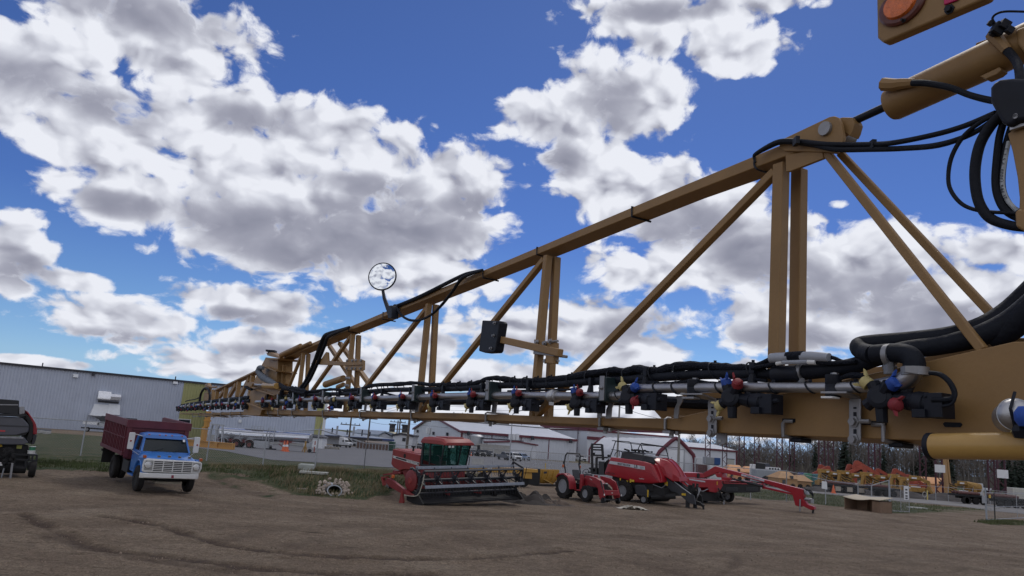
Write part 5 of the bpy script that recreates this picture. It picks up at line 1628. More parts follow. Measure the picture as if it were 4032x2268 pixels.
hd2=MB().loops([[(x,-hw,z0),(x,-hw,z1-.14),(x,-hw+.10,z1-.02),(x,0,z1),(x,hw-.10,z1-.02),(x,hw,z1-.14),(x,hw,z0)]for x,hw,z0,z1 in((1.02,.30,.78,1.34),(1.5,.31,.78,1.31),(2.1,.29,.74,1.20),(2.42,.25,.74,1.06),(2.52,.20,.74,.94))]).build('hood',m_mred2,trc,bevel=.015)
MB().bx(2.50,2.54,-.20,.20,.62,1.0).build('grille',m_chas,trc)
for y in(-.13,.13):
 MB().box((2.49,y,1.02),(.10,.12,.06)).build('headlight',m_lens,trc,bevel=.01)
MB().bx(.98,1.10,-.30,.30,.80,1.42).build('dash',m_dgry,trc,bevel=.02)
ring=[(.84+.06*math.sin(a),.20*math.cos(a),1.50+.16*math.sin(a))for a in[6.2832*i/18 for i in range(18)]]
MB().tube(ring,.016,6,closed=True).tube([(1.02,0,1.3),(.84,0,1.5)],.03,6).bar((.84,-.19,1.50),(.84,.19,1.50),.02,.02).build('steering_wheel',m_blk,trc)
MB().bx(.12,.56,-.24,.24,.98,1.10).loops([[(.10,-.24,1.08),(.10,.24,1.08),(.02,.24,1.12),(.02,-.24,1.12)],[(-.02,-.22,1.58),(-.02,.22,1.58),(-.12,.22,1.56),(-.12,-.22,1.56)]]).build('seat',m_dgry,trc,bevel=.03)
rop=[(-.32,-.52,1.0),(-.30,-.53,1.45),(-.46,-.53,1.85),(-.38,-.53,2.30),(-.34,-.45,2.45),(-.34,.45,2.45),(-.38,.53,2.30),(-.46,.53,1.85),(-.30,.53,1.45),(-.32,.52,1.0)]
rp=MB().tube(rop,.042,8).build('roll_bar',m_blk,trc)
for sg in(-1,1):
 MB().box((-.44,sg*.60,1.72),(.09,.10,.16)).build('flasher',m_amb,rp,bevel=.02)
 MB().box((-.44,sg*.58,1.92),(.08,.06,.12)).build('bar_clamp',m_blk,rp)
arm_px=[ck(*q)for q in((1270,735),(1330,740),(1500,790),(1600,860),(1640,960),(1690,1170),(1650,1260),(1600,1280),(1555,1180),(1540,1000),(1480,930),(1300,830))]
ap=KF.xz(arm_px,-.50)
for sg in(-1,1):
 am=MB().exy(ap,sg*.50-.045,sg*.50+.045).build('loader_arm',m_mred2,trc,bevel=.012)
 A=[KF.on(*ck(*q),'y',-.50)for q in((1610,850),(1690,1160))]
 MB().tube([(A[0].x,sg*.56,A[0].z),((A[0].x+A[1].x)/2,sg*.56,(A[0].z+A[1].z)/2)],.035,8).tube([((A[0].x+A[1].x)/2,sg*.56,(A[0].z+A[1].z)/2),(A[1].x,sg*.56,A[1].z)],.02,8).build('loader_ram',m_blk,am)
 MB().box((A[1].x+.02,sg*.58,A[1].z),(.06,.03,.09)).build('reflector',m_wht,am)
 MB().bx(1.05,1.25,sg*.42,sg*.42+sg*.13,.50,1.38).build('loader_mast',m_mred2,trc,bevel=.01)
p=KF.on(*ck(1790,1120),'x',ap[5][0]-.1)
MB().bx(p.x-.06,p.x+.06,-.46,.46,p.z-.12,p.z+.14).build('cross_tube',m_mred2,trc,bevel=.02)
text_mesh('lettering','MF',.09,m_ltr,trc,facing((p.x+.063,0,p.z),(0,1,0),(0,0,1)),.002)
e=ap[6]
qh=MB().bx(e[0]-.05,e[0]+.06,-.56,.56,e[1]-.04,e[1]+.02)
for sg in(-1,1):
 qh.disc((e[0]+.0,sg*.50,e[1]-.06),(0,1,0),.16,.10,14)
 qh.bx(e[0]-.08,e[0]+.1,sg*.5-.05,sg*.5+.05,e[1]-.18,e[1]+.1)
qh.build('quick_hitch',m_blk,trc)
dd=KF.on(*ck(1425,800),'y',-.55)
text_mesh('lettering','1740E',.10,m_ltr,trc,facing((1.55,-.312,1.12),(1,0,-.14),(0,0,1)),.002)
text_mesh('lettering','FL1805',.075,m_ltr,trc,facing((2.0,-.550,1.18),(1,0,-.36),(0,0,1)),.002)
MB().bx(.80,1.0,-.5,-.3,.9,1.1).bx(1.5,2.2,-.34,-.30,.72,.80).build('side_panel',m_chas,trc)
# =================== big square baler
gw,gj=ground(2456,1973,0),ground(2735,2008,0)
yw=math.atan2(gj.y-gw.y,gj.x-gw.x)
BF0=Frame((gw.x,gw.y,0),yw)
BF=Frame(BF0.m@V((0,1.25,0)),yw)
cbl=lambda x,y:(2350+x*.2208,1700+y*.2208)
blr=BF.root('square_baler','large shiny red square baler with a black rear ladder and roof guard rails','baler')
on=lambda x,y,yy:BF.on(*cbl(x,y),'y',yy)
pts=[on(*q,-1.30)for q in((237,452),(330,462),(640,500),(840,535),(930,560),(985,590),(1050,720),(1110,860),(1120,905),(960,925),(640,905),(500,855),(130,760),(135,710),(190,560))]
side=[(p.x,p.z)for p in pts]
def curved(poly,y0,bulge,name,mt,par,inner=.25,**k):
 cx=sum(p[0]for p in poly)/len(poly)
 cz=sum(p[1]for p in poly)/len(poly)
 sg=-1 if y0<0 else 1
 l0=[(x,y0-sg*inner,z)for x,z in poly]
 l1=[(x,y0,z)for x,z in poly]
 l2=[(cx+(x-cx)*.96,y0+sg*bulge*.7,cz+(z-cz)*.94)for x,z in poly]
 l3=[(cx+(x-cx)*.80,y0+sg*bulge,cz+(z-cz)*.75)for x,z in poly]
 return MB().loops([l0,l1,l2,l3]).build(name,mt,par,smooth=60,**k)
for sg in(-1,1):
 sp_=curved(side,sg*1.22,.07,'side_panel',m_mred,blr,bevel=.015)
 if sg<0:
  near_panel=sp_
yo=-1.30
cr=[on(*q,yo)for q in((215,590),(400,612),(640,660),(820,695),(930,725),(1000,775),(1060,830))]
crm=MB().tube([(p.x,yo+.01,p.z)for p in catmull(cr,4)],.022,6)
crm.build('panel_crease',m_mred,near_panel)
pf=[on(*q,yo)for q in((958,590),(1030,640),(1078,760),(1125,870),(1095,868),(1040,760),(990,660))]
MB().loops([[(p.x,yo-.002,p.z)for p in pf],[(p.x,yo-.02,p.z)for p in pf]]).build('corner_trim',M('pale_red_trim',(.42,.05,.06),rough=.35,coat=.4),near_panel,bevel=.008)
q=[on(*p,yo)for p in((240,518),(855,620),(858,678),(735,660),(640,640),(212,566))]
dc=MB().loops([[(p.x,yo+.01,p.z)for p in q],[(p.x,yo-.012,p.z)for p in q]]).build('decal',M('silver_decal',(.50,.52,.55),rough=.4,var=.04),near_panel)
dv=(q[1]-q[0])
for s_,at_,sz,sx in(('MASSEY FERGUSON',(482,588),.165,.62),('LB',(694,621),.24,1.0),('2233',(800,643),.15,.9)):
 a=on(*at_,yo-.013)
 text_mesh('lettering',s_,sz,m_ldk,dc,facing((a.x,yo-.014,a.z),(dv.x,0,dv.z*.98),(0,0,1)),.002,.004 if s_!='2233' else 0,sx=sx)
a=on(240,740,yo)
text_mesh('lettering','PACKER CUTTER',.12,m_ldk,near_panel,facing((a.x,yo-.012,a.z),(1,0,-.05),(0,0,1)),.002,sx=.7)
a=on(800,838,yo)
text_mesh('lettering','OptiFlow',.09,m_ltr,near_panel,facing((a.x,yo-.012,a.z),(1,0,-.02),(0,0,1)),.002)
xr_,xfb=side[0][0],side[5][0]
MB().bx(xr_+.1,xfb,-1.1,1.1,.75,side[0][1]-.08).build('bale_chamber',m_chas,blr)
kp=[on(*q,-.75)for q in((455,360),(620,352),(640,385),(1010,450),(1040,560),(840,530),(430,470))]
MB().exy([(p.x,p.z)for p in kp],-.80,.80).build('knotter_cover',m_dgry,blr,bevel=.03)
kt=MB()
for i in range(26):
 x=kp[0].x+(kp[1].x-kp[0].x)*RS.rand()*2.0
 kt.box((x,-.6+1.2*RS.rand(),kp[1].z+.02+.1*RS.rand()),(.12*RS.rand()+.04,.15*RS.rand()+.04,.10))
kt.build('knotters',m_chas,blr)
c=on(400,440,-.7)
rg=[(c.x+.33*math.cos(a),-.7,c.z+.33*math.sin(a))for a in[math.pi*i/16 for i in range(17)]]
MB().tube(rg,.025,6).bar((c.x,-.7,c.z),(c.x,-.7,c.z+.33),.03,.03).build('flywheel_guard',m_blk,blr)
rl_=MB()
for yy in(-1.0,):
 for chain,r in((((235,460),(285,320),(335,170)),.03),(((260,312),(440,345),(640,365),(1060,400),(1265,432)),.022),(((272,157),(580,180),(605,200),(632,335)),.028),(((335,170),(600,208),(800,235)),.022),(((730,330),(770,230),(795,205),(1190,262)),.028),(((840,535),(818,330),(790,245),(765,235)),.03),(((800,238),(1190,262),(1222,285),(1262,400),(1278,490)),.03),(((1205,268),(1240,300),(1265,430)),.022)):
  P=[on(*q,yy)for q in chain]
  rl_.tube([(p.x,yy,p.z)for p in P],r,6)
for chain in(((272,157),(800,235)),((800,238),(1190,262))):
 P=[on(*q,-1.0)for q in chain]
 rl_.tube([(p.x,.7,p.z)for p in P],.022,6)
rl_.build('guard_rail',m_blk,blr)
p=on(210,428,-1.1)
MB().ball((p.x,-1.1,p.z),.09,10).tube([(p.x,-1.1,p.z-.05),(p.x+.05,-1.1,p.z-.3)],.02,6).build('rear_lamp',m_blk,blr)
nl=[]
secs=(((1018,452),(1040,580),.85),((1130,470),(1130,760),.80),((1250,500),(1190,780),.72),((1330,560),(1270,830),.66),((1400,640),(1350,880),.60),((1455,720),(1430,885),.55),((1490,800),(1470,885),.5))
for tpx,bpx,hw in secs:
 T,B=on(*tpx,-hw*.55),on(*bpx,-hw)
 x=(T.x+B.x)/2
 nl.append([(B.x,-hw,B.z),(B.x,-hw*1.02,B.z+(T.z-B.z)*.55),(T.x,-hw*.62,T.z-.03),(T.x,-hw*.3,T.z),(T.x,hw*.3,T.z),(T.x,hw*.62,T.z-.03),(B.x,hw*1.02,B.z+(T.z-B.z)*.55),(B.x,hw,B.z)])
nose=MB().loops(nl).build('nose_cone',m_mred,blr,smooth=60,bevel=.02)
for ya in(-.22,.22):
 P=[]
 for tpx,bpx,hw in secs[1:]:
  T=on(*tpx,-hw*.55)
  P.append((T.x,ya*(1.2 if hw>.7 else 1.0),T.z+.012))
 MB().tube(P,.035,6).build('nose_ridge',m_mred,nose)
pf=[on(*q,-.80)for q in((1050,560),(1110,590),(1190,790),(1205,905),(1120,905),(1080,760),(985,590))]
MB().exy([(p.x,p.z)for p in pf],-1.05,1.05).build('front_cowl',m_mred,blr,bevel=.04)
df=[on(*q,-.45)for q in((1195,775),(1300,860),(1490,990),(1740,1140),(1765,1300),(1650,1270),(1440,1090),(1330,1060),(1240,960))]
for sg in(-1,1):
 MB().exy([(p.x,p.z)for p in df],sg*.45-.05,sg*.45+.05).build('drawbar',m_dgry if sg<0 else m_chas,blr,bevel=.01)
A,B=on(1380,890,-.5),on(1680,1115,-.5)
MB().tube([(A.x,-.5,A.z),(B.x,-.5,B.z)],.03,8).build('drawbar_rail',m_rim,blr)
A,B=on(1515,885,0.0),on(1620,985,0.0)
MB().tube([(A.x,.3,A.z),(B.x,.3,B.z)],.035,8).build('drawbar_rail',m_rim,blr)
A,B=on(1450,905,0),on(1660,1060,0)
MB().tube([(A.x,0,A.z),(B.x,0,B.z)],.055,10).build('driveline',m_blk,blr)
for q,q2 in(((1622,1180),(1615,1385)),((1755,1290),(1757,1392))):
 A,B=on(*q,-.35),on(*q2,-.35)
 yy=-.35 if q[0]<1700 else .1
 A,B=on(*q,yy),on(*q2,yy)
 MB().bx(A.x-.09,A.x+.09,yy-.09,yy+.09,min(B.z,.02),A.z+.3).build('jack_stand',m_blk,blr,bevel=.01)
ht=MB()
A,B,C=on(1760,1230,0),on(1850,1290,0),on(1910,1330,0)
ht.bar((A.x-.4,0,A.z),(B.x,0,B.z),.22,.2).bar((B.x,0,B.z),(C.x,0,C.z),.16,.14).tube([(C.x-.05,0,C.z-.02),(C.x,0,C.z-.25)],.06,8)
ht.build('hitch',m_chas,blr,bevel=.01)
hb2=MB()
for i in range(16):
 p=on(1640+150*RS.rand(),940+140*RS.rand(),-.2)
 hb2.box((p.x,-.3+.5*RS.rand(),p.z),(.08+.1*RS.rand(),.1,.1+.12*RS.rand()))
P=[on(*q,-.1)for q in((1650,950),(1640,1050),(1680,1160))]
hb2.bar(P[0],P[2],.14,.14)
hb2.build('hose_rack',m_chas,blr)
hs=MB()
for k_ in range(5):
 P=[on(1780+8*k_,980+10*k_,-.1),on(1850-10*k_,1030+22*k_,-.15),on(1800,1120+8*k_,-.2),on(1770,1240,-.1)]
 hs.tube(catmull(P,5),.02,5)
hs.build('hitch_hoses',m_zn,blr)
MB().bx(-.7,2.6,-1.05,1.05,.55,1.0).bx(-.25,.25,-1.3,1.3,.42,.75).build('chassis',m_chas,blr)
gp_=[on(*q,-1.28)for q in((685,960),(720,945),(850,950),(880,1010),(945,1120),(930,1180),(720,1130),(690,1080))]
MB().exy([(p.x,p.z)for p in gp_],-1.32,-1.05).build('pickup_shield',m_dgry,blr,bevel=.03)
p=on(843,1177,-1.35)
wheel(blr,(p.x,-1.36,.24),.24,.14,.15,m_rim,side=-1)
x0_,x1_=on(960,1130,-1.0).x,on(1390,1130,-1.0).x
pk=MB().tube([(p.x+.1,-1.05,.38),(p.x+.1,1.05,.38)],.26,14)
for i in range(26):
 y=-1.0+2.0*i/25
 for k_ in range(6):
  a=k_*1.047+i*.5
  pk.bar((p.x+.1+.24*math.cos(a),y,.38+.24*math.sin(a)),(p.x+.1+.36*math.cos(a+.2),y,.38+.36*math.sin(a+.2)),.012,.012)
pk.build('pickup_reel',m_chas,blr)
MB().tube([on(970,1165,-1.1),on(1400,1150,-.6)],.16,10).build('auger',m_chas,blr)
P=[on(*q,-1.2)for q in((1000,940),(1130,990),(1160,1000),(1240,940))]
MB().tube([(q.x,-1.2,q.z)for q in P],.018,6).build('crop_guard',m_rim,blr)
for sg in(-1,1):
 wheel(blr,(0,sg*1.25,.60),.60,.58,.31,m_rim,16,side=sg)
for q,w,hgt in(((418,870),.07,.28),((540,882),.12,.08),((600,875),.09,.22),((640,875),.2,.12),((1237,925),.20,.24),((1550,1117),.26,.12),((910,1100),.08,.4)):
 a=on(*q,-1.33 if q[0]<1200 else-.52)
 MB().box((a.x,a.y,a.z),(w,.02,hgt)).build('warning_decal',M('warning_yellow',(.62,.40,.03),rough=.5),blr)
on2=lambda x,y,yy:BF.on(2080+x*.1794,1740+y*.1794,'y',yy)
ld=MB()
yl=-.75
for a,b in(((1400,60),(1395,320)),((1400,320),(1410,700)),((1620,60),(1640,330)),((1640,330),(1640,400)),((1500,340),(1495,715))):
 A,B=on2(*a,yl),on2(*b,yl)
 ld.bar((A.x,yl,A.z),(B.x,yl,B.z),.13,.10,(0,1,0))
for a,b in(((1400,55),(1620,62)),((1410,115),(1625,120)),((1410,170),(1630,178)),((1410,290),(1640,300)),((1500,345),(1740,345)),((1340,580),(1500,580)),((1320,660),(1500,680))):
 A,B=on2(*a,yl),on2(*b,yl)
 ld.bar((A.x,yl,A.z),(B.x,yl,B.z),.10,.08,(0,1,0))
ldo=ld.build('chute_frame',m_blk,blr)
rr_=MB()
for k_ in range(6):
 A=on2(1550,450+48*k_,yl)
 B=on2(1670,455+48*k_,yl)
 rr_.bar((A.x,yl,A.z),(B.x,yl,B.z),.14,.08,(0,1,0))
rr_.build('chute_rollers',m_dgry,ldo)
P=[on2(*q,-.9)for q in((1305,590),(1330,565),(1500,570),(1700,380),(1750,400),(1690,700),(1500,720),(1330,700))]
MB().exy([(p_.x,p_.z)for p_ in P],-.65,.65).build('chute_body',m_chas,ldo)
P=[on2(*q,yl)for q in((1455,235),(1430,250),(1438,280))]
MB().exy([(p_.x,p_.z)for p_ in P],yl-.1,yl+.1).build('hazard_plate',m_blk,ldo)
# =================== mower conditioner
MF=Frame((15.2,53.6,0.0),R_(-47))
cm=lambda x,y:(2700+x*.2135,1800+y*.2135)
mow=MF.root('mower_conditioner','red pull type mower conditioner with a long bent tongue and black curtains','mower')
om=lambda x,y,yy=0:MF.on(*cm(x,y),'y',yy)
tg=[om(*q)for q in((345,295),(560,168),(700,205),(1040,290),(1460,410),(2175,590),(2200,650),(2190,790),(2150,860),(2130,920),(2040,890),(1985,690),(1970,660),(1450,470),(1020,350),(700,290),(600,285),(400,375),(330,370))]
tong=MB().exy([(p.x,p.z)for p in tg],-.16,.16).build('tongue',m_mred,mow,bevel=.03)
lw=[om(*q)for q in((1430,460),(1460,540),(1520,555),(1990,665),(1990,700),(1500,590),(1425,580))]
MB().exy([(p.x,p.z)for p in lw],-.13,.13).build('tongue_brace',m_mred,tong,bevel=.015)
dc2=[om(*q,-.165)for q in((1028,310),(1450,415),(1448,452),(1020,340))]
MB().loops([[(p.x,-.162,p.z)for p in dc2],[(p.x,-.168,p.z)for p in dc2]]).build('decal',M('silver_decal',(.5,.5,.5)),tong)
a=om(1230,378,-.165)
text_mesh('lettering','MASSEY FERGUSON',.13,m_ldk,tong,facing((a.x,-.170,a.z),(dc2[1].x-dc2[0].x,0,dc2[1].z-dc2[0].z),(0,0,1)),.002,sx=.8)
a=om(1890,555,-.165)
text_mesh('lettering','Hesston',.13,M('pale_red_trim',(.42,.05,.06),rough=.35,coat=.4),tong,facing((a.x,-.166,a.z),(1,0,-.30),(0,0,1)),.002)
hh=[om(*q)for q in((2150,740),(2210,800),(2260,870),(2385,915),(2392,965),(2330,975),(2280,955),(2200,910),(2130,905))]
hit=MB().exy([(p.x,p.z)for p in hh],-.14,.14).build('hitch',m_mred,mow,bevel=.02)
for(a,b,r,mt)in(((2110,780),(2105,1000),.05,m_zn),((2325,970),(2318,1035),.07,m_blk),((2075,760),(2110,890),.07,m_ss)):
 A,B=om(*a,-.2),om(*b,-.2)
 MB().tube([(A.x,-.2 if r<.06 else 0,A.z),(B.x,-.2 if r<.06 else 0,B.z)],r,8).build('jack' if r<.06 else 'hitch_pin',mt,hit)
MB().tube([om(2205,770),om(2340,790)],.10,10).tube([om(2330,770),om(2330,850)],.12,8).build('pto_coupling',m_zn,hit)
hs=MB()
for k_ in range(4):
 P=[om(2190,580+15*k_),om(2240+20*k_,610),om(2330+8*k_,700),om(2350-10*k_,790),om(2300,800)]
 hs.tube(catmull(P,5),.022,5)
hs.build('hydraulic_hoses',m_rub,hit)
pc=[om(*q,-.17)for q in((2175,590),(2210,620),(2240,690),(2215,690),(2190,640))]
MB().exy([(p.x,p.z)for p in pc],-.2,.2).build('hose_bracket',m_zn,hit)
pv=[om(*q)for q in((570,300),(690,290),(720,370),(880,380),(870,420),(700,425),(700,380),(620,370))]
MB().exy([(p.x,p.z)for p in pv],-.3,.3).build('pivot',m_mred,mow,bevel=.02)
A,B=om(870,400,-.2),om(1420,540,-.2)
MB().tube([(A.x,-.25,A.z),((A.x+B.x)/2,-.25,(A.z+B.z)/2)],.06,10).tube([((A.x+B.x)/2,-.25,(A.z+B.z)/2),(B.x,-.2,B.z)],.09,10).build('swing_cylinder',m_blk,mow)
zb=lambda q,xx:MF.on(*cm(*q),'x',xx)
X_=.9
bd2=[zb(q,X_)for q in((0,290),(290,290),(320,370),(0,380))]
fb=[zb(q,X_)for q in((-60,380),(490,420),(650,420),(690,520),(640,610),(560,655),(440,640),(410,560),(-60,560))]
MB().exx([(p.y,p.z)for p in fb],X_-.9,X_).build('drive_cover',m_mred,mow,bevel=.03)
tp=[zb(q,X_-.5)for q in((-20,285),(290,290),(325,375),(-20,375))]
MB().exx([(p.y,p.z)for p in tp],X_-1.3,X_-.4).build('top_cover',m_mred,mow,bevel=.03)
p=zb((230,340),X_-.39)
MB().disc((X_-.39,p.y,p.z),(1,0,0),.16,.04,16).build('pulley',m_chas,mow)
dcx=[zb(q,X_+.004)for q in((65,398),(360,440),(360,465),(65,420))]
MB().exx([(p.y,p.z)for p in dcx],X_+.001,X_+.006).build('decal',M('silver_decal',(.5,.5,.5)),mow)
p=zb((580,480),X_+.003)
MB().box((X_+.004,p.y,p.z),(.006,.10,.22)).build('warning_decal',M('warning_yellow',(.62,.40,.03),rough=.5),mow)
cov=[zb(q,X_-.1)for q in((645,470),(800,470),(1310,475),(1385,500),(1380,640),(1240,655),(760,660),(650,620))]
MB().exx([(p.y,p.z)for p in cov],X_-1.2,X_-.1).build('curtain_panel',m_chas,mow,bevel=.03)
cl=MB()
for r0 in((740,960),(1110,1330)):
 for k_ in range(4):
  A,B=zb((r0[0],555+18*k_),X_-.08),zb((r0[1],560+18*k_),X_-.08)
  cl.bar((X_-.09,A.y,A.z),(X_-.09,B.y,B.z),.03,.03)
cl.build('curtain_slats',m_dgry,mow)
for a,b,mt in(((650,440),(1190,450),m_mred),((660,478),(1380,492),m_mred)):
 A,B=zb(a,X_-.25),zb(b,X_-.25)
 MB().bx(X_-1.15,X_-.05,min(A.y,B.y),max(A.y,B.y),A.z-.02,A.z+.06).build('top_plate',mt,mow,bevel=.01)
lwb=[zb(q,X_-.2)for q in((230,640),(640,650),(760,760),(620,820),(240,800))]
MB().exx([(p.y,p.z)for p in lwb],X_-1.1,X_-.2).build('cutter_bed',m_chas,mow)
gb2=MB()
for i in range(14):
 p=zb((620+120*RS.rand(),640+170*RS.rand()),X_+.1)
 gb2.box((X_+.2*RS.rand(),p.y,p.z),(.12,.1+.1*RS.rand(),.12))
gb2.build('gearbox',m_chas,mow)
A,B=zb((600,570),X_+.1),zb((700,790),X_+.3)
MB().tube([A,B],.05,8).build('driveline',m_blk,mow)
A=zb((708,790),X_+.3)
B=MF.on(*cm(700,915),'x',X_+.3)
MB().tube([A,(B.x,B.y,.0)],.04,8).build('jack',m_zn,mow)
hs=MB()
P=[zb(q,X_+.05)for q in((215,545),(250,600),(310,630),(380,600),(410,590))]
hs.tube(catmull(P,5),.03,6)
hs.build('hydraulic_hoses',m_rim,mow)
wp=zb((880,700),X_-.7)
wheel(mow,(-.2,wp.y,.42),.42,.3,.22,m_rim,side=-1)
wheel(mow,(-.2,wp.y-3.0,.42),.42,.3,.22,m_rim,side=-1)
fr2=MB().bx(-1.2,.6,wp.y-3.2,wp.y+.2,.75,.95)
fr2.build('carrier_frame',m_chas,mow)
wb_=thing('wood_block',ground(2908,1968),.6,'short wooden block lying beside the wheel of the red mower','block')
MB().box((0,0,.09),(.55,.22,.16)).build('timber',M('weathered_wood',(.25,.22,.17),rough=.9,var=.2),wb_,bevel=.015)
# =================== round baler at the left edge
gl_=ground(60,1886)
RF=Frame((ground(30,1880).x,ground(30,1880).y,H(*ground(30,1880)[:2])),math.atan2(-30,21)+.12)
cr_=lambda x,y:(0+x*.2622,1540+y*.2622)
rbl=RF.root('round_baler','black round baler with red side panels cut off by the left picture edge','baler')
orr=lambda x,y,xx=0:RF.on(*cr_(x,y),'x',xx)
def front(pts,xx,th,name,mt,par=None,**k):
 P=[orr(*q,xx)for q in pts]
 return MB().exx([(p.y,p.z)for p in P],xx-th,xx).build(name,mt,par or rbl,**k)
front([(-700,110),(0,118),(290,140),(288,290),(280,355),(0,335),(-700,320)],-.1,.5,'net_box',m_blk,bevel=.03)
front([(-700,185),(275,200),(275,215),(-700,200)],-.08,.03,'net_box_rail',m_zn)
front([(290,240),(330,228),(372,235),(372,340),(335,345),(290,350)],-.05,.2,'net_box_bracket',m_zn,bevel=.02)
front([(-700,330),(370,345),(395,365),(320,385),(-700,350)],-.06,.2,'cross_beam',m_blk)
front([(-700,370),(0,378),(340,395),(430,490),(445,530),(440,600),(380,670),(0,672),(-700,660)],-.15,1.2,'front_cover',M('graphite_cover',(.075,.078,.095),rough=.28,var=.08,scale=3,coat=.5),bevel=.06)
front([(0,505),(440,525),(440,545),(0,530)],-.14,.02,'cover_crease',m_dgry)
front([(245,655),(310,635),(400,615),(412,622),(380,655),(270,668)],-.135,.03,'cover_handle',m_chas)
p=orr(36,598,-.14)
MB().box((-.143,p.y,p.z),(.01,.20,.06)).build('emblem',M('emblem_red',(.5,.04,.05),rough=.4),rbl)
text_mesh('lettering','RB',.05,m_ltr,rbl,facing((-.135,p.y,p.z),(0,1,0),(0,0,1)),.001)if False else None
front([(375,330),(430,375),(490,470),(500,560),(490,700),(450,780),(400,740),(440,600),(440,500),(385,400)],-.16,1.3,'side_frame',m_chas,bevel=.02)
front([(372,278),(430,320),(500,420),(545,500),(560,590),(555,650),(495,650),(495,500),(455,410),(400,320)],-.35,1.6,'side_panel',m_mred,bevel=.03)
front([(495,652),(556,655),(545,720),(515,800),(470,800),(480,740)],-.36,1.5,'side_skirt',m_dgry,bevel=.03)
front([(-700,675),(360,690),(430,770),(350,805),(0,800),(-700,790)],-.12,.5,'lower_cover',M('graphite_cover',(.075,.078,.095)),bevel=.03)
front([(0,680),(350,690),(350,715),(0,705)],-.09,.04,'cover_trim',m_zn)
front([(-700,800),(420,810),(440,900),(400,1150),(-700,1150)],-.4,.9,'bale_chamber',m_chas)
front([(255,810),(335,812),(320,866),(248,862)],-.39,.01,'warning_decal',M('lime_decal',(.42,.42,.10),rough=.5))
front([(-10,775),(25,790),(35,835),(-10,838)],-.30,.01,'warning_decal',M('warning_yellow',(.62,.40,.03),rough=.5))
front([(-10,1068),(30,1068),(35,1120),(-10,1118)],.30,.01,'warning_decal',m_wht)
fm=MB()
for a,b in(((150,945),(555,960)),((200,1020),(560,1045)),((210,945),(215,1150)),((385,1040),(385,1160)),((220,1145),(380,1155)),((555,960),(548,1045)),((490,960),(480,1050)),((440,960),(430,1050)),((130,875),(120,1030)),((160,880),(165,960)),((0,1130),(180,1120)),((-300,1000),(40,990))):
 A,B=orr(*a,-.1),orr(*b,-.1)
 fm.bar(A,B,.07,.06,(1,0,0))
fm.build('pickup_frame',m_blk,rbl)
pk=MB().tube([orr(-600,1150,-.3),orr(380,1165,-.3)],.2,12)
pk.build('pickup_reel',m_chas,rbl)
front([(180,1100),(360,1100),(340,1190),(300,1235),(185,1235)],-.5,.5,'tyre',m_tyre,bevel=.04)
p=orr(487,1180,-.1)
gz_=max(.32,p.z)
gwl=MB().lathe([(.12,-.12),(.29,-.13),(.325,-.08),(.325,.08),(.29,.13),(.12,.12)],(-.1,p.y,.36),(.25,1,0),24).build('gauge_wheel',m_tyre,rbl)
fm=MB()
A,B=orr(440,1060,-.1),orr(440,1180,-.1)
fm.bar(A,B,.16,.1,(1,0,0))
fm.bar(B,(-.1,p.y-.1,.40),.08,.06)
fm.build('wheel_arm',m_blk,gwl)
A,B=orr(185,1080,.5),orr(148,1345,.5)
MB().bar(A,(B.x,B.y,min(B.z,0)),.09,.07).build('jack_stand',m_zn,rbl)
hs=MB()
for i in range(40):
 p=orr(20+170*RS.rand(),870+290*RS.rand(),.1)
 hs.box((.1+.3*RS.rand(),p.y,p.z),(.1,.05+.15*RS.rand(),.04+.12*RS.rand()),Matrix.Rotation(RS.rand()*2,3,'X'))
for k_ in range(6):
 P=[orr(90+10*k_,1000,.2),orr(140+10*k_,975+6*k_,.25),orr(195+4*k_,1010,.25),orr(200,1060+8*k_,.2)]
 hs.tube(catmull(P,5),.022,5)
hs.build('drive_and_hoses',m_chas,rbl)
A,B=orr(60,1160,.4),orr(20,1300,.4)
MB().tube([A,B],.03,6).build('chain_hook',m_rim,rbl)
for(x,y0,y1,r,mt,nm,lb)in((482,830,890,.125,M('pail_green',(.05,.22,.12),rough=.5),'pail','small green and white pail on the rear rack of the black baler, upper one'),(462,890,955,.15,m_wht,'pail','white plastic pail on the rack of the black baler, lower one')):
 A,B=orr(x,y0,-.25),orr(x,y1,-.25)
 a_,b_=RF.m@A,RF.m@B
 pl2=thing('pail',b_,0,lb,'pail')
 hgt=a_.z-b_.z
 MB().lathe([(r*.86,0),(r,hgt*.9)],(0,0,0),(0,0,1),18).build('body',mt,pl2)
 MB().lathe([(r*1.03,hgt*.9),(r*1.05,hgt*.97),(r*.95,hgt)],(0,0,0),(0,0,1),18).build('lid',m_wht,pl2)
front([(420,950),(560,945),(560,962),(420,965)],-.1,.35,'rack_shelf',m_zn)
# ------ buildings and things beyond the fence
m_wall=M('grey_cladding',(0.47,0.51,0.60),rough=.45,var=.05,scale=.35,dirt=.1,dirtcol=(.3,.3,.32))
m_yelw=M('olive_yellow_cladding',(0.39,0.38,0.16),rough=.45,var=.05,scale=.35)
m_wwall=M('white_cladding',(0.60,0.62,0.67),rough=.45,var=.05,scale=.35)
m_dtrim=M('dark_trim',(0.03,0.03,0.04),rough=.5)
m_mtrim=M('maroon_trim',(0.13,0.022,0.035),rough=.5,var=.1)
m_lroof=M('light_metal_roof',(0.55,0.56,0.58),rough=.45,var=.08,scale=.3)
m_galv=M('galvanised_steel',(0.40,0.41,0.43),rough=.5,metal=.6,var=.15,scale=4)
m_conc=M('concrete',(0.36,0.35,0.33),rough=.9,var=.15,scale=2,bump=.2)
m_wpaint=M('white_paint',(0.72,0.73,0.74),rough=.5,var=.06,scale=2)
m_orange=M('safety_orange',(0.70,0.13,0.03),rough=.5)
m_yel_m=M('machine_yellow',(0.36,0.205,0.045),rough=.6,var=.3,scale=2,dirt=.6,dirtcol=(.13,.085,.05))
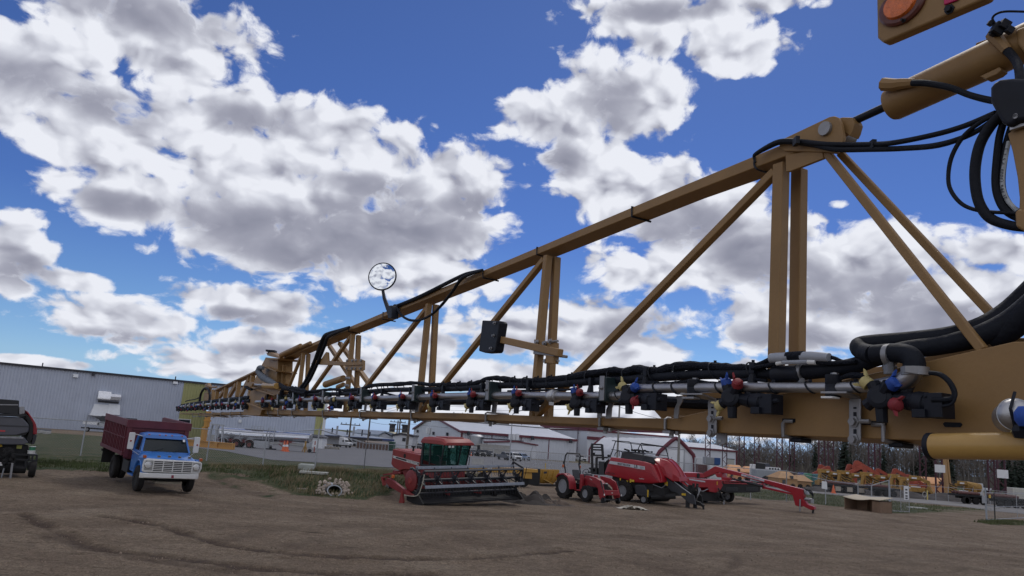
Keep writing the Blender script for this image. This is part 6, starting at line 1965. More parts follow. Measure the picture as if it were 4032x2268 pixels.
m_red_m=M('crane_red',(0.36,0.065,0.035),rough=.6,var=.25,scale=2,dirt=.4)
m_bluebld=M('blue_grey_roof',(0.24,0.28,0.34),rough=.5,var=.08,scale=.4)
m_navy=M('navy_fascia',(0.03,0.06,0.20),rough=.5)
m_tanvas=M('orange_canvas',(0.66,0.33,0.15),rough=.75,var=.1,scale=.6)
m_tanv2=M('tan_canvas',(0.40,0.22,0.09),rough=.75,var=.12,scale=.6)
def ribs(x0,x1,z0,z1,mat,par,pitch=.55,d=.07,y=0.0):
 n=int((x1-x0)/pitch)
 a,b=[],[]
 for i in range(n):
  x=x0+(x1-x0)*i/n
  for f,dy in((0,0),(.62,0),(.72,d),(.90,d)):
   a.append((x+pitch*f,y-.01-d+dy,z0))
 a.append((x1,y-.01,z0))
 b=[(p[0],p[1],z1)for p in a]
 return MB().grid([a,b]).build('cladding',mat,par,smooth=0)
def gpt(px,py):
 return ground(px,py)
def wpoint(px,D,z=None):
 """point at photo column px and distance D (at roughly horizon row)"""
 yh=1590+.074*px
 p=at(px,yh,D)
 return V((p.x,D,H(p.x,D)if z is None else z))
def wall_frame(pxa,Da,pxb,Db):
 a,b=wpoint(pxa,Da),wpoint(pxb,Db)
 z=min(a.z,b.z)
 f=Frame((a.x,a.y,z),math.atan2(b.y-a.y,b.x-a.x))
 f.len=math.hypot(b.x-a.x,b.y-a.y)
 return f
 # ---- the long grey warehouse
WA=wall_frame(-260,143,815,171)
wh=WA.root('warehouse','long grey ribbed metal warehouse with olive yellow corner panels and dark roof edge','building')
wa=lambda x,y,yy=0:WA.on(x,y,'y',yy)
xe=wa(815,1600).x
xy_=wa(711,1600).x
zt=wa(340,1467).z
MB().bx(0,xy_,0,45,-.5,zt).build('wall',m_wall,wh)
MB().bx(xy_,xe,0,45,-.5,zt+.002).build('corner_wall',m_yelw,wh)
ribs(0,xy_,-.3,zt,m_wall,wh)
ribs(xy_,xe,-.3,zt,m_yelw,wh)
MB().bx(-.5,xe+.4,-.5,45.5,zt,zt+.38).build('roof_edge',m_dtrim,wh)
MB().loops([[(-.3,-.3,zt+.38),(-.3,22,zt+.9),(-.3,45,zt+.38)],[(xe+.2,-.3,zt+.38),(xe+.2,22,zt+.9),(xe+.2,45,zt+.38)]]).build('roof',m_bluebld,wh)
for x in(154,181,351,625):
 p=wa(x,1470)
 MB().bx(p.x-.10,p.x+.10,-.10,0,0,zt).build('downpipe',m_wall,wh)
MB().bx(xe-.5,xe-.3,-.1,0,0,zt).build('downpipe',m_yelw,wh)
for nm,(x0,x1,y0,y1)in(('duct_hood',(386,430,1537,1575)),('duct_hood',(435,470,1549,1577))):
 a,b=wa(x0,y0),wa(x1,y1)
 MB().loops([[(x,0,a.z),(x,-1.0,a.z-.1),(x,-1.35,(a.z+b.z)/2),(x,-1.3,b.z),(x,0,b.z)]for x in(a.x,b.x)]).build(nm,M('bright_duct_metal',(.72,.72,.74),rough=.22,metal=.85,var=.08,scale=2,bump=.1,bscale=4),wh)
for(x0,x1,y0,y1,s_)in((372,424,1590,1640,-12),(428,466,1590,1634,-4)):
 a,b=wa(x0,y0),wa(x1,y1)
 k_=170/FPX*s_
 MB().hexa([(a.x,0,a.z),(b.x,0,a.z),(b.x,-.3,a.z),(a.x,-.3,a.z),(a.x+k_,0,b.z),(b.x,0,b.z),(b.x,-1.6,b.z),(a.x+k_,-1.6,b.z)]).build('awning',m_wpaint,wh)
a,b=wa(386,1576),wa(466,1590)
MB().bx(a.x,b.x,-.2,0,b.z,a.z).build('duct_opening',m_dtrim,wh)
a,b=wa(704,1651),wa(746,1670)
w_=MB().bx(a.x-.15,b.x+.15,-.12,0,b.z-.15,a.z+.15).build('window',m_wpaint,wh)
MB().bx(a.x,b.x,-.14,-.11,b.z,a.z).build('pane',M('dark_glass',(.015,.018,.025),rough=.08),w_)
for x,y in((297,1480),(689,1506)):
 p=wa(x,y)
 MB().hexa([(p.x-.45,-.7,p.z-.3),(p.x+.45,-.7,p.z-.3),(p.x+.45,0,p.z-.3),(p.x-.45,0,p.z-.3),(p.x-.45,-.35,p.z+.35),(p.x+.45,-.35,p.z+.35),(p.x+.45,0,p.z+.35),(p.x-.45,0,p.z+.35)]).build('wall_lamp',m_wpaint,wh)
p=wa(367,1474)
MB().bx(p.x-.1,p.x+.1,-.5,0,p.z+.2,p.z+.5).bx(p.x-.3,p.x+.2,-.8,-.3,p.z-.3,p.z+.15).build('camera',m_dtrim,wh)
for x in(165,700):
 p=wa(x,1460)
 MB().tube([(p.x,1,zt+.3),(p.x,1,zt+1.1)],.12,6).build('roof_vent',m_dtrim,wh)
WB=wall_frame(815,158,1284,166)
wb2=WB.root('warehouse_annex','lower grey ribbed metal annex with an olive yellow end panel behind the tanker','building')
wb_=lambda x,y,yy=0:WB.on(x,y,'y',yy)
zt2=wb_(900,1520).z
x1=wb_(1243,1650).x
x2=wb_(1284,1650).x
MB().bx(0,x1,0,40,-.5,zt2).build('wall',m_wall,wb2)
MB().bx(x1,x2-.6,0,40,-.5,zt2+.002).build('corner_wall',m_yelw,wb2)
MB().bx(x2-.6,x2,.02,40,-.5,zt2).build('end_trim',m_wpaint,wb2)
ribs(0,x1,.9,zt2,m_wall,wb2)
ribs(x1,x2-.6,.9,zt2,m_yelw,wb2)
MB().bx(-.2,x2+.2,-.4,40,zt2,zt2+.35).build('roof_edge',m_dtrim,wb2)
for x in(912,1095):
 p=wb_(x,1650)
 MB().bx(p.x-.06,p.x+.06,-.06,0,0,zt2).build('seam',m_galv,wb2)
MB().bx(0,x2,-.15,0,-.3,1.1).build('plinth',m_conc,wb2)
p=wb_(945,1658)
MB().bx(p.x-.3,p.x+.3,-.5,0,p.z-.3,p.z+.3).build('wall_lamp',m_wpaint,wb2)
p=wb_(1258,1700)
MB().bx(p.x-.07,p.x+.07,-.2,0,0,zt2).build('downpipe',m_yelw,wb2)
# ---- tanker
TK=wall_frame(864,116,1224,116)
tk=TK.root('tanker_trailer','polished silver tanker trailer on three axles with red landing legs','trailer')
tk_=lambda X,Y,yy=0:TK.on(700+X*.2717,1640+Y*.2717,'y',yy)
tl,trr=tk_(608,250,1.2),tk_(1928,300,1.2)
ztop,zbl,zbr=tk_(610,152,1.2).z,tk_(608,335,1.2).z,tk_(1910,385,1.2).z
secs=[]
n=24
for x,zb_ in((tl.x,zbl),(tl.x+.02,zbl),(tl.x+4.5,zbl),(tl.x+9,zbl+(zbr-zbl)*.6),(trr.x-.02,zbr),(trr.x,zbr)):
 e=x in(tl.x,trr.x)
 s_=.80 if e else 1
 cz,rz_=(ztop+zb_)/2,(ztop-zb_)/2
 secs.append([(x,1.25+1.2*s_*math.cos(2*math.pi*i/n),cz+rz_*s_*math.sin(2*math.pi*i/n))for i in range(n)])
tank=MB().loops(secs).build('tank',M('polished_tank',(.62,.63,.66),rough=.16,metal=.95,var=.05,scale=1,bump=.02,bscale=1.5),tk,smooth=50)
rg=MB()
for f in(.02,.25,.5,.62,.98):
 x=tl.x+(trr.x-tl.x)*f
 rg.bx(x-.04,x+.04,-.02,.05,zbr,ztop-.6)
rg.build('tank_bands',m_galv,tank)
ct=MB()
a,b=tk_(1085,160,1.2),tk_(1250,215,1.2)
ct.bx(a.x,b.x,.7,1.8,a.z-.3,a.z-.2)
for x in np.linspace(a.x,b.x,5):
 ct.bx(x-.03,x+.03,.7,.75,b.z,a.z+.25)
ct.bx(a.x,b.x,.7,.75,a.z+.2,a.z+.26).bx(a.x,b.x,.7,.75,a.z-.05,a.z)
ct.bx(tk_(980,160,1.2).x,tk_(1440,160,1.2).x,.9,1.6,ztop+.0,ztop+.08)
ct.build('top_catwalk',m_galv,tk)
ld=MB()
a=tk_(1370,200,0)
for dx in(-.35,.35):
 ld.bx(a.x+dx-.03,a.x+dx+.03,-.08,-.02,.4,ztop+.7)
for i in range(10):
 ld.bx(a.x-.35,a.x+.35,-.07,-.03,.5+.28*i,.54+.28*i)
ld.build('ladder',m_galv,tk)
for X in(650,845,1035):
 p=tk_(X,408,0)
 for yy,sd_ in((.15,-1),(2.3,1)):
  wheel(tk,(p.x,yy,.53),.53,.5,.29,M('rust_red_rim',(.18,.05,.04),rough=.5,var=.2),side=sd_)
 arc=[(p.x+.75*math.cos(a_),.0,.62+.62*math.sin(a_))for a_ in[R_(20+14*i)for i in range(11)]]
 fm=MB()
 for q1,q2 in zip(arc,arc[1:]):
  fm.hexa([(q1[0],-.15,q1[2]),(q2[0],-.15,q2[2]),(q2[0],.5,q2[2]),(q1[0],.5,q1[2]),(q1[0],-.15,q1[2]+.07),(q2[0],-.15,q2[2]+.07),(q2[0],.5,q2[2]+.07),(q1[0],.5,q1[2]+.07)])
 fm.build('mudguard',m_galv,tk)
a,b=tk_(590,0).x,tk_(1110,0).x
MB().bx(a,b,.5,2.0,.75,zbl+.35).build('subframe',m_sdred,tk)
a,b=tk_(1110,345),tk_(1315,470)
MB().bx(a.x,b.x,-.02,.3,max(.2,b.z),a.z).build('hose_cabinet',m_galv,tk)
lg=MB()
p=tk_(1545,400)
for yy in(.3,2.1):
 lg.bx(p.x-.14,p.x+.14,yy-.1,yy+.1,.05,zbr+.2).bar((p.x-.9,yy,.95),(p.x,yy,.35),.12,.1).bx(p.x-.3,p.x+.3,yy-.2,yy+.2,0,.06)
lg.bx(p.x-.9,p.x+1.3,.5,2.0,zbr-.2,zbr+.2)
lg.build('landing_gear',m_sdred,tk)
a,b=tk_(1650,365),tk_(1900,398)
MB().bx(a.x,b.x,.1,2.3,b.z,a.z).build('coupler_plate',m_galv,tk)
p=tk_(1320,455)
MB().bx(p.x-.5,p.x+.6,.2,1.8,.02,.18).tube([(p.x,.9,.18),(p.x,.9,.6)],.2,8).build('valve_stand',m_chas,tk)
def cone_thing(px,py,h,label,cat='cone',mat=None,stripes=True):
 c=gpt(px,py)
 o=thing('traffic_cone',(c.x,c.y,c.z+.03),0,label,cat)
 MB().lathe([(h*.22,.04),(h*.05,h),(h*.03,h+.01)],(0,0,0),(0,0,1),14).build('cone',mat or m_orange,o)
 MB().bx(-h*.28,h*.28,-h*.28,h*.28,0,.05).build('base',mat or m_orange,o)
 if stripes:
  MB().lathe([(h*.153,h*.45),(h*.115,h*.65)],(0,0,0),(0,0,1),14,cap=False).build('reflective_band',m_wpaint,o)
 return o
cone_thing(1127,1779,1.5,'right one of two orange cones at the red legs of the silver tanker')
cone_thing(1116,1777,1.4,'left one of two orange cones at the red legs of the silver tanker')
cone_thing(1855,1796,1.0,'lone orange cone in front of the parked cars near the white warehouse')
c=gpt(1199,1782)
o=thing('yellow_stand',(c.x,c.y,c.z+.03),0,'small yellow stand on the asphalt under the front of the silver tanker','stand')
MB().bx(-.12,.12,-.1,.1,0,1.6).bar((-.4,0,0),(0,0,1.2),.1,.1).bar((.4,0,0),(0,0,1.2),.1,.1).build('post',m_yel_m,o)
MB().lathe([(.15,-.1),(.28,-.1),(.28,.1),(.15,.1)],(.7,0,.28),(0,1,0),14).build('jack_wheel',m_tyre,o)
c=gpt(1236,1784)
o=thing('delineator_post',(c.x,c.y,c.z+.03),0,'slim red and white delineator post standing right of the tanker','post')
MB().tube([(0,0,.1),(0,0,1.7)],.08,10).build('post',m_red_m,o)
MB().tube([(0,0,.9),(0,0,1.15)],.085,10).build('reflective_band',m_wpaint,o)
MB().bx(-.35,.35,-.3,.3,0,.1).build('base',m_chas,o)
# ---- yellow steel frame beside the truck
a,b=gpt(741,1757),gpt(918,1772)
o=thing('steel_frame',(a.x,a.y,a.z),math.atan2(b.y-a.y,b.x-a.x),'yellow steel beam with an upright post lying behind the blue farm truck','steel frame')
L_=math.hypot(b.x-a.x,b.y-a.y)
MB().bx(-6,L_,-.25,.25,.05,.15).bx(-6,L_,-.25,.25,.75,.85).bx(-6,L_,-.04,.04,.15,.75).bx(L_*.62,L_*.66,-.25,.25,.15,.75).bx(L_-.1,L_,-.25,.25,.15,.75).bx(L_*.60,L_*.62,-.25,.25,.15,.75).build('beam',m_tanv2 if False else M('frame_yellow',(.50,.25,.05),rough=.5,var=.1),o)
MB().bx(2.0,2.5,-.3,.3,.85,2.6).bx(2.2,2.7,-.25,.25,2.6,4.6).bx(2.1,2.8,-.3,.3,3.3,3.5).build('post',M('frame_yellow',(.50,.25,.05)),o)
for i,(px,lb)in enumerate(((812,'grey folding trestle stand next to the yellow upright post'),(838,'grey trestle stand left of the tanker rear wheels'))):
 c=gpt(px,1757)
 o=thing('trestle',(c.x,c.y+2,c.z),0,lb,'trestle')
 t_=MB()
 for sx in(-1,1):
  for sy in(-1,1):
   t_.bar((sx*.7,sy*.6,0),(sx*.25,sy*.1,3.0),.14,.1)
 t_.bx(-.5,.5,-.15,.15,2.9,3.1)
 t_.build('legs',m_galv,o)
 # ---- white shed at the annex corner
a,b=wpoint(1205,153),wpoint(1276,153)
o=thing('shed',(a.x,153,a.z),0,'small white shed with a dark roof at the yellow annex corner','shed')
w=b.x-a.x
MB().bx(0,w,0,4,0,2.0).build('wall',m_wpaint,o)
MB().bx(-.2,w+.2,-.3,4.2,2.0,2.2).hexa([(-.2,-.3,2.2),(w+.2,-.3,2.2),(w+.2,4.2,2.2),(-.2,4.2,2.2),(.6,1,2.6),(w-.6,1,2.6),(w-.6,3,2.6),(.6,3,2.6)]).build('roof',m_dtrim,o)
MB().bx(w*.05,w*.45,-.06,0,.05,1.8).build('door',m_galv,o)
o=thing('pallet',gpt(1300,1768),.2,'flat pile of brown timber pallets beside the white shed','pallets')
MB().bx(-1.8,1.8,-.8,.8,0,.15).bx(-1.8,1.8,-.8,.8,.3,.45).bx(-1.7,-1.4,-.8,.8,.15,.3).bx(1.4,1.7,-.8,.8,.15,.3).bx(-.2,.2,-.8,.8,.15,.3).build('boards',M('weathered_wood',(.25,.22,.17)),o)
# ---- trailer parked by the warehouse
F_=wall_frame(325,150,470,150)
o=F_.root('dump_trailer','white and dark grey trailer parked against the warehouse below its duct hoods','trailer')
f_=lambda X,Y:F_.on(X*.4416,1360+Y*.4416,'y',0)
a,b=f_(740,675),f_(880,710)
MB().bx(a.x,b.x,0,2.2,b.z,a.z).build('white_body',m_wpaint,o)
P=[f_(*q)for q in((840,640),(895,640),(905,628),(1000,632),(1000,690),(900,690),(880,660))]
MB().exy([(p.x,p.z)for p in P],0.1,2.1).build('grey_hopper',m_dgry,o)
a,b=f_(870,690),f_(1010,730)
MB().bx(a.x,b.x,0,2.2,b.z,a.z).build('bed',m_galv,o)
a,b=f_(1100,645),f_(1180,660)
MB().bx(f_(1000,640).x,b.x,0,2,b.z,a.z).build('rear_panel',m_dgry,o)
for X in(780,960,1000):
 p=f_(X,730)
 wheel(o,(p.x,.1,.45),.45,.35,.24,m_rim,side=-1)
MB().bx(f_(720,700).x,f_(1010,700).x,.3,1.9,.55,.8).build('chassis',m_chas,o)
for i,(x0,x1,y)in enumerate(((148,168,1706),(173,195,1709))):
 a,b=gpt(x0,y),gpt(x1,y)
 o=thing('kerb_stone',(a.x,a.y,a.z),math.atan2(b.y-a.y,b.x-a.x),('white concrete kerb stone on the grass nearest the black baler','white concrete kerb stone on the grass, the farther one from the black baler')[i],'kerb')
 MB().bx(0,math.hypot(b.x-a.x,b.y-a.y),-.2,.2,0,.35).build('stone',m_conc,o,bevel=.04)
sheet('parking_strip',px_poly([(60,1702),(200,1706),(203,1692),(60,1683)]),m_strip,.04,2)
# ---- blue-roofed works, far
F_=wall_frame(1270,215,1552,228)
o=F_.root('works_building','long low white building with a blue grey roof and navy fascia far behind','building')
f_=lambda x,y:F_.on(1300+x*.1747,1640+y*.1747,'y',0)
e0,e1=f_(215,458),f_(1405,530)
ze=(e0.z+e1.z)/2
zrf=f_(700,412).z+1.0
MB().bx(0,e1.x,0,30,-.5,ze).build('wall',m_wwall,o)
MB().bx(-.3,e1.x+.3,-.6,-.1,ze-.25,ze+.25).build('fascia',m_navy,o)
MB().hexa([(-.3,-.6,ze+.25),(e1.x+.3,-.6,ze+.25),(e1.x+.3,30,ze+.25),(-.3,30,ze+.25),(-.3,12,zrf+.6),(e1.x-9,12,zrf-.6),(e1.x-9,18,zrf-.6),(-.3,18,zrf+.6)]).build('roof',m_bluebld,o)
for X,hgt in((170,2.0),(280,2.6),(515,1.8),(660,2.8),(855,2.0),(1035,1.6)):
 p=f_(X,430)
 MB().tube([(p.x,4,ze+.3),(p.x,4,ze+.3+hgt)],.3 if hgt>2.2 else .2,8).build('roof_vent',m_galv if hgt>2.2 else m_dtrim,o)
p=f_(430,500)
MB().bx(p.x-8,p.x+9,-2.5,0,1.8,2.3).build('canopy',m_dtrim,o)
F_=wall_frame(1492,240,1625,246)
o=F_.root('gabled_house','white house with a grey gable roof between the poles far behind the swather','building')
f_=lambda x,y:F_.on(1300+x*.1747,1640+y*.1747,'y',0)
pk_,le,ri=f_(1228,355),f_(1100,435),f_(1405,480)
MB().exy([(le.x,-.5),(ri.x+3,-.5),(ri.x+3,ri.z-.6),(pk_.x,pk_.z-.3),(le.x,le.z)],0,22).build('wall',m_wwall,o)
MB().loops([[(le.x-.5,y,le.z),(pk_.x,y,pk_.z),(ri.x+3.4,y,ri.z-.8),(ri.x+3.4,y,ri.z-.4),(pk_.x,y,pk_.z+.4),(le.x-.5,y,le.z+.4)]for y in(-.6,22.5)]).build('roof',m_bluebld,o)
q=[f_(*p)for p in((1228,360),(1500,360),(1640,410),(1640,440),(1400,470))]
MB().loops([[(p.x,6,p.z)for p in q],[(p.x,20,p.z)for p in q]]).build('rear_roof',m_bluebld,o)
F_=wall_frame(1545,233,1628,233)
o=F_.root('workshop','white low gabled workshop left of the big white warehouse','building')
f_=lambda x,y:F_.on(1300+x*.1747,1640+y*.1747,'y',0)
q=[f_(*p)for p in((1415,440),(1600,408),(1860,460),(1870,430))]
xw=q[2].x
MB().exy([(q[0].x,-.5),(xw,-.5),(xw,q[2].z),(q[1].x,q[1].z),(q[0].x,q[0].z)],0,15).build('wall',m_wwall,o)
MB().loops([[(q[0].x-.3,y,q[0].z),(q[1].x,y,q[1].z),(xw+.3,y,q[2].z),(xw+.3,y,q[2].z+.5),(q[1].x,y,q[1].z+.5),(q[0].x-.3,y,q[0].z+.5)]for y in(-.5,15)]).build('roof',m_dtrim,o)
p=f_(1665,520)
MB().bx(p.x-.5,p.x+.5,-.1,0,p.z-.5,p.z+.5).build('wall_vent',m_dtrim,o)
for i,X in enumerate((1385,1670)):
 c=at(1300+X*.1747,1640+400*.1747,262)
 zb_=H(c.x,c.y)
 zt_=at(1300+X*.1747,1640+(345 if i==0 else 365)*.1747,262).z
 o=thing('grain_bin',(c.x,262,zb_),0,('pale yellow bin top with a grey vent above the gabled house roof','pale yellow bin top with a grey vent above the low workshop roof')[i],'bin')
 MB().lathe([(5.0,0),(5.0,zt_-zb_-3.2),(1.4,zt_-zb_)],(0,0,0),(0,0,1),24).build('shell',M('bin_cream',(.62,.58,.42),rough=.5),o)
 MB().tube([(0,0,zt_-zb_-.2),(0,0,zt_-zb_+2.4)],.95,10).lathe([(1.25,2.2),(1.25,2.7)],(0,0,zt_-zb_),(0,0,1),10).build('vent',m_dgry,o)
F_=wall_frame(1410,183,1535,183)
o=F_.root('board_fence','brown board fence along the far edge of the asphalt lot','fence')
L_=F_.len
for i in range(10):
 MB().bx(L_*i/10+.04,L_*(i+1)/10-.04,0,.1,.1,1.5 if i>2 else 1.7).build('board_panel',M('brown_boards',(.13,.075,.055),rough=.8,var=.25,scale=2),o)
pm2=MB()
for i in range(11):
 MB().bx(L_*i/10-.07,L_*i/10+.07,-.1,.05,0,1.9).build('post',m_galv,o)
MB().bx(2,L_,-.3,.3,1.55,1.95).build('cap_board',M('pale_fascia',(.5,.42,.36),rough=.7),o)
a,b=wpoint(1532,184),wpoint(1553,184)
o=thing('waste_container',(a.x,184,a.z),0,'dark green steel container at the end of the brown board fence','container')
w=b.x-a.x
MB().bx(0,w,0,4,0.1,2.1).build('body',M('container_green',(.02,.075,.05),rough=.6,var=.2),o,bevel=.05)
rb_=MB()
for i in range(6):
 rb_.bx(w*i/5-.05,w*i/5+.05,-.08,0,.1,2.1)
rb_.build('ribs',M('container_green',(.02,.075,.05)),o)
# ---- the big white warehouse with maroon trim
a,b=wpoint(1812,228),wpoint(2300,240)
GF=Frame((a.x,a.y,a.z),math.atan2(b.y-a.y,b.x-a.x))
gw_=GF.root('white_warehouse','large white metal warehouse with maroon trim and a shallow gable end','building')
g_=lambda x,y,yy=0:GF.on(1750+x*.1941,1640+y*.1941,'y',yy)
ez=g_(340,305).z
gx1=g_(2680,480).x
gd=62
zr_=g_(1000,262,30).z
fc=GF.i@wpoint(1628,292)
gdir=(fc.x,fc.y)
MB().loops([[(0,0,-.5),(gx1,0,-.5),(gx1,0,ez),(0,0,ez)],[(fc.x,fc.y,-.5),(gx1+fc.x,fc.y,-.5),(gx1+fc.x,fc.y,ez),(fc.x,fc.y,ez)]]).build('wall',m_wwall,gw_)
m1=(fc.x*.55,fc.y*.55)
zp=ez+4.6
MB().loops([[(0,0,ez),(m1[0],m1[1],zp),(fc.x,fc.y,ez)],[(.05,0,ez),(m1[0]+.05,m1[1],zp),(fc.x+.05,fc.y,ez)]]).build('gable_wall',m_wwall,gw_)
MB().loops([[(x0-.4,-.6,ez),(x0+m1[0]-.4,m1[1],zp),(x0+fc.x-.4,fc.y+.6,ez),(x0+fc.x-.4,fc.y+.6,ez+.3),(x0+m1[0]-.4,m1[1],zp+.3),(x0-.4,-.6,ez+.3)]for x0 in(0,gx1)]).build('roof',m_lroof,gw_)
ribs(0,gx1,-.3,ez,m_wwall,gw_,.9,.08)
tm=MB()
tm.bx(-.4,gx1,-.75,-.6,ez-.35,ez+.32)
tm.bar((-.5,-.2,ez+.1),(m1[0]-.5,m1[1],zp+.15),.3,.6)
tm.bar((m1[0]-.5,m1[1],zp+.15),(fc.x-.5,fc.y,ez+.1),.3,.6)
for X in(330,350,955,1550,2120):
 p=g_(X,500)
 tm.bx(p.x-.14,p.x+.14,-.12,0,0,ez)
tm.build('maroon_trim',m_mtrim,gw_)
MB().tube([(x,m1[1]*.62,ez+(zp-ez)*.62+.55)for x in np.linspace(0,gx1,12)],.16,6).build('roof_pipe',m_dtrim,gw_)
for X,Y in((670,235),(868,248),(982,225),(1140,270),(1535,270),(1568,275),(2218,360)):
 p=g_(X,300)
 MB().tube([(p.x+m1[0]*.8,m1[1]*.8,zp-1.3),(p.x+m1[0]*.8,m1[1]*.8,zp+1.8)],.18,6).build('roof_vent',m_galv,gw_)
for X,Y in((470,355),(1760,445),(2530,510)):
 p=g_(X,Y)
 MB().bx(p.x-.25,p.x+.25,-1.6,0,p.z+.6,p.z+.8).bx(p.x-.5,p.x+.3,-1.8,-1.1,p.z-.4,p.z+.5).build('wall_lamp',m_dtrim,gw_)
p0,p1=g_(510,390),g_(620,640)
MB().lathe([(2.0,-.3),(2.0,p0.z),(1.2,p0.z+.5)],((p0.x+p1.x)/2+.6,-2.2,0),(0,0,1),18).bx(p1.x,p1.x+3.5,-3,0,0,p0.z-1.2).build('side_silo',m_galv,gw_)
p0,p1,pe=g_(695,435),g_(1250,520),g_(1660,575)
MB().bx(p0.x,p1.x+3,-6,0,0,p0.z-.1).build('upper_annex',m_wwall,gw_)
MB().bx(p0.x-.3,p1.x+3.3,-6.2,0,p0.z-.1,p0.z+.15).build('annex_edge',m_dtrim,gw_)
q=[g_(*t_)for t_ in((695,515),(1265,505),(1655,575))]
MB().exy([(q[0].x,-.2),(q[2].x,-.2),(q[2].x,q[2].z),(q[1].x,q[1].z),(q[0].x,q[0].z)],-9,-6.2).build('lower_annex',m_wwall,gw_)
MB().loops([[(q[0].x-.4,y,q[0].z),(q[1].x,y,q[1].z),(q[2].x+.4,y,q[2].z),(q[2].x+.4,y,q[2].z+.35),(q[1].x,y,q[1].z+.35),(q[0].x-.4,y,q[0].z+.35)]for y in(-9.4,-6.1)]).build('annex_roof',m_mtrim,gw_)
for X in(1275,1345,1415):
 p=g_(X,350)
 MB().tube([(p.x,-3,q[1].z),(p.x,-3,p.z)],.55,10).build('flue',m_wpaint,gw_)
p=g_(800,690)
MB().bx(p.x-5,p.x+5,-9.1,-8.9,0,3.2).build('loading_door',m_conc,gw_)
gl2=lambda t_,z0,z1,w:None
for f0,f1,z1 in((.05,.42,4.2),(.86,.97,4.0)):
 P0,P1=V((fc.x*f0,fc.y*f0,0)),V((fc.x*f1,fc.y*f1,0))
 MB().hexa([P0+V((-.12,0,0)),P1+V((-.12,0,0)),P1,P0,P0+V((-.12,0,z1)),P1+V((-.12,0,z1)),P1+V((0,0,z1)),P0+V((0,0,z1))]).build('overhead_door',m_wpaint,gw_)
for f0,z0 in((.22,ez-1.0),(.5,ez-1.0),(.88,ez-.6)):
 P0=V((fc.x*f0,fc.y*f0,0))
 MB().box(P0+V((-.3,0,z0)),(.5,1.2,1.0)).build('wall_vent',m_dtrim,gw_)
P0=V((fc.x*.6,fc.y*.6,ez-.2))
MB().box(P0+V((-.6,0,0)),(1.0,2.4,2.0)).build('air_unit',m_wpaint,gw_)
# ---- tall ribbed hall behind the shelter, and the small one right of it
F_=wall_frame(2311,262,2668,275)
o=F_.root('ribbed_hall','tall white ribbed hall with a maroon band behind the fabric shelter','building')
zt=F_.on(2320,1697,'y',0).z
zb1,zb0=F_.on(2330,1719,'y',0).z,F_.on(2330,1731,'y',0).z
MB().bx(0,F_.len,0,30,-.5,zt).build('wall',m_wwall,o)
MB().bx(-.2,F_.len+.2,-.25,0,zb0,zb1).build('maroon_band',m_mtrim,o)
MB().bx(-.3,F_.len+.3,-.3,30,zt,zt+.5).build('roof_edge',m_mtrim,o)
MB().bx(1.5,4.5,-.15,0,zb0-5,zb0-1.2).build('window',m_dtrim,o)
F_=wall_frame(2700,250,2899,262)
o=F_.root('grey_hall','pale grey hall with maroon edges right of the fabric shelter','building')
z0_,z1_=F_.on(2750,1767,'y',0).z,F_.on(2897,1781,'y',0).z
MB().bx(0,F_.len,0,25,-.5,min(z0_,z1_)).build('wall',m_wwall,o)
MB().bx(-.3,F_.len+.3,-.4,25,min(z0_,z1_),min(z0_,z1_)+.6).bx(F_.len-.2,F_.len+.2,-.3,0,0,z1_).build('maroon_trim',m_mtrim,o)
MB().hexa([(0,0,z1_+.6),(F_.len,0,z1_+.6),(F_.len,25,z1_+.6),(0,25,z1_+.6),(0,10,z1_+2.2),(F_.len,10,z1_+2.2),(F_.len,15,z1_+2.2),(0,15,z1_+2.2)]).build('roof',m_lroof,o)
a=F_.on(2862,1808,'y',0)
MB().bx(a.x,a.x+3.4,-.15,0,0,a.z).build('overhead_door',M('pale_door',(.42,.41,.38),rough=.6),o)
MB().bx(a.x-.2,a.x+3.6,-.12,0,a.z,a.z+.25).build('door_frame',m_dtrim,o)
# ---- fabric shelter
m_fab=M('white_fabric',(0.66,0.67,0.69),rough=.7,var=.06,scale=.25,bump=.3,bscale=.6)
c1=wpoint(2662,168)
c2=wpoint(2377,232)
SHF=Frame((c1.x,c1.y,c1.z),math.atan2(c2.y-c1.y,c2.x-c1.x))
sh=SHF.root('fabric_shelter','white fabric shelter with maroon arched edges behind the square baler','shelter')
sq=lambda X,Y:SHF.on(2150+X*.2523,1660+Y*.2523,'x',0)
prof_=[sq(*q)for q in((1735,800),(1735,530),(1770,470),(1960,300),(2030,258),(2100,305),(2220,430),(2300,520),(2322,600),(2322,830))]
pf_=[(p.y,max(p.z,-.4))for p in prof_]
pf_[0]=(pf_[0][0],-.4)
pf_[-1]=(pf_[-1][0],-.4)
LEN=math.hypot(c2.x-c1.x,c2.y-c1.y)
lsx=[]
for i in range(19):
 x=LEN*i/18
 sag=.985 if i%2 else 1.0
 lsx.append([(x,y*(1 if z<1 else sag),z*sag if z>2 else z)for y,z in pf_])
MB().loops(lsx,cap=False).build('roof_cover',m_fab,sh,smooth=60)
MB().exx([(y*.985,z*.985 if z>0 else z)for y,z in pf_],.15,.25).build('end_wall',m_fab,sh)
MB().exx([(y*.985,z*.985 if z>0 else z)for y,z in pf_],LEN-.3,LEN-.2).build('end_wall',m_fab,sh)
for x in(0,LEN):
 MB().tube([(x,y,z)for y,z in pf_],.42,8).build('edge_tube',m_mtrim,sh)
d0,d1=sq(1912,420),sq(2150,800)
dr_=MB().bx(.05,.15,min(d0.y,d1.y),max(d0.y,d1.y),-.3,d0.z).build('door',m_wpaint,sh)
MB().bx(-.02,.05,min(d0.y,d1.y),max(d0.y,d1.y),d0.z-.1,d0.z+.08).bx(-.02,.05,d1.y-.12,d1.y+.12,0,d0.z).build('door_frame',m_galv,dr_)
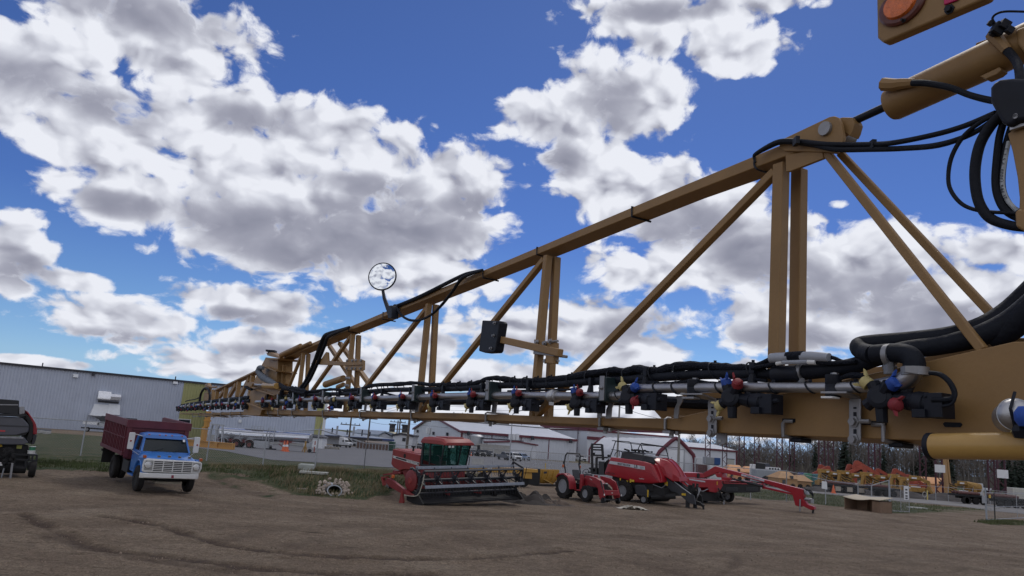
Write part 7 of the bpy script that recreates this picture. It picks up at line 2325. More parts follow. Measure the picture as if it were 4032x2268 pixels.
# ---- overhead crane runway on lattice columns
o=thing('crane_runway',wpoint(2800,215),0,'maroon overhead crane runway on rows of lattice steel columns','crane runway')
m_lat=M('maroon_lattice',(0.07,0.018,0.030),rough=.55,var=.15)
base0=V(o.location)
def lattice(px,D,ytop,w=1.25,lean=0,sign=None):
 b_=wpoint(px,D)
 zt_=at(px,ytop,D).z
 c_=V((b_.x,b_.y,b_.z))-base0
 h=zt_-b_.z
 mb=MB()
 for sx in(-1,1):
  for sy in(-1,1):
   mb.bar((c_.x+sx*w/2,c_.y+sy*w*.12,c_.z),(c_.x+sx*w/2*(1-lean),c_.y+sy*w*.12,c_.z+h),.13,.13)
 n_=max(4,int(h/1.25))
 for i in range(n_):
  s_=1 if i%2 else-1
  for sy in(-1,1):
   mb.bar((c_.x-s_*w/2,c_.y+sy*w*.12,c_.z+h*i/n_),(c_.x+s_*w/2,c_.y+sy*w*.12,c_.z+h*(i+1)/n_),.07,.07)
 col=mb.build('column',m_lat,o)
 if sign:
  z_=at(px,sign,D).z-base0.z
  MB().bx(c_.x-.9,c_.x+1.0,c_.y-w*.12-.2,c_.y-w*.12-.12,z_-.7,z_+.7).build('notice_board',m_wpaint,col)
 return c_,zt_-base0.z
cols,cols2=[],[]
for px,sg_ in((2279,None),(2786,None),(2920,None),(3069,None),(3235,None),(3433,None),(3697,1845),(3943,1866)):
 D=319.1/(1+2.19*(px-2016)/FPX)
 cols.append(lattice(px,D,1590+.074*px-18600/D,sign=sg_))
for px in(2281,2853,2979,3118,3271,3455,3634,3904,4080):
 D=343/(1+2.19*(px-2016)/FPX)
 cols2.append(lattice(px,D,1590+.074*px-18600/D,1.2))
for cc in(cols,cols2):
 mb=MB()
 e_=at(2127,1701,292)-base0
 for(p,z),(q,z2)in zip(cc,cc[1:]):
  mb.bar((p.x,p.y,z+.5),(q.x,q.y,z2+.5),.45,1.0)
 if cc is cols:
  p,z=cc[0]
  mb.bar((e_.x,e_.y,z+.5),(p.x,p.y,z+.5),.45,1.0)
 mb.build('runway_beam',m_mtrim,o)
p,z=cols[0]
MB().bar((p.x-3,p.y,z+1.2),(p.x+3,p.y,z+1.2),1.0,.5).bar((p.x-6,p.y,z+1.0),(p.x+1,p.y,z+1.0),.3,.5).build('crane_trolley',m_galv,o)
fr_=MB()
for dz in(2.2,4.6):
 fr_.bar((p.x+.5,p.y+14,dz),(p.x+7,p.y+10,dz),1.2,.8)
for dx in(1.5,3.5,5.5):
 fr_.bar((p.x+dx,p.y+12,-.3),(p.x+dx,p.y+12,4.6),.35,.35)
fr_.build('end_frame',m_mtrim,o)
# ---- poles and wires
m_pole=M('pole_wood',(0.13,0.11,0.09),rough=.9,var=.2)
def pole(px,D,ytop,r,label,arms=(),mat=None,name='utility_pole',lampx=None,cat='pole'):
 b_=wpoint(px,D)
 tp_=at(px+(1700-ytop)*.02,ytop,D).z-b_.z
 o_=thing(name,b_,0,label,cat)
 MB().tube([(0,0,0),(0,0,tp_)],[r,r*.7],10).build('shaft',mat or m_pole,o_)
 for(dz,w)in arms:
  a_=MB().bx(-w,w,-.12,.02,tp_-dz-.12,tp_-dz+.12).build('crossarm',mat or m_pole,o_)
  ins=MB()
  for x in(-w*.9,-w*.45,w*.45,w*.9):
   ins.tube([(x,-.05,tp_-dz+.1),(x,-.05,tp_-dz+.5)],.10,6)
  ins.build('insulators',m_dgry,a_)
 if lampx:
  MB().tube([(0,0,tp_),(lampx*.5,0,tp_+.7),(lampx,0,tp_+1.0)],.1,6).build('lamp_arm',mat,o_)
  MB().bx(lampx-.1,lampx+.9,-.15,.15,tp_+.92,tp_+1.1).build('lamp_head',m_galv,o_)
 return o_,tp_
pole(1378,205,1560,.24,'wooden power pole with two wide crossarms right of the yellow annex',((0.4,2.4),(5.0,2.4),(7.4,2.6)))
pole(1452,195,1588,.22,'plain dark pole standing before the long blue roofed building',())
pole(1563,260,1655,.28,'thin double crossarm pole left of the paired dark pole',((0.6,2.6),(2.9,2.6)))
pole(1571,235,1600,.26,'tall dark pole carrying a grey transformer near the workshop',((0.6,1.6),))
pole(1607,190,1585,.36,'thick brown wooden pole left of the white gable end',((0.5,1.5),))
pole(2011,140,1630,.12,'slender street light pole with a single angled arm over the parked cars',(),m_galv,'street_light',2.6,'street light')
pole(2432,120,1522,.17,'weathered wooden pole rising behind the rail of the square baler',((0.2,.9),),M('grey_weathered_wood',(.24,.23,.21),rough=.9,var=.2))
pole(2672,100,1712,.20,'plain grey post in front of the fabric shelter gable',(),M('grey_weathered_wood',(.24,.23,.21)),'timber_post',None,'post')
wr=thing('power_lines',wpoint(1607,190),0,'thin power lines sagging across the sky below the boom','wires')
w0=V(wr.location)
mb=MB()
for(x0,y0,D0),(x1,y1,D1)in(((1380,1640,205),(1607,1590,190)),((1380,1650,205),(1607,1600,190)),((1607,1588,190),(2434,1530,120)),((1607,1595,190),(2434,1545,120)),((1571,1610,235),(2440,1600,260)),((2434,1526,120),(3100,1560,120)),((2434,1600,120),(2700,1660,160)),((1455,1660,195),(1575,1668,235)),((1575,1665,235),(2100,1700,260))):
 A,B=at(x0,y0,D0)-w0,at(x1,y1,D1)-w0
 P=[]
 for i in range(9):
  t=i/8
  q=A.lerp(B,t)
  q.z-=4*t*(1-t)*(B-A).length*.012
  P.append(q)
 mb.tube(P,.035,4)
mb.build('wire',m_dtrim,wr)
# ------ parked vehicles
m_win=M('car_glass',(.012,.015,.02),rough=.06,var=.05)
m_light=M('car_light',(.55,.55,.55),rough=.15)
paint_of={}
def carmat(n,c):
 return M('car_paint_'+n,c,rough=.3,var=.04,coat=.4)
def make_car(kind,col,label,loc,rz,group):
 o=thing({'pickup':'pickup_truck','suv':'parked_car','van':'parked_van'}[kind],loc,rz,label,'pickup' if kind=='pickup' else 'van' if kind=='van' else 'car',group)
 m_=carmat(*col)
 if kind=='pickup':
  lo,cab=[(-2.8,.45),(2.7,.45),(2.75,.95),(2.6,1.15),(1.1,1.22),(-2.8,1.22)],[(1.1,1.2),(.45,1.85),(-.9,1.88),(-1.1,1.2)]
  wx=(-1.7,1.75)
 elif kind=='suv':
  lo,cab=[(-2.3,.4),(2.25,.4),(2.35,.8),(2.2,1.02),(1.0,1.1),(-2.3,1.1)],[(1.05,1.05),(.35,1.68),(-2.0,1.70),(-2.28,1.05)]
  wx=(-1.4,1.4)
 else:
  lo,cab=[(-2.7,.4),(2.5,.4),(2.6,.9),(2.3,1.2),(1.6,1.35),(-2.7,1.35)],[(1.7,1.3),(.9,2.2),(-2.68,2.25),(-2.7,1.3)]
  wx=(-1.7,1.6)
 b=MB().exy(lo,-.93,.93)
 cx=sum(p[0]for p in cab)/4
 b.loops([[(x,-.90+(z-1.1)*.14,z)for x,z in cab],[(x,.90-(z-1.1)*.14,z)for x,z in cab]])
 b.build('body',m_,o,bevel=.07)
 for sg in(-1,1):
  g_=[(cx+(x-cx)*.88,sg*(.915-(z-1.1)*.14),z*.97+.02)for x,z in cab]
  MB().loops([g_,[(x,y-sg*.05,z)for x,y,z in g_]]).build('side_window',m_win,o)
  for x in wx:
   MB().lathe([(.2,-.13),(.36,-.12),(.38,0),(.36,.12),(.2,.13)],(x,sg*.85,.38),(0,1,0),16).build('wheel',m_tyre,o)
  MB().box((lo[2][0]-.02,sg*.66,.85),(.12,.42,.2)).build('headlight',m_light,o)
 f=[cab[0],cab[1]]
 MB().hexa([(f[0][0]-.08,-.78,f[0][1]+.1),(f[0][0]-.08,.78,f[0][1]+.1),(f[1][0]+.1,.70,f[1][1]-.08),(f[1][0]+.1,-.70,f[1][1]-.08),(f[0][0]+.03,-.78,f[0][1]+.1),(f[0][0]+.03,.78,f[0][1]+.1),(f[1][0]+.16,.70,f[1][1]-.08),(f[1][0]+.16,-.70,f[1][1]-.08)]).build('windshield',m_win,o)
 if kind=='pickup':
  MB().bx(-2.7,-1.2,-.75,.75,1.215,1.235).build('cargo_bed',m_chas,o)
 MB().bx(lo[2][0]-.03,lo[2][0]+.04,-.55,.55,.55,.95).build('grille',m_chas,o)
 return o
W_,K_,G_,B_,S_=('white',(.68,.69,.70)),('black',(.014,.015,.018)),('grey',(.10,.11,.13)),('blue',(.20,.28,.42)),('silver',(.38,.40,.43))
MR=('maroon',(.13,.02,.025))
RZ=R_(-60)
cars=[(1826,1790,'suv',S_,'silver car parked farthest left by the white warehouse, beside the swather cab'),(1855,1795,'suv',G_,'dark grey car behind the lone orange cone'),(1890,1798,'pickup',K_,'black pickup right of the orange cone with a chrome front'),(1924,1798,'suv',('dark_grey',(.05,.055,.065)),'dark grey car in front of the white highway tractor'),(1992,1812,'pickup',G_,'grey pickup right below the white highway tractor'),(2026,1815,'pickup',W_,'white pickup beside the street light pole, in the front row'),(2056,1813,'suv',B_,'pale blue car next to the white pickup by the street light'),(2014,1800,'suv',('white',(.68,.69,.70)),'white car behind the street light pole in the back row'),(2088,1800,'suv',K_,'black car with a sloping rear in the middle of the parked row'),(2112,1803,'suv',('olive',(.09,.10,.07)),'olive dark car right of the black sloping car'),(2150,1803,'pickup',MR,'maroon pickup in the row of parked cars'),(2182,1806,'pickup',K_,'black pickup right of the maroon pickup'),(2203,1804,'suv',W_,'white car seen over the galvanised panels, left of the roll bar'),(2222,1806,'suv',S_,'silver car seen through the tractor roll bar'),(2238,1812,'suv',('white',(.68,.69,.70)),'white car seen through the tractor roll bar, in the front row'),(2258,1802,'suv',G_,'grey car in the back row behind the tractor roll bar'),(2285,1817,'pickup',W_,'white pickup at the right end of the row beside the shelter'),(1545+30,1760,'van',W_,'white van parked by the green container'),(1660,1770,'suv',('navy',(.02,.03,.06)),'dark blue car half hidden behind the swather hood'),(1375,1756,'suv',S_,'silver car parked near the long blue roofed building'),(1396,1757,'suv',W_,'white car parked near the long blue roofed building')]
for i,(px,py,k,c,lb)in enumerate(cars):
 g_p=gpt(px,py)
 make_car(k,c,lb,(g_p.x,g_p.y,g_p.z+.03),RZ+.25*math.sin(i*2.3)+(1.2 if px<1560 else 0),'cars parked by the white warehouse' if px>1800 else 'cars parked before the blue roofed works')
c=gpt(3862,1937)
make_car('pickup',W_,'white pickup in the equipment yard beside the stack of white units',c,R_(-50),'vehicles in the equipment yard')
def tractor_unit(px,py,label,s_=1.0,rz=R_(-50)):
 c=gpt(px,py)
 o=thing('highway_truck',(c.x,c.y,c.z+.03),rz,label,'truck')
 MB().exy([(-1.5,.9),(3.4,.9),(3.5,1.6),(3.2,1.95),(1.6,2.1),(1.2,2.9),(.6,3.7),(-1.5,3.9)],-1.2,1.2).build('cab',m_wpaint,o,bevel=.1)
 MB().hexa([(1.62,-1.05,2.15),(1.62,1.05,2.15),(1.27,1.0,2.85),(1.27,-1.0,2.85),(1.5,-1.05,2.1),(1.5,1.05,2.1),(1.1,1.0,2.9),(1.1,-1.0,2.9)]).build('windshield',m_win,o)
 for sg in(-1,1):
  MB().bx(.2,1.0,sg*1.2-.02,sg*1.2+.02,2.05,2.75).build('side_window',m_win,o)
  for x in(2.3,-2.6,-3.9):
   MB().lathe([(.25,-.15),(.5,-.14),(.52,0),(.5,.14),(.25,.15)],(x,sg*1.05,.52),(0,1,0),16).build('wheel',m_tyre,o)
 MB().bx(-4.6,3.2,-.5,.5,.6,.95).build('chassis',m_chas,o)
 MB().bx(3.42,3.56,-.7,.7,1.0,1.75).build('grille',m_galv,o)
 o.scale=(s_,)*3
 return o
tractor_unit(1965,1796,'white highway tractor with a tall sleeper cab at the white warehouse',.62)
tractor_unit(1352,1762,'white truck with a grey nose parked beside the pallets and shed',.6,R_(-30))
a,b=wpoint(1866,128),wpoint(1912,128)
o=thing('concrete_barrier',(a.x,128,a.z+.03),0,'pale grey concrete barrier on the asphalt before the parked cars','barrier')
w=b.x-a.x
MB().exx([(-.3,0),(.3,0),(.25,.25),(.12,.9),(-.12,.9),(-.25,.25)],0,w).build('barrier_body',m_conc,o)
# ------ galvanised panels
for i,(x0,x1,D,lb)in enumerate(((2066,2120,92,'galvanised livestock panel left of the other two, before the parked cars'),(2122,2176,90,'middle galvanised livestock panel with a yellow tag'),(2178,2240,88,'galvanised livestock panel behind the tractor roll bar'))):
 a,b=wpoint(x0,D),wpoint(x1,D)
 o=thing('livestock_panel',a,0,lb,'panel','galvanised livestock panels')
 w=b.x-a.x
 mb=MB()
 for z in(.15,.55,.95,1.35,1.9):
  mb.tube([(0,0,z),(w,0,z)],.03,6)
 for j in range(9):
  mb.tube([(w*j/8,0,0),(w*j/8,0,1.95)],.035 if j in(0,8)else .025,6)
 mb.build('rails',m_galv,o)
 if i==1:
  MB().bx(w*.55,w*.6,-.05,-.02,.9,1.5).build('tag',M('warning_yellow',(.62,.40,.03)),o)
  # ------ chain-link fences
m_link=M('chain_link_wire',(.30,.31,.32),rough=.5,metal=.5)
def fence(name,label,pts,hts,arms=True,mesh=True,cell=.16,cat='fence'):
 """pts: ground points; hts: height at each"""
 o=thing(name,pts[0],0,label,cat)
 q=[V(p)-V(pts[0])for p in pts]
 for p,h in zip(q,hts):
  ps=MB().tube([(p.x,p.y,p.z-.05),(p.x,p.y,p.z+h+.03)],.042,8)
  if arms:
   ps.tube([(p.x,p.y,p.z+h),(p.x+.12,p.y-.1,p.z+h+.38)],.02,5)
  ps.build('post',m_galv,o)
 rl=MB().tube([(p.x,p.y,p.z+h)for p,h in zip(q,hts)],.03,6)
 rl.build('top_rail',m_galv,o)
 if mesh:
  mb=MB()
  r=.0045
  for(p,h),(p2,h2)in zip(zip(q,hts),list(zip(q,hts))[1:]):
   L_=(V((p2.x,p2.y,0))-V((p.x,p.y,0))).length
   d=(p2-p)/max(L_,1e-6)
   n=int((L_+h)/cell)
   for k in range(-int(h/cell),int(L_/cell)+1):
    for sg in(1,-1):
     s0=k*cell
     s1=s0+h
     t0,t1=0.0,1.0
     if s0<0:
      t0=-s0/h
     if s1>L_:
      t1=(L_-s0)/h
     if t1-t0<.02:
      continue
     A=p+d*(s0+h*t0)
     B=p+d*(s0+h*t1)
     za,zb=(t0,t1)if sg>0 else(1-t0,1-t1)
     A,B=V((A.x,A.y,A.z+h*za)),V((B.x,B.y,B.z+h*zb))
     mb.quad(A+V((0,0,r)),A-V((0,0,r)),B-V((0,0,r)),B+V((0,0,r)))
  mb.build('wire_mesh',m_link,o,smooth=0,solid=0)
 return o
pa=[gpt(-180,1778)]+[gpt(x,y)for x,y in((70,1786),(316,1797),(560,1808),(812,1817),(1034,1833),(1239,1847),(1432,1852))]
fence('chain_link_fence','long chain link fence behind the blue farm truck and the grass bank',pa,[2.15]*8)
pb=[pa[-1]]+[wpoint(x,D)for x,D in((1640,62),(1800,62),(1946,62),(2093,62),(2240,62),(2400,62),(2550,62),(2639,62),(2738,62.5),(2860,63),(2957,64),(3097,66))]
hb_=[2.15,2.3,2.45,2.5,2.52,2.5,2.5,2.5,2.5,2.5,2.45,2.45,2.5]
fence('chain_link_fence','chain link fence running behind the swather, tractor and square baler',pb,hb_)
pc_=[pb[-1]]+[wpoint(3250,66),wpoint(3377,63),wpoint(3430,60),gpt(3503,2015)]
hc=[2.5]+[at(x,y,D).z-H(at(x,y,D).x,D)for x,y,D in((3250,1890,66),(3377,1909,63),(3430,1912,60))]+[2.3]
fc_=fence('chain_link_fence','sagging chain link fence between the mower tongue and the open gate',pc_,hc)
g0,g1=gpt(3507,2016),gpt(3581,2020)
def gate(label,a,b,h,extra=0):
 o=thing('yard_gate',a,math.atan2(b.y-a.y,b.x-a.x),label,'gate')
 L_=math.hypot(b.x-a.x,b.y-a.y)
 mb=MB().tube([(0,0,.08),(0,0,h),(L_,0,h),(L_,0,.08)],.03,6,closed=True).tube([(L_*.55,0,.1),(L_*.55,0,h)],.02,6).tube([(0,0,h*.5),(L_,0,h*.5)],.018,6)
 mb.build('frame',m_galv,o)
 ms=MB()
 k=-h
 while k<L_:
  for sg in(1,-1):
   t0,t1=max(0,-k/h),min(1,(L_-k)/h)
   z=lambda t:(t if sg>0 else 1-t)*h
   ms.quad((k+h*t0,0,z(t0)+.005),(k+h*t0,0,z(t0)-.005),(k+h*t1,0,z(t1)-.005),(k+h*t1,0,z(t1)+.005))
  k+=.12
 ms.build('wire_mesh',m_link,o,smooth=0)
 MB().tube([(-.1,0,0),(-.1,0,h+.35)],.06,10).build('post',M('bright_post',(.30,.32,.35),rough=.5),o)
 return o,L_
gt,L_=gate('narrow open gate leaf with a white notice right of the wooden crate',g0,g1,1.95)
nt_=MB().bx(L_*.70,L_*.96,-.05,-.035,.95,1.95).build('notice',m_wpaint,gt)
for z in(1.68,1.45,1.22,1.05):
 MB().bx(L_*.77,L_*.89,-.056,-.05,z-.05,z+.06).build('notice_print',m_ldk,nt_)
h0,h1=gpt(3887,2051),gpt(4090,2050)
gt2,L_=gate('chain link gate with a yellow tag at the right picture edge',h0,h1,1.9)
MB().bx(.5,.95,-.05,-.03,1.55,1.78).build('yellow_tag',M('warning_yellow',(.62,.40,.03)),gt2)
MB().bx(1.75,1.95,-.06,-.02,.95,1.15).tube([(1.9,0,0),(1.9,0,1.95)],.04,8).build('padlock',m_chas,gt2)
MB().bx(-1.1,-.4,-.06,-.03,1.2,1.7).build('grey_tag',m_galv,gt2)
p=wpoint(3243,65.5)
o=thing('notice_sign',(p.x,p.y-.12,at(3243,1909,65.4).z),-.05,'blank white notice sheet tied to the sagging fence','sign')
MB().hexa([(-.22,0,-.30),(.22,-.06,-.36),(.20,-.03,.27),(-.2,0,.30),(-.22,.01,-.30),(.22,-.05,-.36),(.20,-.02,.27),(-.2,.01,.30)]).build('sheet',m_wpaint,o)
pd_=[gpt(x,y)for x,y in((3579,1962),(3685,1972),(3735,1975),(3796,1979),(3832,1982),(3900,1986),(4000,1993),(4100,1998))]
fence('chain_link_fence','low wire fence along the far side of the gravel road',pd_,[2.0]*8,True,False)
# ------ equipment yard on the right
def yard(px,py,D=None):
 return wpoint(px,D)if D else gpt(px,py)
bk=px_poly([(3230,1938),(3420,1950),(3550,1960),(3690,1972),(3880,1985),(4060,1996)])
rows=[]
for j in range(9):
 r_=[]
 for i in range(60):
  t=i/59*(len(bk)-1)
  a=min(int(t),len(bk)-2)
  x=bk[a][0]+(bk[a+1][0]-bk[a][0])*(t-a)
  y=bk[a][1]+(bk[a+1][1]-bk[a][1])*(t-a)+.6+j*1.1
  r_.append((x,y,H(x,y)+.03+.75*math.sin(math.pi*j/8)*(.5+vnoise([x],[y],2.5,4)[0])*(0 if i in(0,59)else 1)))
 rows.append(r_)
tag(MB().grid(rows).build('soil_bank',m_dark),kind='structure')
def tent(px0,px1,D,h,label,mat=m_tanvas,hip=.3,dep=4.5,win=True):
 a,b=wpoint(px0,D),wpoint(px1,D)
 w=b.x-a.x
 o=thing('camp_trailer',a,0,label,'trailer')
 e=h*.6
 MB().bx(0,w,0,dep,.35,e).build('wall',mat,o)
 MB().loops([[(-.25,-.25,e),(w+.25,-.25,e),(w+.25,dep+.2,e),(-.25,dep+.2,e)],[(w*hip*.8,dep*.4,h),(w*(1-hip*.4),dep*.4,h),(w*(1-hip*.4),dep*.6,h),(w*hip*.8,dep*.6,h)]]).build('roof',mat,o)
 if win:
  MB().bx(w*.18,w*.34,-.06,0,e*.45,e*.85).build('window',m_dgry,o)
  MB().bx(w*.62,w*.74,-.3,.4,e*1.02,e*1.3).build('roof_box',m_dgry,o)
 for x in(.2,.75):
  MB().lathe([(.2,-.1),(.4,-.1),(.4,.1),(.2,.1)],(w*x,.1,.4),(0,1,0),12).build('wheel',m_tyre,o)
tent(3617,3748,168,3.3,'orange hip roofed cabin trailer with a small dark window in the equipment yard')
tent(2866,2930,150,2.9,'orange covered trailer at left of the yard behind the mower tongue',dep=4)
tent(2932,2988,152,2.8,'orange covered trailer touching the grey van body',dep=4)
tent(3068,3140,120,2.5,'tan and orange covered trailer right of the grey van body',m_tanv2,.45,5)
tent(3140,3195,122,2.1,'low tan covered trailer next to the green drums',m_tanv2,.45,5,False)
a,b=wpoint(2977,128),wpoint(3072,128)
o=thing('van_body',a,0,'grey van body with a dark wheel arch standing in the yard','van body')
w=b.x-a.x
MB().bx(0,w,0,2.4,.5,2.5).build('shell',M('van_body_grey',(.27,.30,.33),rough=.6,var=.12),o,bevel=.1)
MB().lathe([(.1,-.02),(.75,-.02),(.75,.05)],(w*.42,-.02,.85),(0,1,0),20).build('wheel_arch',m_chas,o)
MB().bx(w*.80,w*.83,-.1,0,.5,2.4).build('corner_post',m_galv,o)
for x in(.2,.7):
 MB().bx(w*x,w*x+.4,.2,2,0,.5).build('support',m_chas,o)
for(px0,px1,D,z0,h,col,nm,lb)in((2750,2797,140,0,2.6,(.10,.03,.03),'maroon','maroon shipping container left of the white tank crates'),(2798,2843,138,0,2.5,(.60,.61,.62),'white','white barred container beside the maroon container'),(2780,2812,150,2.7,1.3,(.30,.31,.32),'grey','grey crate stacked above the maroon container'),(2813,2836,150,2.7,1.3,(.03,.09,.25),'blue','blue crate stacked above the white container'),(3985,4060,150,.3,2.2,(.55,.55,.50),'ivory','ivory container at the far right of the equipment yard'),(3842,3868,160,.2,2.6,(.60,.61,.62),'white','white stacked unit left of the white pickup'),(2746,2770,165,1.8,2.0,(.6,.6,.58),'white','white air unit with a dark grille behind the shelter corner')):
 a,b=wpoint(px0,D),wpoint(px1,D)
 o=thing('container',(a.x,a.y,a.z+z0),0,lb,'container')
 w=b.x-a.x
 MB().bx(0,w,0,2.4,0,h).build('body',M('container_'+nm,col,rough=.6,var=.12),o,bevel=.03)
 rb_=MB()
 for i in range(9):
  rb_.bx(w*i/8-.04,w*i/8+.04,-.06,0,.05,h-.05)
 rb_.build('ribs',M('container_'+nm,col),o)
 if z0>.5:
  MB().bx(.2,w-.2,.2,2.2,-z0,0).build('base_stack',m_dgry,o)
c=wpoint(2997,150)
o=thing('haul_truck',c,R_(-40),'black nosed white truck parked behind the grey van body','truck')
MB().exy([(-.6,.9),(2.6,.9),(2.7,2.3),(1.6,2.5),(1.2,3.6),(-.6,3.7)],-1.2,1.2).build('cab',m_blk,o,bevel=.08)
MB().bx(-1.8,-.65,-1.2,1.2,.9,3.3).build('sleeper',m_wpaint,o,bevel=.08)
for x in(1.8,-1.6):
 for sg in(-1,1):
  MB().lathe([(.25,-.15),(.5,-.14),(.5,.14),(.25,.15)],(x,sg*1.05,.5),(0,1,0),14).build('wheel',m_tyre,o)
a=wpoint(3025,140)
o=thing('cooling_unit',(a.x,a.y,a.z),0,'white cooling unit with round fans on top of a rack behind the van body','cooling unit')
MB().bx(0,2.2,0,1.5,2.4,3.0).build('casing',m_wpaint,o)
MB().bx(.05,2.1,.1,1.4,0,2.4).build('rack',m_dgry,o)
fn=MB()
for i in range(4):
 fn.lathe([(.2,0),(.2,.1)],(.3+.5*i,-.01,2.72),(0,1,0),12)
fn.build('fans',m_dgry,o)
for i,(px,D,mt,lb)in enumerate(((3183,150,M('pail_green',(.05,.22,.12)),'bright green drum among the yard machines'),(3196,150,M('drum_green',(.03,.14,.07)),'darker green drum right of the bright green drum'),(3218,149,M('drum_teal',(.03,.15,.17)),'teal drum beside the yellow striped machine'),(3160,158,m_navy,'navy drum left of the green drums'))):
 c=wpoint(px,D)
 o=thing('drum',c,0,lb,'drum')
 MB().lathe([(.9,0),(.95,.05),(.95,1.0),(.98,1.05),(.95,1.1),(.95,2.2),(.8,2.35)],(0,0,0),(0,0,1),18).build('shell',mt,o)
def knuckle(px,D,s_,flip,label,py=None):
 c=wpoint(px,D)
 o=thing('folding_crane',c,R_(-12)if flip>0 else R_(168),label,'crane')
 P=[(0,.9),(.1,3.4),(.45,4.4),(1.0,4.5),(2.6,3.6),(4.2,2.7),(4.1,2.2),(2.4,3.0),(1.1,3.7),(.8,3.3),(.8,.9)]
 MB().exy([(x*s_,z*s_)for x,z in P],-.25,.25).build('arm',m_red_m,o,bevel=.04)
 MB().bx(-.5*s_,1.2*s_,-.6,.6,.5,.95*s_).build('base',m_chas,o)
 MB().tube([(1.2*s_,0,3.1*s_),(3.2*s_,0,2.2*s_)],.16,8).build('ram',m_blk,o)
 MB().bx(3.0*s_,4.8*s_,-.4,.4,1.6*s_,2.4*s_).build('head',m_blk if int(px)%2 else m_red_m,o,bevel=.05)
 MB().bx(-1*s_,5*s_,-1,1,0,.5).build('skid',m_chas,o)
for q in((3215,158,.95,1,'red arched crane arm at the left of the yard row'),(3276,156,.90,-1,'red crane arm folded towards the lattice columns'),(3326,154,1.05,1,'red folded crane arm left of the tallest one'),(3352,153,1.22,1,'tallest red folded crane arm in the yard'),(3416,152,1.05,-1,'red crane arm half hidden by the middle lattice column'),(3440,156,.95,1,'dark red crane arm behind the middle lattice column'),(3506,152,1.0,1,'red folded crane arm right of the middle lattice column'),(3560,154,.80,1,'low red crane arm above the striped machine')):
 knuckle(*q)
def pipelayer(px,D,s_,label):
 c=wpoint(px,D)
 o=thing('striped_machine',c,R_(-45+(px*37)%95),label,'machine')
 b=MB().bx(-1.5,1.5,-.8,.8,.6,1.3).exy([(-1.9,.2),(-1.5,.2),(-1.0,2.2),(.6,2.5),(1.7,2.1),(2.0,.2),(2.4,.2),(2.1,2.5),(.7,3.0),(-1.3,2.7)],-.25,.25)
 b.bx(-.9,.7,-.7,.7,2.6,3.2).exy([(1.6,1.2),(2.6,.3),(2.9,.3),(2.0,1.8)],-.6,.6)
 b.build('body',m_yel_m,o,bevel=.03)
 pn_=MB().hexa([(-2.3,-.95,.9),(-1.0,-.95,.7),(-.9,-.95,2.3),(-2.1,-.95,2.6),(-2.3,-.85,.9),(-1.0,-.85,.7),(-.9,-.85,2.3),(-2.1,-.85,2.6)]).build('striped_panel',m_yel_m,o)
 st=MB()
 for i in range(4):
  z=.85+.42*i
  st.hexa([(-2.2,-.975,z+.35),(-2.2,-.975,z+.55),(-.98,-.975,z+.1),(-.98,-.975,z-.1),(-2.2,-.952,z+.35),(-2.2,-.952,z+.55),(-.98,-.952,z+.1),(-.98,-.952,z-.1)])
 st.build('stripes',m_chas,pn_)
 MB().bx(-.45,.3,-.75,-.7,2.7,2.95).build('light_board',m_wpaint,o)
 MB().bx(-.6,.9,-.85,-.8,1.35,1.5).build('white_rail',m_wpaint,o)
 MB().bx(-2.0,2.2,-.9,.9,.1,.6).build('undercarriage',m_chas,o)
 o.scale=(s_,)*3
for i,(px,D,lb)in enumerate(((3245,138,'leftmost yellow machine with black stripes in the yard'),(3292,137,'yellow machine in the back row right of the leftmost striped one'),(3322,136,'yellow striped machine below the two red folded arms'),(3372,135,'yellow machine with a broad light board below the tallest red arm'),(3412,134,'yellow striped machine under the middle lattice column'),(3470,133,'yellow machine with an arched frame right of the middle column'),(3520,132,'tan yellow machine between arch and striped machine'),(3556,130,'large striped machine left of the orange cabin trailer'),(3605,138,'yellow machine partly hidden by the orange cabin trailer'),(3790,142,'striped yellow machine right of the orange cabin trailer'))):
 pipelayer(px,D,.95 if i%2 else 1.05,lb)
c=wpoint(3822,142)
o=thing('yellow_tank',c,0,'yellow tank on legs between the striped machine and the white unit','tank')
MB().lathe([(.3,0),(.8,.2),(.8,2.7),(.3,2.9)],(-1.2,0,2.3),(1,0,-.1),16).build('shell',m_yel_m,o)
MB().bx(-.8,-.4,-.5,.5,0,1.7).bx(.4,.8,-.5,.5,0,1.6).build('legs',m_yel_m,o)
for i,(x0,y0,x1,y1,lb)in enumerate(((3712,1812,3728,1893,'thick leaning tan pole rising left of the striped yellow machine'),(3724,1812,3742,1893,'thin leaning tan pole beside the thick one'))):
 A,B=at(x1,y1,150),at(x0,y0-60,150)
 o=thing('boom_pole',(A.x,A.y,H(A.x,150)),0,lb,'pole')
 z0=A.z-H(A.x,150)
 MB().tube([(0,0,z0-2.3),(B.x-A.x,0,z0+B.z-A.z)],.42 if i==0 else .25,10).bx(-.7,.7,-.6,.6,0,z0-1.6).build('mast',M('tan_mast',(.42,.26,.12),rough=.6),o)
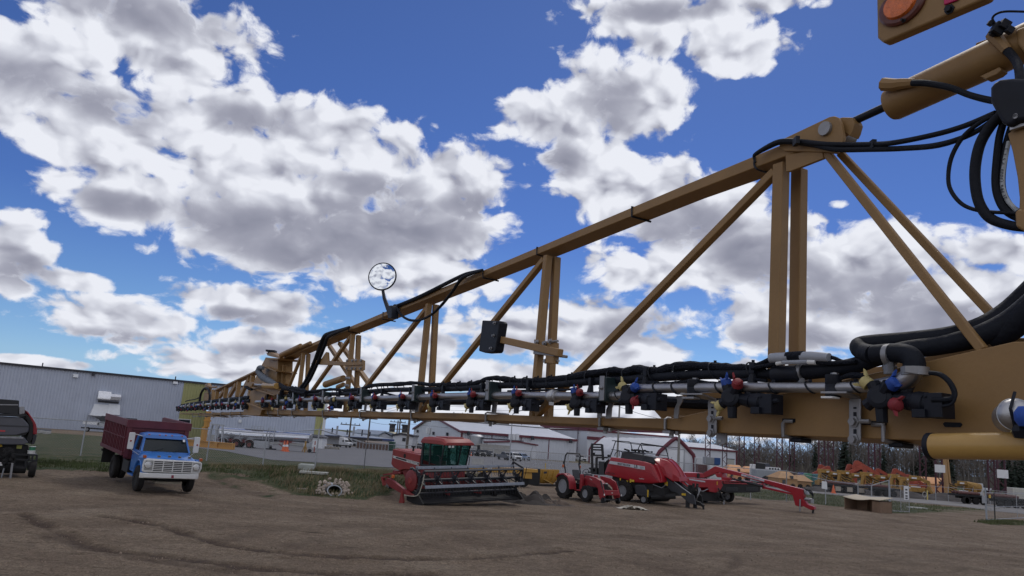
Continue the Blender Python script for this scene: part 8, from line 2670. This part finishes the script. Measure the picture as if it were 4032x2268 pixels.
for i,(px0,px1,D,lb)in enumerate(((3255,3420,116,'long dark flatbed trailer loaded with pipes along the soil bank'),(3425,3545,114,'dark flatbed trailer behind the open gate'),(3770,3900,108,'black flatbed trailer behind the wire fence at right'),(3905,4060,104,'black flatbed trailer with many wheels at the right edge'))):
 a,b=wpoint(px0,D),wpoint(px1,D)
 w=b.x-a.x
 o=thing('flatbed_trailer',a,0,lb,'trailer')
 MB().bx(0,w,0,2.5,1.0,1.25).bx(.5,w-.5,.8,1.6,.7,1.0).build('deck',m_chas,o)
 for x in(w-1,w-2.1,w-3.2,1.0):
  MB().lathe([(.2,-.2),(.45,-.2),(.48,0),(.45,.2),(.2,.2)],(x,.15,.48),(0,1,0),14).build('wheel',m_tyre,o)
 ld=MB()
 for k in range(5):
  ld.tube([(.3,.4+.42*k,1.42+.08*(k%2)),(w*.7,.4+.42*k,1.42+.08*(k%2))],.16,8)
 ld.build('pipe_load',M('rusty_pipe',(.11,.045,.04),rough=.8,var=.3),o)
 for k in range(3 if i==0 else 0):
  MB().bx(w*(.2+.28*k),w*(.2+.28*k)+.8,-.06,.1,.3,.95).build('mudflap',M('pale_board',(.38,.33,.27),rough=.8),o)
for i,(px,py,lb)in enumerate(((3281,1925,'orange and white cone beside the dark flatbed trailer'),)):
 c=wpoint(px,112)
 o=thing('traffic_cone',(c.x,c.y,c.z),0,lb,'cone')
 MB().lathe([(.3,.05),(.05,1.2)],(0,0,0),(0,0,1),12).bx(-.35,.35,-.35,.35,0,.06).build('cone',m_orange,o)
c=gpt(3652,1969)
o=thing('bollard',c,0,'thin yellow bollard at the roadside with a pale ring leaning on it','bollard')
MB().tube([(0,0,0),(0,0,1.35)],.09,10).build('post',M('bollard_yellow',(.60,.48,.16),rough=.6),o)
o=thing('tyre_ring',(c.x-.45,c.y-.1,c.z+.75),0,'pale ring leaning on the yellow roadside bollard','ring')
MB().tube([(.28*math.cos(a),0,.36*math.sin(a))for a in[6.2832*i/18 for i in range(18)]],.05,8,closed=True).tube([(0,0,-.36),(0,.05,-.75)],.03,6).build('ring',m_conc,o)
# ------ wooden crate, snow pusher, scraper, piles, culvert
a,b=gpt(3325,2005),gpt(3466,2020)
o=thing('crate',a,math.atan2(b.y-a.y,b.x-a.x),'large open fronted brown cardboard crate with a sagging pale lid on the gravel','crate')
w=math.hypot(b.x-a.x,b.y-a.y)
m_card=M('cardboard',(.20,.13,.085),rough=.9,var=.12,scale=3)
MB().bx(0,.06,0,1.3,.02,.85).bx(w*.78,w,0,1.3,.02,.8).bx(0,w,1.24,1.3,.02,.85).bx(.06,w*.78,0,1.24,.02,.06).bx(w*.40,w*.41,.9,1.2,.06,.8).build('body',m_card,o)
rows=[]
for j in range(5):
 rows.append([(w*(-.02+1.04*i/12),-.12+1.5*j/4,.90-.13*math.sin(math.pi*min(1,i/9))*(1-.1*j)+.05*j)for i in range(13)])
MB().grid(rows).build('lid',M('pale_cardboard',(.50,.43,.32),rough=.9,var=.1),o,solid=.02)
yw_=M('pusher_yellow',(.50,.28,.05),rough=.45,var=.1,scale=2,dirt=.15)
a,b=gpt(2102,1912),gpt(2215,1916)
o=thing('snow_pusher',a,math.atan2(b.y-a.y,b.x-a.x),'yellow snow pusher blade with a black rubber side plate behind the tractor','blade')
w=3.0
arc=[(.55*(1-math.sin(t))*1.0,.12+1.02*(1-math.cos(t))**.8)for t in[math.pi*.5*i/8 for i in range(9)]]
prf=[(y,z)for y,z in arc]+[(y+.06,z)for y,z in reversed(arc)]
MB().exx(prf,0,w).build('blade',yw_,o)
rb_=MB()
for i in range(5):
 x=.35+i*.65
 rb_.exx([(y-.05,z)for y,z in arc]+[(y+.01,z)for y,z in reversed(arc)],x-.03,x+.03)
rb_.bx(0,w,-.02,.1,1.12,1.22).bar((1.3,.25,.5),(2.4,.1,.15),.12,.08)
rb_.build('blade_ribs',yw_,o)
MB().bx(-.06,0,-.55,.65,.03,1.25).build('side_plate',m_chas,o,bevel=.03)
MB().bx(-.1,w,-.3,.0,0,.12).build('cutting_edge',m_chas,o)
MB().bx(1.0,1.5,.0,.02,.9,1.05).build('nameplate',m_dtrim,o)
F_=wall_frame(1822,54,2200,54)
o=F_.root('scraper','long yellow scraper frame lying behind the reel of the swather','scraper')
f_=lambda X,Y:F_.on(1480+X*.2329,1700+Y*.2329,'y',0)
xz_=lambda*p:[(q.x,q.z)for q in(f_(*t)for t in p)]
MB().exy(xz_((1720,600),(2480,615),(2740,640),(2740,690),(2480,690),(2400,780),(2380,700),(1720,680)),0,.8).build('frame',yw_,o,bevel=.02)
MB().exy(xz_((1470,640),(1560,605),(1740,590),(1700,640),(1540,670),(1480,700)),.1,.5).build('gooseneck',yw_,o,bevel=.02)
MB().exy(xz_((2390,690),(2640,695),(2640,800),(2390,780)),.1,.9).build('bowl',yw_,o,bevel=.02)
for x_ in(1800,2500):
 q=f_(x_,790)
 MB().lathe([(.15,-.15),(.38,-.15),(.4,0),(.38,.15),(.15,.15)],(q.x,.3,.4),(0,1,0),16).build('wheel',m_tyre,o)
MB().exy(xz_((1880,615),(1960,612),(1960,640),(1880,640)),-.02,0).build('white_label',m_wpaint,o)
def heap(name,loc,rx,ry,hgt,label,mat,cat,seed,n=26,rough=.45):
 o=thing(name,loc,0,label,cat)
 rows=[]
 for j in range(n+1):
  r_=[]
  for i in range(n+1):
   u,v=i/n*2-1,j/n*2-1
   d=math.sqrt(u*u+v*v)
   k=max(0,1-d)**.9
   r_.append((u*rx,v*ry,-.04+hgt*k*(1-rough+2*rough*mnoise.noise(V((u*3+seed,v*3,seed))))+.12*hgt*k*mnoise.noise(V((u*11,v*11,seed)))*3))
  rows.append(r_)
 MB().grid(rows).build('heap',mat,o,smooth=20)
 return o
c=gpt(2085,1978)
heap('dirt_pile',c,1.9,1.3,.95,'dark pile of soil and roots between the swather and the small tractor',m_dark,'dirt pile',3.1)
heap('dirt_pile',gpt(2150,1985),1.7,.9,.45,'low spread of loose soil right of the dark pile',M('loose_soil',(.10,.075,.058),rough=1,var=.4,scale=2,bump=.6,bscale=6),'dirt pile',5.2)
heap('dirt_pile',gpt(2400,1995),1.9,.7,.28,'flat ridge of loose earth in front of the tractor loader',M('loose_soil',(.10,.075,.058)),'dirt pile',7.7)
c=gpt(2490,2006)
o=thing('plastic_sheet',c,.1,'crumpled dirty white plastic sheet on the gravel below the square baler','sheet')
rows=[]
for j in range(15):
 rows.append([((i/22-.5)*1.6+.1*mnoise.noise(V((i*.4,j*.4,2))),(j/14-.5)*.8,.03+.30*abs(mnoise.noise(V((i*.28,j*.3,1.5))))*max(0,1-abs(i/11-1))*1.3)for i in range(23)])
MB().grid(rows).build('sheet',M('dirty_sheet',(.40,.37,.31),rough=.8,var=.25,scale=3),o,smooth=25)
cc=gpt(1314,1948)
cv=thing('culvert',(cc.x,cc.y,cc.z),R_(20),'grey metal culvert pipe opening in the grass bank ringed by pale stones','culvert')
n=28
outer=[(.36*math.cos(a),.26*math.sin(a)+.20)for a in[6.2832*i/n for i in range(n)]]
inner=[(.31*math.cos(a),.215*math.sin(a)+.20)for a in[6.2832*i/n for i in range(n)]]
MB().loops([[(x,1.8,z)for x,z in outer],[(x,-.15+.22*(z-.2)/.26,z)for x,z in outer],[(x,-.15+.22*(z-.2)/.26,z)for x,z in inner],[(x,1.7,z)for x,z in inner]],cap=False).build('pipe',M('culvert_metal',(.30,.32,.34),rough=.55,metal=.3,var=.15),cv)
MB().loops([[(x*.99,1.6,z)for x,z in inner],[(x*.99,1.62,z)for x,z in inner]]).build('dark_end',m_chas,cv)
m_rock=M('pale_rock',(.42,.35,.29),rough=.9,var=.25,scale=3,bump=.3)
protos=[]
rk=random.Random(4)
for i in range(84):
 a=-.35+(math.pi+.7)*rk.random()
 f=1.05+.95*rk.random()**1.2
 if i>68:
  a,f=(3.3+2.7*rk.random()),1.1+.25*rk.random()
 lx,lz=.44*f*math.cos(a),max(.02,.18+.29*f*math.sin(a))
 p=cv.location+Matrix.Rotation(R_(20),3,'Z')@V((lx,.02+.35*lz-(.15 if lz<.2 else 0),lz))
 if len(protos)<5:
  o=thing('rock',p,0,'pale rounded stone in the ring piled round the culvert mouth','rock','stones round the culvert mouth')
  mb=MB().ball((0,0,0),.075,8,(1.2,.9,.85))
  mb.v=[tuple(V(v)*(1+.3*mnoise.noise(V(v)*15+V((i,0,0)))))for v in mb.v]
  mb.build('stone',m_rock,o,smooth=60)
  protos.append(o)
 else:
  o=dup(protos[i%5],p)
 o.rotation_euler=(rk.random()*3,rk.random()*3,rk.random()*6)
 s_=.65+.7*rk.random()
 o.scale=(s_,)*3
a,b=gpt(1170,1856),gpt(1232,1858)
o=thing('concrete_vault',a,math.atan2(b.y-a.y,b.x-a.x),'low pale concrete vault box at the top of the grass bank','vault')
w=math.hypot(b.x-a.x,b.y-a.y)
MB().bx(0,w,0,.8,0,.40).build('box',M('vault_concrete',(.33,.35,.32),rough=.85,var=.1),o,bevel=.08)
a,b=gpt(1182,1862),gpt(1291,1868)
o=thing('concrete_slab',a,math.atan2(b.y-a.y,b.x-a.x),'flat pale concrete slab in the grass beside the vault box','slab')
MB().bx(0,math.hypot(b.x-a.x,b.y-a.y),-.3,.4,0,.12).build('slab',M('slab_concrete',(.45,.45,.41),rough=.85,var=.1),o,bevel=.02)
o=thing('wood_scrap',gpt(1192,1928),.3,'short pale board lying left of the culvert stones','board')
MB().bx(-.25,.25,-.06,.06,.02,.07).build('board',M('pale_board',(.38,.33,.27)),o)
o=thing('wood_scrap',gpt(3610,2003),.1,'flat grey slab on the grass right of the open gate','slab')
MB().bx(-.8,.8,-.4,.4,.02,.14).build('slab',M('slab_concrete',(.45,.45,.41)),o)
# ------ grass, gravel, trees
def blades(name,polys,n,hgt,cols,seed,wid=.02):
 rs=np.random.RandomState(seed)
 mb_v,mb_f=[],[]
 for poly,frac in polys:
  P=np.array(poly)
  m_=int(n*frac)
  X=rs.uniform(P[:,0].min(),P[:,0].max(),m_*6)
  Y=rs.uniform(P[:,1].min(),P[:,1].max(),m_*6)
  k=in_poly(poly,X,Y)&(rs.rand(m_*6)<smooth(.30,.62,fnoise(X,Y,2.2,seed))+.12)
  X,Y=X[k][:m_],Y[k][:m_]
  Z=H0(X,Y)
  hh=hgt*(.45+.8*fnoise(X,Y,3.0,seed+5))*rs.uniform(.5,1.3,len(X))
  A=rs.uniform(0,6.28,len(X))
  lx,ly=rs.normal(.12,.25,len(X))*hh,rs.normal(0,.25,len(X))*hh
  for i in range(len(X)):
   o_=len(mb_v)
   w_=wid*(.6+.8*rs.rand())
   dx,dy=math.cos(A[i])*w_,math.sin(A[i])*w_
   mb_v+=[(X[i]-dx,Y[i]-dy,Z[i]),(X[i]+dx,Y[i]+dy,Z[i]),(X[i]+lx[i]*.45+dx*.6,Y[i]+ly[i]*.45+dy*.6,Z[i]+hh[i]*.6),(X[i]+lx[i],Y[i]+ly[i],Z[i]+hh[i])]
   mb_f+=[(o_,o_+1,o_+2),(o_,o_+2,o_+3)]
 mb=MB()
 mb.v,mb.f=mb_v,mb_f
 mt=M(name+'_blades',cols,rough=.9,var=.45,scale=.5,spec=.1)
 return tag(mb.build(name,mt,smooth=0,solid=0),kind='stuff')
front=grass_edge[:15]+[(a,b+6.5)for a,b in reversed(grass_edge[:15])]
left_g=grass_edge[:8]+[(a,b+9)for a,b in reversed(grass_edge[:8])]
bank=px_poly([(1060,1905),(1190,1946),(1330,1962),(1440,1960),(1540,1935),(1620,1905),(1900,1893),(1900,1870),(1430,1850),(1240,1847),(1034,1838)])
blades('grass',[(left_g,.4),(bank,.6)],24000,.17,(.085,.105,.045),5)
blades('dry_grass',[(bank,.75),(px_poly([(820,1832),(1034,1842),(1239,1852),(1432,1856),(1432,1868),(1034,1858),(820,1848)]),.25)],16000,.27,(.23,.19,.115),9)
blades('roadside_grass',[(grass_right,.8),(tuft_poly,.2)],9000,.20,(.10,.11,.052),13)
rs=np.random.RandomState(3)
gv,gf=[],[]
for i in range(9000):
 y=15+34*rs.rand()**1.5
 x=rs.uniform(-.72,.72)*y
 s_=.008+.022*rs.rand()**4
 z=H(x,y)
 o_=len(gv)
 a=rs.rand()*6.28
 for k in range(4):
  gv.append((x+s_*math.cos(a+k*1.57)*(1+rs.rand()*.5),y+s_*math.sin(a+k*1.57),z+.0+.02*rs.rand()))
 gv.append((x,y,z+.02+s_*1.1))
 gf+=[(o_,o_+1,o_+4),(o_+1,o_+2,o_+4),(o_+2,o_+3,o_+4),(o_+3,o_,o_+4)]
mb=MB()
mb.v,mb.f=gv,gf
tag(mb.build('gravel',M('gravel_stones',(.24,.185,.14),rough=1,var=.5,scale=2,spec=.05),smooth=0),kind='stuff')
m_bark=M('grey_bark',(.19,.17,.155),rough=1,var=.25,scale=1)
m_twig=M('bare_twigs',(.155,.132,.115),rough=1,var=.25,scale=1)
m_spr=M('spruce_needles',(.022,.034,.020),rough=1,var=.4,scale=2)
def bare_tree(seed,hgt):
 rd=random.Random(seed)
 tr,cr=MB(),MB()
 def grow(mb,p,d,L,r,lv):
  q=p+d*L
  mb.tube([p,q],[r,r*.6],4 if lv else 5,cap=False)
  if lv>=3:
   return
  for k in range((9,5,4)[lv]):
   t=.35+.65*(k+rd.random())/(9,5,4)[lv]if lv==0 else .25+.75*rd.random()
   s_=p.lerp(q,min(t,1))
   a=rd.random()*6.28
   nd_=(d*(.85 if lv==0 else .7)+V((math.cos(a),math.sin(a),.35))*(.62 if lv==0 else .7)).normalized()
   grow(cr,s_,nd_,L*(.36 if lv==0 else .5)*(.7+.6*rd.random()),max(r*.38,.035),lv+1)
 grow(tr,V((0,0,-.3)),V((rd.uniform(-.05,.05),rd.uniform(-.05,.05),1)).normalized(),hgt*.9,hgt*.011+.04,0)
 return tr,cr
def spruce(seed,hgt):
 rd=random.Random(seed)
 tr=MB().tube([(0,0,-.2),(0,0,hgt)],[.22,.03],6)
 cr=MB()
 z=1.4
 while z<hgt:
  r=(hgt-z)*.24+.25
  for k in range(11):
   a=rd.random()*6.28
   L=r*rd.uniform(.55,1.1)
   e=V((math.cos(a)*L,math.sin(a)*L,z-L*.35))
   s_=V((-math.sin(a),math.cos(a),0))*(.22+L*.16)
   b0=V((0,0,z+.1))
   cr.add([b0,e*.6+b0*.4+s_,e,e*.6+b0*.4-s_],[(0,1,2),(0,2,3)])
  z+=hgt*.028
 return tr,cr
pro=[]
for i in range(6):
 t,c_=bare_tree(20+i,14)
 o=thing('bare_tree',(0,0,0),0,'bare grey leafless tree in the dense tree line behind the equipment yard','tree','leafless trees behind the equipment yard')
 t.build('trunk',m_bark,o)
 c_.build('crown',m_twig,o)
 pro.append(o)
rd=random.Random(2)
N=150
for i in range(N):
 px=2690+1480*(i+rd.random())/N
 D=rd.uniform(268,330)
 if px<2960:
  D+=40
 p=wpoint(px,D)
 sc_=rd.uniform(.85,1.25)*(1.0 if px>3200 else .70)
 o=pro[i]if i<6 else dup(pro[i%6],p)
 o.location=p
 o.rotation_euler[2]=rd.random()*6.28
 o.scale=(sc_*.9,sc_*.9,sc_)
pro=[]
for i,px in enumerate((3318,3330,3352,3480,3600,3612,3628,3665,3950,3975,4000,4025,4050,3210,3745,3120)):
 D=rd.uniform(255,300)-(30 if px>3900 else 0)
 p=wpoint(px,D)
 if i<3:
  t,c_=spruce(50+i,15)
  o=thing('spruce_tree',p,0,'dark green spruce standing among the leafless trees','tree','spruces among the leafless trees')
  t.build('trunk',m_bark,o)
  c_.build('crown',m_spr,o)
  pro.append(o)
 else:
  o=dup(pro[i%3],p,rd.random()*6)
 s_=rd.uniform(.8,1.2)
 o.scale=(s_,)*3
mb=MB()
for i in range(2600):
 px=2660+1560*rd.random()
 D=rd.uniform(300,380)
 p=wpoint(px,D)
 h=rd.uniform(8,15.5)*(1 if px>3200 else .68)
 dx=rd.uniform(-.8,.8)
 mb.tube([(p.x,D,p.z),(p.x+dx,D,p.z+h)],[.13,.03],3,cap=False)
 for k in range(5):
  z=h*rd.uniform(.35,.95)
  a=rd.choice((-1,1))
  L=rd.uniform(.8,2.4)
  mb.add([(p.x+dx*z/h,D,p.z+z),(p.x+dx*z/h+a*L,D+rd.uniform(-.5,.5),p.z+z+L*.9),(p.x+dx*z/h+a*L*.96,D,p.z+z+L*.98)],[(0,1,2)])
for i in range(2600):
 px=2660+1560*rd.random()
 D=rd.uniform(262,300)
 p=wpoint(px,D)
 for k in range(3):
  a=rd.uniform(-1.2,1.2)
  h=rd.uniform(1.5,4.5)
  mb.add([(p.x,D,p.z),(p.x+a*.5+.07,D,p.z+h*.5),(p.x+a,D,p.z+h)],[(0,1,2)])
tag(mb.build('woodland',M('woodland_twigs',(.14,.122,.108),rough=1,var=.3,scale=.2),smooth=0),kind='stuff')
